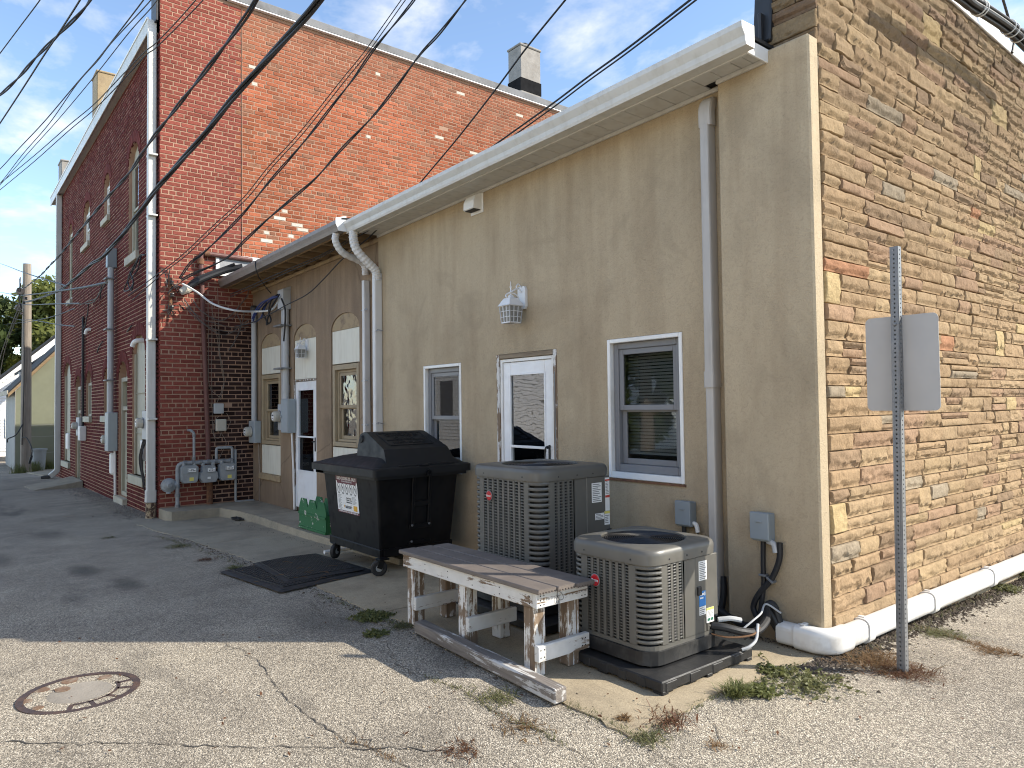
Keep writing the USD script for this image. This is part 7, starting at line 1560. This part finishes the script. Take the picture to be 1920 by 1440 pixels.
gw = [[(480, 492), (481, 510), (490, 530), (505, 550)]]
wire('drop_wire', np.array([PY(484, 486, LY - .10), PY(479, 493, LY - .145), PY(482, 512, LY - .14), PY(492, 530, -.15), PY(508, 550, WL - .1)]), .008, 'cable_black', 'short black wire hanging over the bronze gutter', cat='wire')
bw = [[(340, 562), (360, 590), (390, 612), (430, 622), (462, 618)], [(345, 560), (375, 600), (420, 628), (466, 600)], [(350, 575), (380, 598), (400, 605), (440, 615), (466, 612)], [(445, 590), (452, 610), (440, 640), (430, 655)], [(435, 600), (448, 585), (458, 590), (450, 615)], [(360, 560), (380, 585), (420, 600), (460, 560), (466, 545)]]
add('slack_wires', [tube(smooth_path([SX(a_, b_, .15 + .10 * (a_ - 340) / 120) for a_, b_ in L], 6), .0065 + .002 * (i % 2), 5) for i, L in enumerate(bw)], 'cable_grey', label='slack thin wires strung across the dark brick near the inside corner', cat='wires')
# cable bundle over the stone wall
bp2 = vplane([(1740, -52), (1804, -8), (1822, 6), (1849, 22), (1882, 44), (1904, 62), (1920, 78), (1960, 118)], [.28, 1.0, 5.2], [.33, 4.5, 5.0])
bpS = smooth_path(bp2, 6); t_, a_, b_ = frames(bpS)
cb = Thing('cable_bundle', bpS[len(bpS) // 2], 'thick bundle of black cables strapped with white ties above the stone wall', 'cable bundle')
add('cables', [tube(bpS + a_ * r_ * math.cos(w) + b_ * r_ * math.sin(w), rad, 8) for r_, w, rad in ((.026, 0, .022), (.026, 2.1, .02), (.026, 4.2, .024), (.04, 1.1, .010), (.042, 3.2, .009))], 'cable_black', cb)
add('bearer_wire', tube(bpS + a_ * .05 * math.cos(5.2) + b_ * .05 * math.sin(5.2), .005, 6), 'cable_white', cb)
ti = []
for f in (.36, .39, .64, .67, .78):
    i = int(f * (len(bpS) - 1)); ti.append(tube([bpS[i] + .056 * (a_[i] * math.cos(w) + b_[i] * math.sin(w)) for w in np.linspace(0, 2 * math.pi, 15)], .005, 5, caps=False))
each('tie', ti, 'cable_white', cb)
wire('overhead_wire', vplane([(1868, -40), (1881, 0), (1893, 41), (1900, 66), (1901, 80), (1898, 99)], [.26, 2.0, 5.2], [.10, 4.0, 4.8]), .011, 'cable_black', 'black wire dropping to the white coping of the stone wall')
# ================================================================ beyond: shed, house, bin, trees, hedge
SHX = -29.5; gzb = float(ground_z(-29.5, -1))
s_el = PX(28, 725, SHX - .1)                     # eave of the shed, to the left
shed = Thing('garage_shed', (SHX - 2, -1, gzb), 'low olive green shed with black shingles beyond the brick building', 'shed')
eyl = float(PX(28, 770, SHX)[1]); ez_ = float(PX(30, 728, SHX)[2]); pk = PX(107, 656, SHX); sl_ = (pk[2] - ez_) / (pk[1] - eyl)
yr_ = pk[1] + 2.2; zr_ = ez_ + sl_ * (yr_ - eyl)
gable = [(eyl + .02, gzb - .2), (yr_ + 2.5, gzb - .2), (yr_ + 2.5, ez_ + .3), (yr_, zr_ - .12), (eyl + .02, ez_ - .10)]
add('wall', prism(gable, .15, (SHX - .15, 0, 0), EY, EZ), 'shed_green', shed)
add('siding_joint', [bx(SHX + .001, SHX + .006, eyl + .3, yr_ + 2, gzb + h_, gzb + h_ + .015) for h_ in (.6, 1.2, 1.62)], 'shed_grey', shed)
add('side_wall', bx(SHX - 4.2, SHX - .002, eyl, eyl + .15, gzb - .2, ez_ - .08), 'shed_grey', shed)
add('roof', prism([(eyl - .22, ez_ - .12 - .22 * sl_ * .3), (yr_, zr_), (yr_, zr_ + .07), (eyl - .22, ez_ - .05 - .22 * sl_ * .3)], 4.5, (SHX - 4.3, 0, 0), EY, EZ), 'shingle_black', shed)
add('barge_board', prism([(eyl - .22, ez_ - .25 - .22 * sl_ * .3), (yr_, zr_ - .16), (yr_, zr_ - .002), (eyl - .22, ez_ - .122 - .22 * sl_ * .3)], .03, (SHX + .201, 0, 0), EY, EZ), 'rafter_wood', shed)
add('fascia', bx(SHX - 4.2, SHX + .2, eyl - .25, eyl - .222, ez_ - .24, ez_ - .07), 'cast_sill', shed)
HXw = -40.0; gh = float(ground_z(HXw, 0))
hw0 = PX(0, 660, HXw); hw1 = PX(105, 660, HXw)
house = Thing('white_house', (HXw - 3, -3, gh), 'white clapboard house with red brick chimney and gutter beyond the shed', 'house')
ph = PX(95, 640, HXw); pe = PX(-40, 742, HXw); rs = (ph[2] - pe[2]) / (ph[1] - pe[1])
hy0, hy1 = pe[1] - .6, ph[1] + 2.2; zr2 = pe[2] + rs * (hy1 - pe[1])
add('wall', prism([(hy0, gh - .2), (hy1 + 4, gh - .2), (hy1 + 4, gh + 2.4), (hy1, zr2 - .1), (hy0, pe[2] - .6 * rs - .1)], .2, (HXw - .2, 0, 0), EY, EZ), 'siding_white', house)
for i in range(26):
    z_ = gh + .25 + i * .15; y_ = max(hy0, pe[1] + (z_ + .12 - pe[2]) / rs + .12) if z_ > pe[2] - .6 * rs - .3 else hy0
    if y_ < hy1: add('clapboard', prism([(0, 0), (.022, 0), (.006, .148), (0, .148)], hy1 + 2 - y_, (HXw, y_, z_), EX, EZ) if False else trimesh.Trimesh(np.array([[HXw, y_, z_], [HXw + .03, y_, z_], [HXw + .006, y_, z_ + .148], [HXw, y_, z_ + .148], [HXw, hy1 + 2, z_], [HXw + .03, hy1 + 2, z_], [HXw + .006, hy1 + 2, z_ + .148], [HXw, hy1 + 2, z_ + .148]]), np.array([[1, 5, 6], [1, 6, 2], [0, 4, 5], [0, 5, 1], [2, 6, 7], [2, 7, 3], [0, 1, 2], [0, 2, 3], [4, 6, 5], [4, 7, 6]]), process=False), 'siding_white', house)
add('roof', prism([(hy0 - .3, pe[2] - .9 * rs - .02), (hy1, zr2 + .0), (hy1 + 4.5, gh + 2.3), (hy1 + 4.5, gh + 2.4), (hy1, zr2 + .12), (hy0 - .3, pe[2] - .9 * rs + .1)], 7.6, (HXw - 7.4, 0, 0), EY, EZ), 'shingle_black', house)
add('barge_board', prism([(hy0 - .3, pe[2] - .9 * rs - .22), (hy1, zr2 - .2), (hy1, zr2 - .004), (hy0 - .3, pe[2] - .9 * rs - .024)], .05, (HXw + .201, 0, 0), EY, EZ), 'white_vinyl', house)
# a gable window with its screen
wq0, wq1 = PX(14, 787, HXw), PX(30, 816, HXw)
ww = add('window', [bx(HXw + .0, HXw + .07, wq0[1] - .1, wq1[1] + .1, wq1[2] - .1, wq0[2] + .1, .01)], 'white_vinyl', house)
add('screen', [bx(HXw + .0705, HXw + .08, wq0[1], wq1[1], wq1[2], (wq0[2] + wq1[2]) / 2 - .03), bx(HXw + .0705, HXw + .08, wq0[1], wq1[1], (wq0[2] + wq1[2]) / 2 + .03, wq0[2])], 'screen_brown', ww)
c0, c1 = PX(13, 742, HXw - 2.5), PX(26, 702, HXw - 2.5)
chm = add('chimney', bx(HXw - 2.9, HXw - 2.2, c0[1], c1[1], gh + 1.5, c1[2], .02), 'red_chimney', house); add('cap', bx(HXw - 2.94, HXw - 2.16, c0[1] - .04, c1[1] + .04, c1[2] - .12, c1[2] + .05, .02), 'red_chimney', chm)
# middle outbuilding eave with gutter
o0, o1 = PX(42, 698, -34.5), PX(107, 655, -34.5)
ob = Thing('outbuilding', (-35.5, o0[1], gzb), 'outbuilding roof with pale gutter between the shed and the white house', 'outbuilding')
rs3 = (o1[2] - o0[2]) / (o1[1] - o0[1])
add('wall', prism([(o0[1] + .1, gzb - .2), (o1[1] + 3, gzb - .2), (o1[1] + 3, o1[2] + 3 * rs3 - .2), (o0[1] + .1, o0[2] - .15)], .2, (-35.3, 0, 0), EY, EZ), 'rafter_wood', ob)
add('roof', prism([(o0[1], o0[2]), (o1[1] + 3, o1[2] + 3 * rs3), (o1[1] + 3, o1[2] + 3 * rs3 + .12), (o0[1], o0[2] + .12)], 4, (-38.5, 0, 0), EY, EZ), 'shingle_black', ob)
add('barge_board', prism([(o0[1] - .02, o0[2] - .2), (o1[1] + 3, o1[2] + 3 * rs3 - .2), (o1[1] + 3, o1[2] + 3 * rs3 - .002), (o0[1] - .02, o0[2] - .002)], .06, (-34.498, 0, 0), EY, EZ), 'taupe_downspout', ob)
add('downspout', tube(smooth_path([(-34.6, o0[1] - .08, o0[2]), (-34.6, o0[1] - .02, o0[2] - .25), (-34.6, o0[1] + .3, o0[2] - .42)]), .06, 8), 'white_gutter', ob)
# bin beside the shed
bq = PZ(72, 882, gzb); 
add('waste_bin', [lathe([(0, 0), (.20, 0), (.25, .72), (.28, .72), (.28, .78), (.24, .78), (0, .80)], (SHX + .6, float(PX(72, 860, SHX + .6)[1]), gzb), n=18)], 'bin_grey', label='grey cylindrical waste bin behind the utility pole', cat='bin')

def leaves(C, R, n, size, r, squash=(1, 1, 1)):
    """Leaf-sized faces spread through the shell of clumps C (centre) with radius R."""
    k = r.integers(0, len(C), n); d = r.normal(size=(n, 3)); d /= np.linalg.norm(d, axis=1, keepdims=True)
    p = np.asarray(C)[k] + d * (np.asarray(R)[k] * (0.45 + 0.6 * r.random(n)))[:, None] * np.asarray(squash)
    u = r.normal(size=(n, 3)); u /= np.linalg.norm(u, axis=1, keepdims=True); v = np.cross(u, d); v /= np.linalg.norm(v, axis=1, keepdims=True) + 1e-9
    s = (size * (0.6 + 0.8 * r.random(n)))[:, None]
    V = np.stack([p - u * s, p + v * s * .55, p + u * s, p - v * s * .55], 1).reshape(-1, 3)
    a = np.arange(n)[:, None] * 4; return trimesh.Trimesh(V, np.concatenate([a + [0, 1, 2], a + [0, 2, 3]]), process=False)
def tree(x, y, z0, h, w, mat_, label, seed, n=9000, size=.16, yel=0.0, low=.25):
    r = np.random.default_rng(seed); t = Thing('tree', (x, y, z0), label, 'tree', group='trees behind the houses')
    limbs = [tube(smooth_path([(x, y, z0 - .3), (x + .05, y, z0 + h * .3), (x + .1, y + .1, z0 + h * .62), (x, y, z0 + h * .85)], 5), np.linspace(.035 * h, .008 * h, 16), 10)]
    C, R = [], []
    for i in range(40):
        f = low + (1 - low) * r.random() ** .8; rad = w * math.sqrt(max(0.05, 1 - ((f - .55) / .5) ** 2)) * r.uniform(.35, 1); a = r.uniform(0, 6.28)
        c = np.array([x + rad * math.cos(a), y + rad * math.sin(a), z0 + h * f]); C.append(c); R.append(h * r.uniform(.07, .13))
        if i < 14: limbs.append(tube(smooth_path([(x + .05, y, z0 + h * max(.18, f - .28)), (np.array([x, y, z0 + h * f]) + c) / 2 + [0, 0, -.1 * h], c], 4), np.linspace(.012 * h, .003 * h, 9), 6))
    add('trunk', limbs, 'bark', t)
    add('crown', leaves(C, R, n, np.full(n, size) if False else size, r), mat_, t)
for x, y, h, w, m_, lab, sd in ((-56, 4.2, 10.4, 5.2, 'leaf_olive', 'tall olive green tree with open crown behind the white house roof', 1), (-52, -2.2, 9.0, 3.4, 'leaf_dark', 'dark green tree rising left of the utility pole', 2), (-58, -4.8, 8.4, 3.8, 'leaf_olive', 'lighter tree at the left edge of the picture', 3), (-49, 2.6, 9.6, 3.4, 'leaf_olive', 'green tree close behind the brick building corner', 4), (-50, .2, 5.2, 1.8, 'leaf_yellow', 'small yellowing tree between the chimney and the pole', 5), (-74, -9, 9, 5, 'leaf_dark', 'distant dark tree low on the horizon at far left', 6), (-72, 8, 11, 5, 'leaf_dark', 'distant dark tree filling gaps behind the olive one', 7)):
    tree(x, y, float(ground_z(x, y)), h, w, m_, lab, sd, 13000 if sd < 6 else 6000, .19 if sd != 5 else .12)
def bush(x, y, rx, ry, h, mat_, label, seed, n=3500, size=.07):
    r = np.random.default_rng(seed); z0 = float(ground_z(x, y)); C = [(x + rx * r.uniform(-1, 1), y + ry * r.uniform(-1, 1), z0 + h * r.uniform(.15, .75)) for _ in range(16)]
    t = Thing('bush', (x, y, z0), label, 'bush'); add('foliage', leaves(C, np.full(16, h * .3), n, size, r), mat_, t)
    add('stem', [tube(smooth_path([(x, y, z0 - .1), ((x + c[0]) / 2, (y + c[1]) / 2, z0 + h * .25), c], 3), .02, 5) for c in C[:8]], 'bark', t)
bush(-36.0, -3.05, 1.6, .6, 1.3, 'leaf_hedge', 'dark reddish bush at the left edge in front of the white house', 11)
bush(-38.5, -3.75, 1.2, .7, 2.0, 'leaf_olive', 'pale flowering bush beside the white house wall', 12)
def strip_grass(name, pts, n, h, mat_, label, seed):
    r = np.random.default_rng(seed); ms = []
    P = np.array([p[:2] for p in pts]); seg = r.integers(0, len(P) - 1, n); f = r.random(n)[:, None]; Q = P[seg] * (1 - f) + P[seg + 1] * f + r.normal(0, .10, (n, 2)); 
    a = r.uniform(0, 6.28, n); L = h * (.4 + .8 * r.random(n)); z = ground_z(Q[:, 0], Q[:, 1]); w = .006 + .006 * r.random(n)
    tip = np.column_stack([Q[:, 0] + np.cos(a) * L * .45, Q[:, 1] + np.sin(a) * L * .45, z + L]); b = np.column_stack([-np.sin(a) * w, np.cos(a) * w, 0 * w]); Q3 = np.column_stack([Q, z - .005])
    V = np.stack([Q3 - b, Q3 + b, tip], 1).reshape(-1, 3); add(name, trimesh.Trimesh(V, np.arange(3 * n).reshape(-1, 3), process=False), mat_, label=label, cat='grass', kind='stuff')
strip_grass('grass', [(UX + .4, UY - .25), (UX - .4, UY + .1), (UX - 1.2, UY + .35), (SHX + .3, UY + .5), (SHX + .25, -.7)], 1800, .34, 'weed_green', 'rough grass at the foot of the utility pole and shed', 21)
add('concrete_slab', slab([(-26.5, -1.75), (-23.2, -1.6), (-23.2, -.6), (-26.5, -.6)], lambda x, y: ground_z(x, y) + .03, -1.0), 'concrete_grey', kind='structure', label='flat concrete slab between brick corner and shed', cat='pavement')

# ================================================================ across the alley, behind the viewer: what the panes mirror
ah = Thing('clapboard_house', (-22, -15, 0), 'white clapboard house across the alley, seen mirrored in the panes', 'house')
add('wall', prism([(-27, -.7), (-16.5, -.7), (-16.5, 4.2), (-21.75, 7.0), (-27, 4.2)], .2, (0, -14, 0), EX, EZ), 'siding_white', ah)
add('clapboard', [trimesh.Trimesh(np.array([[-27, -14, z_], [-27, -13.97, z_], [-27, -13.995, z_ + .15], [-16.5, -14, z_], [-16.5, -13.97, z_], [-16.5, -13.995, z_ + .15]]), np.array([[1, 4, 5], [1, 5, 2], [0, 3, 4], [0, 4, 1]]), process=False) for z_ in np.arange(0, 4.5, .15)], 'siding_white', ah)
add('roof', [prism([(-27.5, 3.95), (-21.75, 7.05), (-16, 3.95), (-16, 4.1), (-21.75, 7.2), (-27.5, 4.1)], 8, (0, -13.6, 0), EX, EZ)], 'shingle_black', ah)
for xw in (-25.4, -22.6): add('window', [bx(xw - .5, xw + .5, -13.97, -13.93, 1.0, 2.7, .01)], 'sash_grey', ah)
add('side_wall', [bx(-27, -26.8, -21, -14.2, -.7, 4.2), bx(-16.7, -16.5, -21, -14.2, -.7, 4.2)], 'siding_white', ah)
tree(-12.3, -12.5, float(ground_z(-12.3, -12.5)), 7.0, 2.3, 'leaf_dark', 'broad green tree across the alley, behind the viewer', 41, 14000, .2, low=.06)

cbh = Thing('cream_building', (2, -12, 0), 'long cream sided building across the alley, behind the viewer', 'building')
add('wall', prism([(-8.5, -.4), (16, -.4), (16, 4.9), (-8.5, 4.9)], .2, (0, -11.3, 0), EX, EZ), 'siding_cream', cbh)
add('side_wall', bx(-8.5, -8.3, -19, -11.5, -.4, 4.9), 'siding_cream', cbh); add('side_wall', bx(15.8, 16, -19, -11.5, -.4, 4.9), 'siding_cream', cbh)
add('roof', bx(-8.9, 16.4, -19.2, -11.0, 4.905, 5.1, .02), 'shingle_black', cbh)
for xw in (-6, -1.5, 3, 7.5, 12): wq = add('window', [bx(xw - .6, xw + .6, -11.3, -11.26, 1.0, 2.6, .01)], 'white_vinyl', cbh); add('pane', bx(xw - .52, xw + .52, -11.259, -11.25, 1.08, 2.52), 'room_dark', wq)
# ================================================================ manhole
mc = PZ(143, 1296, 0.0); mz = float(ground_z(mc[0], mc[1]) + undulate(np.array([mc[0]]), np.array([mc[1]]))[0])
e = [PZ(35, 1331, 0), PZ(252, 1263, 0)]; mr = np.linalg.norm(e[0][:2] - e[1][:2]) / 2
mc = (e[0] + e[1]) / 2
mh = Thing('manhole_cover', (mc[0], mc[1], mz), 'round rusty iron manhole cover partly paved over in the alley', 'manhole')
def wobble_ring(r0, r1, z, seed, n=64, gaps=()):
    r = np.random.default_rng(seed); th = np.linspace(0, 2 * math.pi, n + 1)[:-1]; wa = 1 + .02 * (meshkit.noise(np.column_stack([np.cos(th) * 3, np.sin(th) * 3, 0 * th]), seed) - .5)
    V = [np.column_stack([mc[0] + rr_ * np.cos(th), mc[1] + rr_ * np.sin(th), np.full(n, z_)]) for rr_, z_ in ((r0 * wa, z), (r1 * (2 - wa), z))]; V = np.vstack(V); f = []
    for i in range(n):
        if any(a <= i / n < b for a, b in gaps): continue
        j = (i + 1) % n; f += [[i, j, n + j], [i, n + j, n + i]]
    return trimesh.Trimesh(V, np.array(f), process=False)
add('frame', [lathe([(mr * .87, -.02), (mr * .87, .008), (mr * .99, .008), (mr, -.02)], (mc[0], mc[1], mz), n=56)], 'manhole_iron', mh)
add('cover', wobble_ring(.001, mr * .865, mz + .0045, 2), 'asphalt', mh)
add('rim', wobble_ring(mr * .60, mr * .66, mz + .0075, 3, gaps=((.27, .94),)), 'manhole_iron', mh)
each('spoke', [beam((mc[0] + mr * .62 * math.cos(a), mc[1] + mr * .62 * math.sin(a), mz + .004), (mc[0] + mr * .9 * math.cos(a), mc[1] + mr * .9 * math.sin(a), mz + .004), .022, .007) for a in (.12, .62, 1.15, 1.62, 5.95)], 'manhole_iron', mh)
r = np.random.default_rng(14); pts = []
rp = [Polygon([(mc[0] + mr * rr_ * (1 + .5 * meshkit.noise(np.array([[math.cos(a) * 2.2 + s, math.sin(a) * 2.2, s]]), 4)[0]) * math.cos(a) + ox, mc[1] + mr * rr_ * (1 + .5 * meshkit.noise(np.array([[math.cos(a) * 2.2 + s, math.sin(a) * 2.2, s]]), 4)[0]) * math.sin(a) + oy) for a in np.linspace(0, 6.28, 26)[:-1]]) for s, rr_, ox, oy in ((1, .11, -.17, -.16), (5, .12, -.22, -.02), (9, .08, -.04, -.24), (13, .09, -.15, .14), (17, .07, .10, -.20), (21, .10, -.10, -.07))]
add('packed_gravel', wobble_ring(.001, mr * .52, mz + .0049, 9), 'gravel', mh)
each('rust_patch', [prism(p_.buffer(0) if p_.buffer(0).geom_type == 'Polygon' else max(p_.buffer(0).geoms, key=lambda g_: g_.area), .001 + .0006 * i, (0, 0, mz + .005), EX, EY) for i, p_ in enumerate(rp)], 'rust_grit', mh)

# ================================================================ weeds
def weed(px, py, rad, h, n, mat_, label, seed, flat=0.3, leafy=False, z=None):
    rad, h, n = rad * 1.12, h * .68, int(n * 1.7)
    q = PZ(px, py, 0.0); g0 = float(ground_z(q[0], q[1])); r = np.random.default_rng(seed); t = Thing('weed', (q[0], q[1], g0), label, 'weed')
    a = r.uniform(0, 6.28, n); L = rad * (.3 + .8 * r.random(n)); up = h * (.25 + .9 * r.random(n)); base = q[:2] + r.normal(0, rad * (.22 if flat < .5 else .42), (n, 2)); L = L * (1 if flat < .5 else .55)
    zb = ground_z(base[:, 0], base[:, 1]) + .004; V, F = [], []
    d = np.column_stack([np.cos(a), np.sin(a)]); w = .0013 + .0014 * r.random(n)
    for i in range(n):
        b = np.array([-d[i, 1], d[i, 0]]) * w[i]; p0 = np.array([*base[i], zb[i]]); k = len(V)
        p1 = p0 + np.array([*(d[i] * L[i] * .5), up[i] * .75]); p2 = p0 + np.array([*(d[i] * L[i]), up[i] * (1 - flat)])
        bb = np.array([*b, 0]); V += [p0 - bb, p0 + bb, p1 - bb, p1 + bb, p2]; F += [[k, k + 1, k + 3], [k, k + 3, k + 2], [k + 2, k + 3, k + 4]]
    add('blades', trimesh.Trimesh(np.array(V), np.array(F), process=False), mat_, t, kind='stuff')
    if leafy:
        m = n * 5; k = r.integers(0, n, m); f = r.uniform(.3, 1, m)[:, None]; P = np.column_stack([base[k] + d[k] * L[k][:, None] * f, (zb[k] + up[k] * (.5 + .3 * r.random(m)))]); P += r.normal(0, .006, P.shape)
        u = r.normal(size=(m, 3)); u[:, 2] *= .5; u /= np.linalg.norm(u, axis=1, keepdims=True); v = np.cross(u, r.normal(size=(m, 3))); v /= np.linalg.norm(v, axis=1, keepdims=True); s = .009 + .008 * r.random(m)[:, None]
        P[:, 2] = np.maximum(P[:, 2], g0 + .008)
        V = np.stack([P - u * s, P + v * s * .5, P + u * s, P - v * s * .5], 1).reshape(-1, 3); aa = np.arange(m)[:, None] * 4
        add('leaves', trimesh.Trimesh(V, np.concatenate([aa + [0, 1, 2], aa + [0, 2, 3]]), process=False), mat_, t)
W_ = [(1500, 1282, .19, .05, 80, 'weed_mixed', 'sprawling green purslane weed right of the equipment pad', True, .6), (1380, 1306, .10, .11, 150, 'weed_green', 'upright feathery green weed at the front corner of the concrete', False, .2), (1425, 1300, .07, .05, 60, 'weed_green', 'small leafy weed between the feathery one and the sprawling one', True, .5), (1255, 1355, .13, .06, 90, 'weed_rust', 'reddish brown wispy weed at the tip of the concrete strip', False, .6), (1215, 1388, .10, .04, 80, 'weed_mixed', 'low dull tuft at the foot of the picture under the concrete tip', False, .6), (1450, 1262, .07, .04, 50, 'weed_green', 'thin trailing weed beside the right edge of the equipment pad', True, .6),
      (1640, 1240, .22, .05, 260, 'weed_dry', 'mat of dry brown weeds left of the sign post', False, .6), (1700, 1262, .16, .05, 220, 'weed_rust', 'rust brown dead weeds around the foot of the sign post', False, .6), (1765, 1180, .15, .03, 170, 'weed_mixed', 'flat green weed along a crack right of the sign post', False, .7), (1860, 1212, .12, .02, 90, 'weed_dry', 'dry flat weed in the crack near the right edge', False, .7), (1912, 1062, .10, .16, 36, 'weed_green', 'upright leafy weed beside the white duct at the right edge', True, .1), (1878, 1085, .12, .06, 90, 'weed_mixed', 'low weed beside the white duct near the right edge', True, .4),
      (930, 1310, .12, .035, 110, 'weed_mixed', 'green and brown tuft in the crack before the timber', False, .6), (700, 1155, .12, .035, 150, 'weed_green', 'green weed patch at the concrete edge left of the bench', True, .6), (750, 1175, .10, .03, 110, 'weed_mixed', 'dull brown weed patch beside the first bench leg', False, .6), (705, 1190, .06, .02, 60, 'weed_green', 'small moss green weed on the asphalt left of the bench', True, .7), (975, 1362, .14, .015, 60, 'weed_dry', 'wisp of straw on the asphalt before the timber', False, .8), (440, 1052, .10, .05, 80, 'weed_green', 'grass tuft at the concrete edge beside the rubber mats', False, .3), (478, 1063, .07, .02, 60, 'weed_dry', 'dry straw tuft on the corner of the rubber mats', False, .6), (335, 1005, .14, .04, 120, 'weed_mixed', 'weeds along the concrete edge near the brick corner', False, .5), (385, 1033, .10, .03, 90, 'weed_rust', 'brown weeds along the concrete edge before the mats', False, .6), (205, 985, .10, .03, 60, 'weed_mixed', 'weeds at the crack below the brick front', False, .5), (1345, 1400, .05, .02, 40, 'weed_dry', 'small dry tuft at the lower edge of the picture', False, .5), (865, 1408, .10, .008, 60, 'weed_rust', 'orange brown scrap of dead weed on the tar line', False, .9), (1170, 1352, .05, .035, 40, 'weed_dry', 'pale dry tuft in the joint between concrete and asphalt', False, .3)]
for i, (a, b, rad, h, n, m_, lab, lf, fl_) in enumerate(W_): weed(a, b, rad, h, n, m_, lab, 300 + i, fl_, lf)
# pebbles and grit
r = np.random.default_rng(77); pm_ = []
for i in range(150):
    if i < 70: q = PZ(r.uniform(1560, 1760), r.uniform(1130, 1260), 0)
    elif i < 130: x_ = r.uniform(-11, -1); q = np.array([x_, -1.62 + r.normal(0, .08), 0])
    else: q = PZ(r.uniform(50, 1900), r.uniform(1150, 1430), 0)
    s = r.uniform(.003, .008); m = trimesh.creation.icosphere(1, s); v = np.array(m.vertices) * [1, r.uniform(.6, 1), .6]
    if q[0] > -.02 and q[0] < .05 and q[1] > .05: continue
    pm_.append(trimesh.Trimesh(v + [q[0], q[1], float(ground_z(q[0], q[1])) + s * .3 + (.012 if q[1] > -1.6 and q[0] < 0 else 0)], m.faces, process=False))
add('pebbles', pm_, 'concrete_warm', label='scattered small pale pebbles on the asphalt', cat='pebbles', kind='stuff')

def strip_blades(name, pts, n, h, mat_, label, seed, spread=.018):
    r = np.random.default_rng(seed); P = np.array([p[:2] for p in pts]); seg = r.integers(0, len(P) - 1, n); f = r.random(n); f = np.clip(np.where(r.random(n) < .6, np.floor(f * 5) / 5 + r.normal(0, .03, n), f), 0, 1)[:, None]
    Q = P[seg] * (1 - f) + P[seg + 1] * f + r.normal(0, spread, (n, 2)); a = r.uniform(0, 6.28, n); L = h * (.3 + .9 * r.random(n)); z = ground_z(Q[:, 0], Q[:, 1]); w = .0014 + .0016 * r.random(n)
    tip = np.column_stack([Q[:, 0] + np.cos(a) * L * .9, Q[:, 1] + np.sin(a) * L * .9, z + L * .5 + .006]); b = np.column_stack([-np.sin(a) * w, np.cos(a) * w, 0 * w]); Q3 = np.column_stack([Q, z + .003])
    add(name, trimesh.Trimesh(np.stack([Q3 - b, Q3 + b, tip], 1).reshape(-1, 3), np.arange(3 * n).reshape(-1, 3), process=False), mat_, label=label, cat='grass', kind='stuff')
strip_blades('crack_grass', gp([(800, 1272), (860, 1292), (905, 1320), (950, 1350), (1010, 1370), (1060, 1400)]), 260, .03, 'weed_mixed', 'thin grass sprouting from the crack before the timber', 51)
strip_blades('crack_grass', gp([(1066, 1322), (1130, 1352), (1185, 1382), (1215, 1388), (1262, 1352), (1330, 1312)]), 420, .035, 'weed_mixed', 'sparse grass along the edge of the concrete tip', 52)
strip_blades('crack_grass', gp([(1330, 1312), (1400, 1288), (1460, 1264), (1530, 1240)]), 220, .03, 'weed_green', 'small grass along the concrete edge by the white duct', 53)
strip_blades('crack_grass', gp([(300, 985), (340, 1000), (430, 1036), (500, 1062)]), 300, .05, 'weed_mixed', 'sparse grass along the far edge of the concrete strip', 54)
strip_blades('crack_grass', gp([(600, 1110), (680, 1142), (730, 1165), (785, 1178)]), 320, .035, 'weed_green', 'low grass along the concrete edge before the bench', 55)
strip_blades('crack_grass', gp([(640, 1385), (700, 1405), (750, 1432)]), 90, .025, 'weed_dry', 'dry wisps in the tar line at the foot of the picture', 56)
strip_blades('crack_grass', gp([(1730, 1170), (1800, 1190), (1850, 1205), (1925, 1225)]), 420, .03, 'weed_dry', 'dry grass filling the crack right of the sign post', 57)
strip_blades('crack_grass', gp([(1600, 1240), (1700, 1180), (1800, 1125), (1915, 1075)]), 240, .05, 'weed_mixed', 'stray grass rooted in the soil below the white duct', 58)
r = np.random.default_rng(90); lv = []
for i in range(150):
    q = PZ(r.uniform(20, 1900), r.uniform(1010, 1435), 0); 
    if q[1] > -.6 and q[0] < .1: continue
    s = r.uniform(.006, .016); a = r.uniform(0, 6.28); z = float(ground_z(q[0], q[1])) + (.017 if q[1] > -1.6 and q[0] < 0 else .006)
    u, v = np.array([math.cos(a), math.sin(a), r.normal(0, .25)]) * s, np.array([-math.sin(a), math.cos(a), r.normal(0, .3)]) * s * .5
    c = np.array([q[0], q[1], z + s * .3]); k = len(lv); lv.append(trimesh.Trimesh(np.array([c - u, c + v, c + u, c - v]), np.array([[0, 1, 2], [0, 2, 3]]), process=False))
add('fallen_leaves', lv, 'weed_rust', label='small dry fallen leaves scattered over the alley', cat='leaves', kind='stuff')
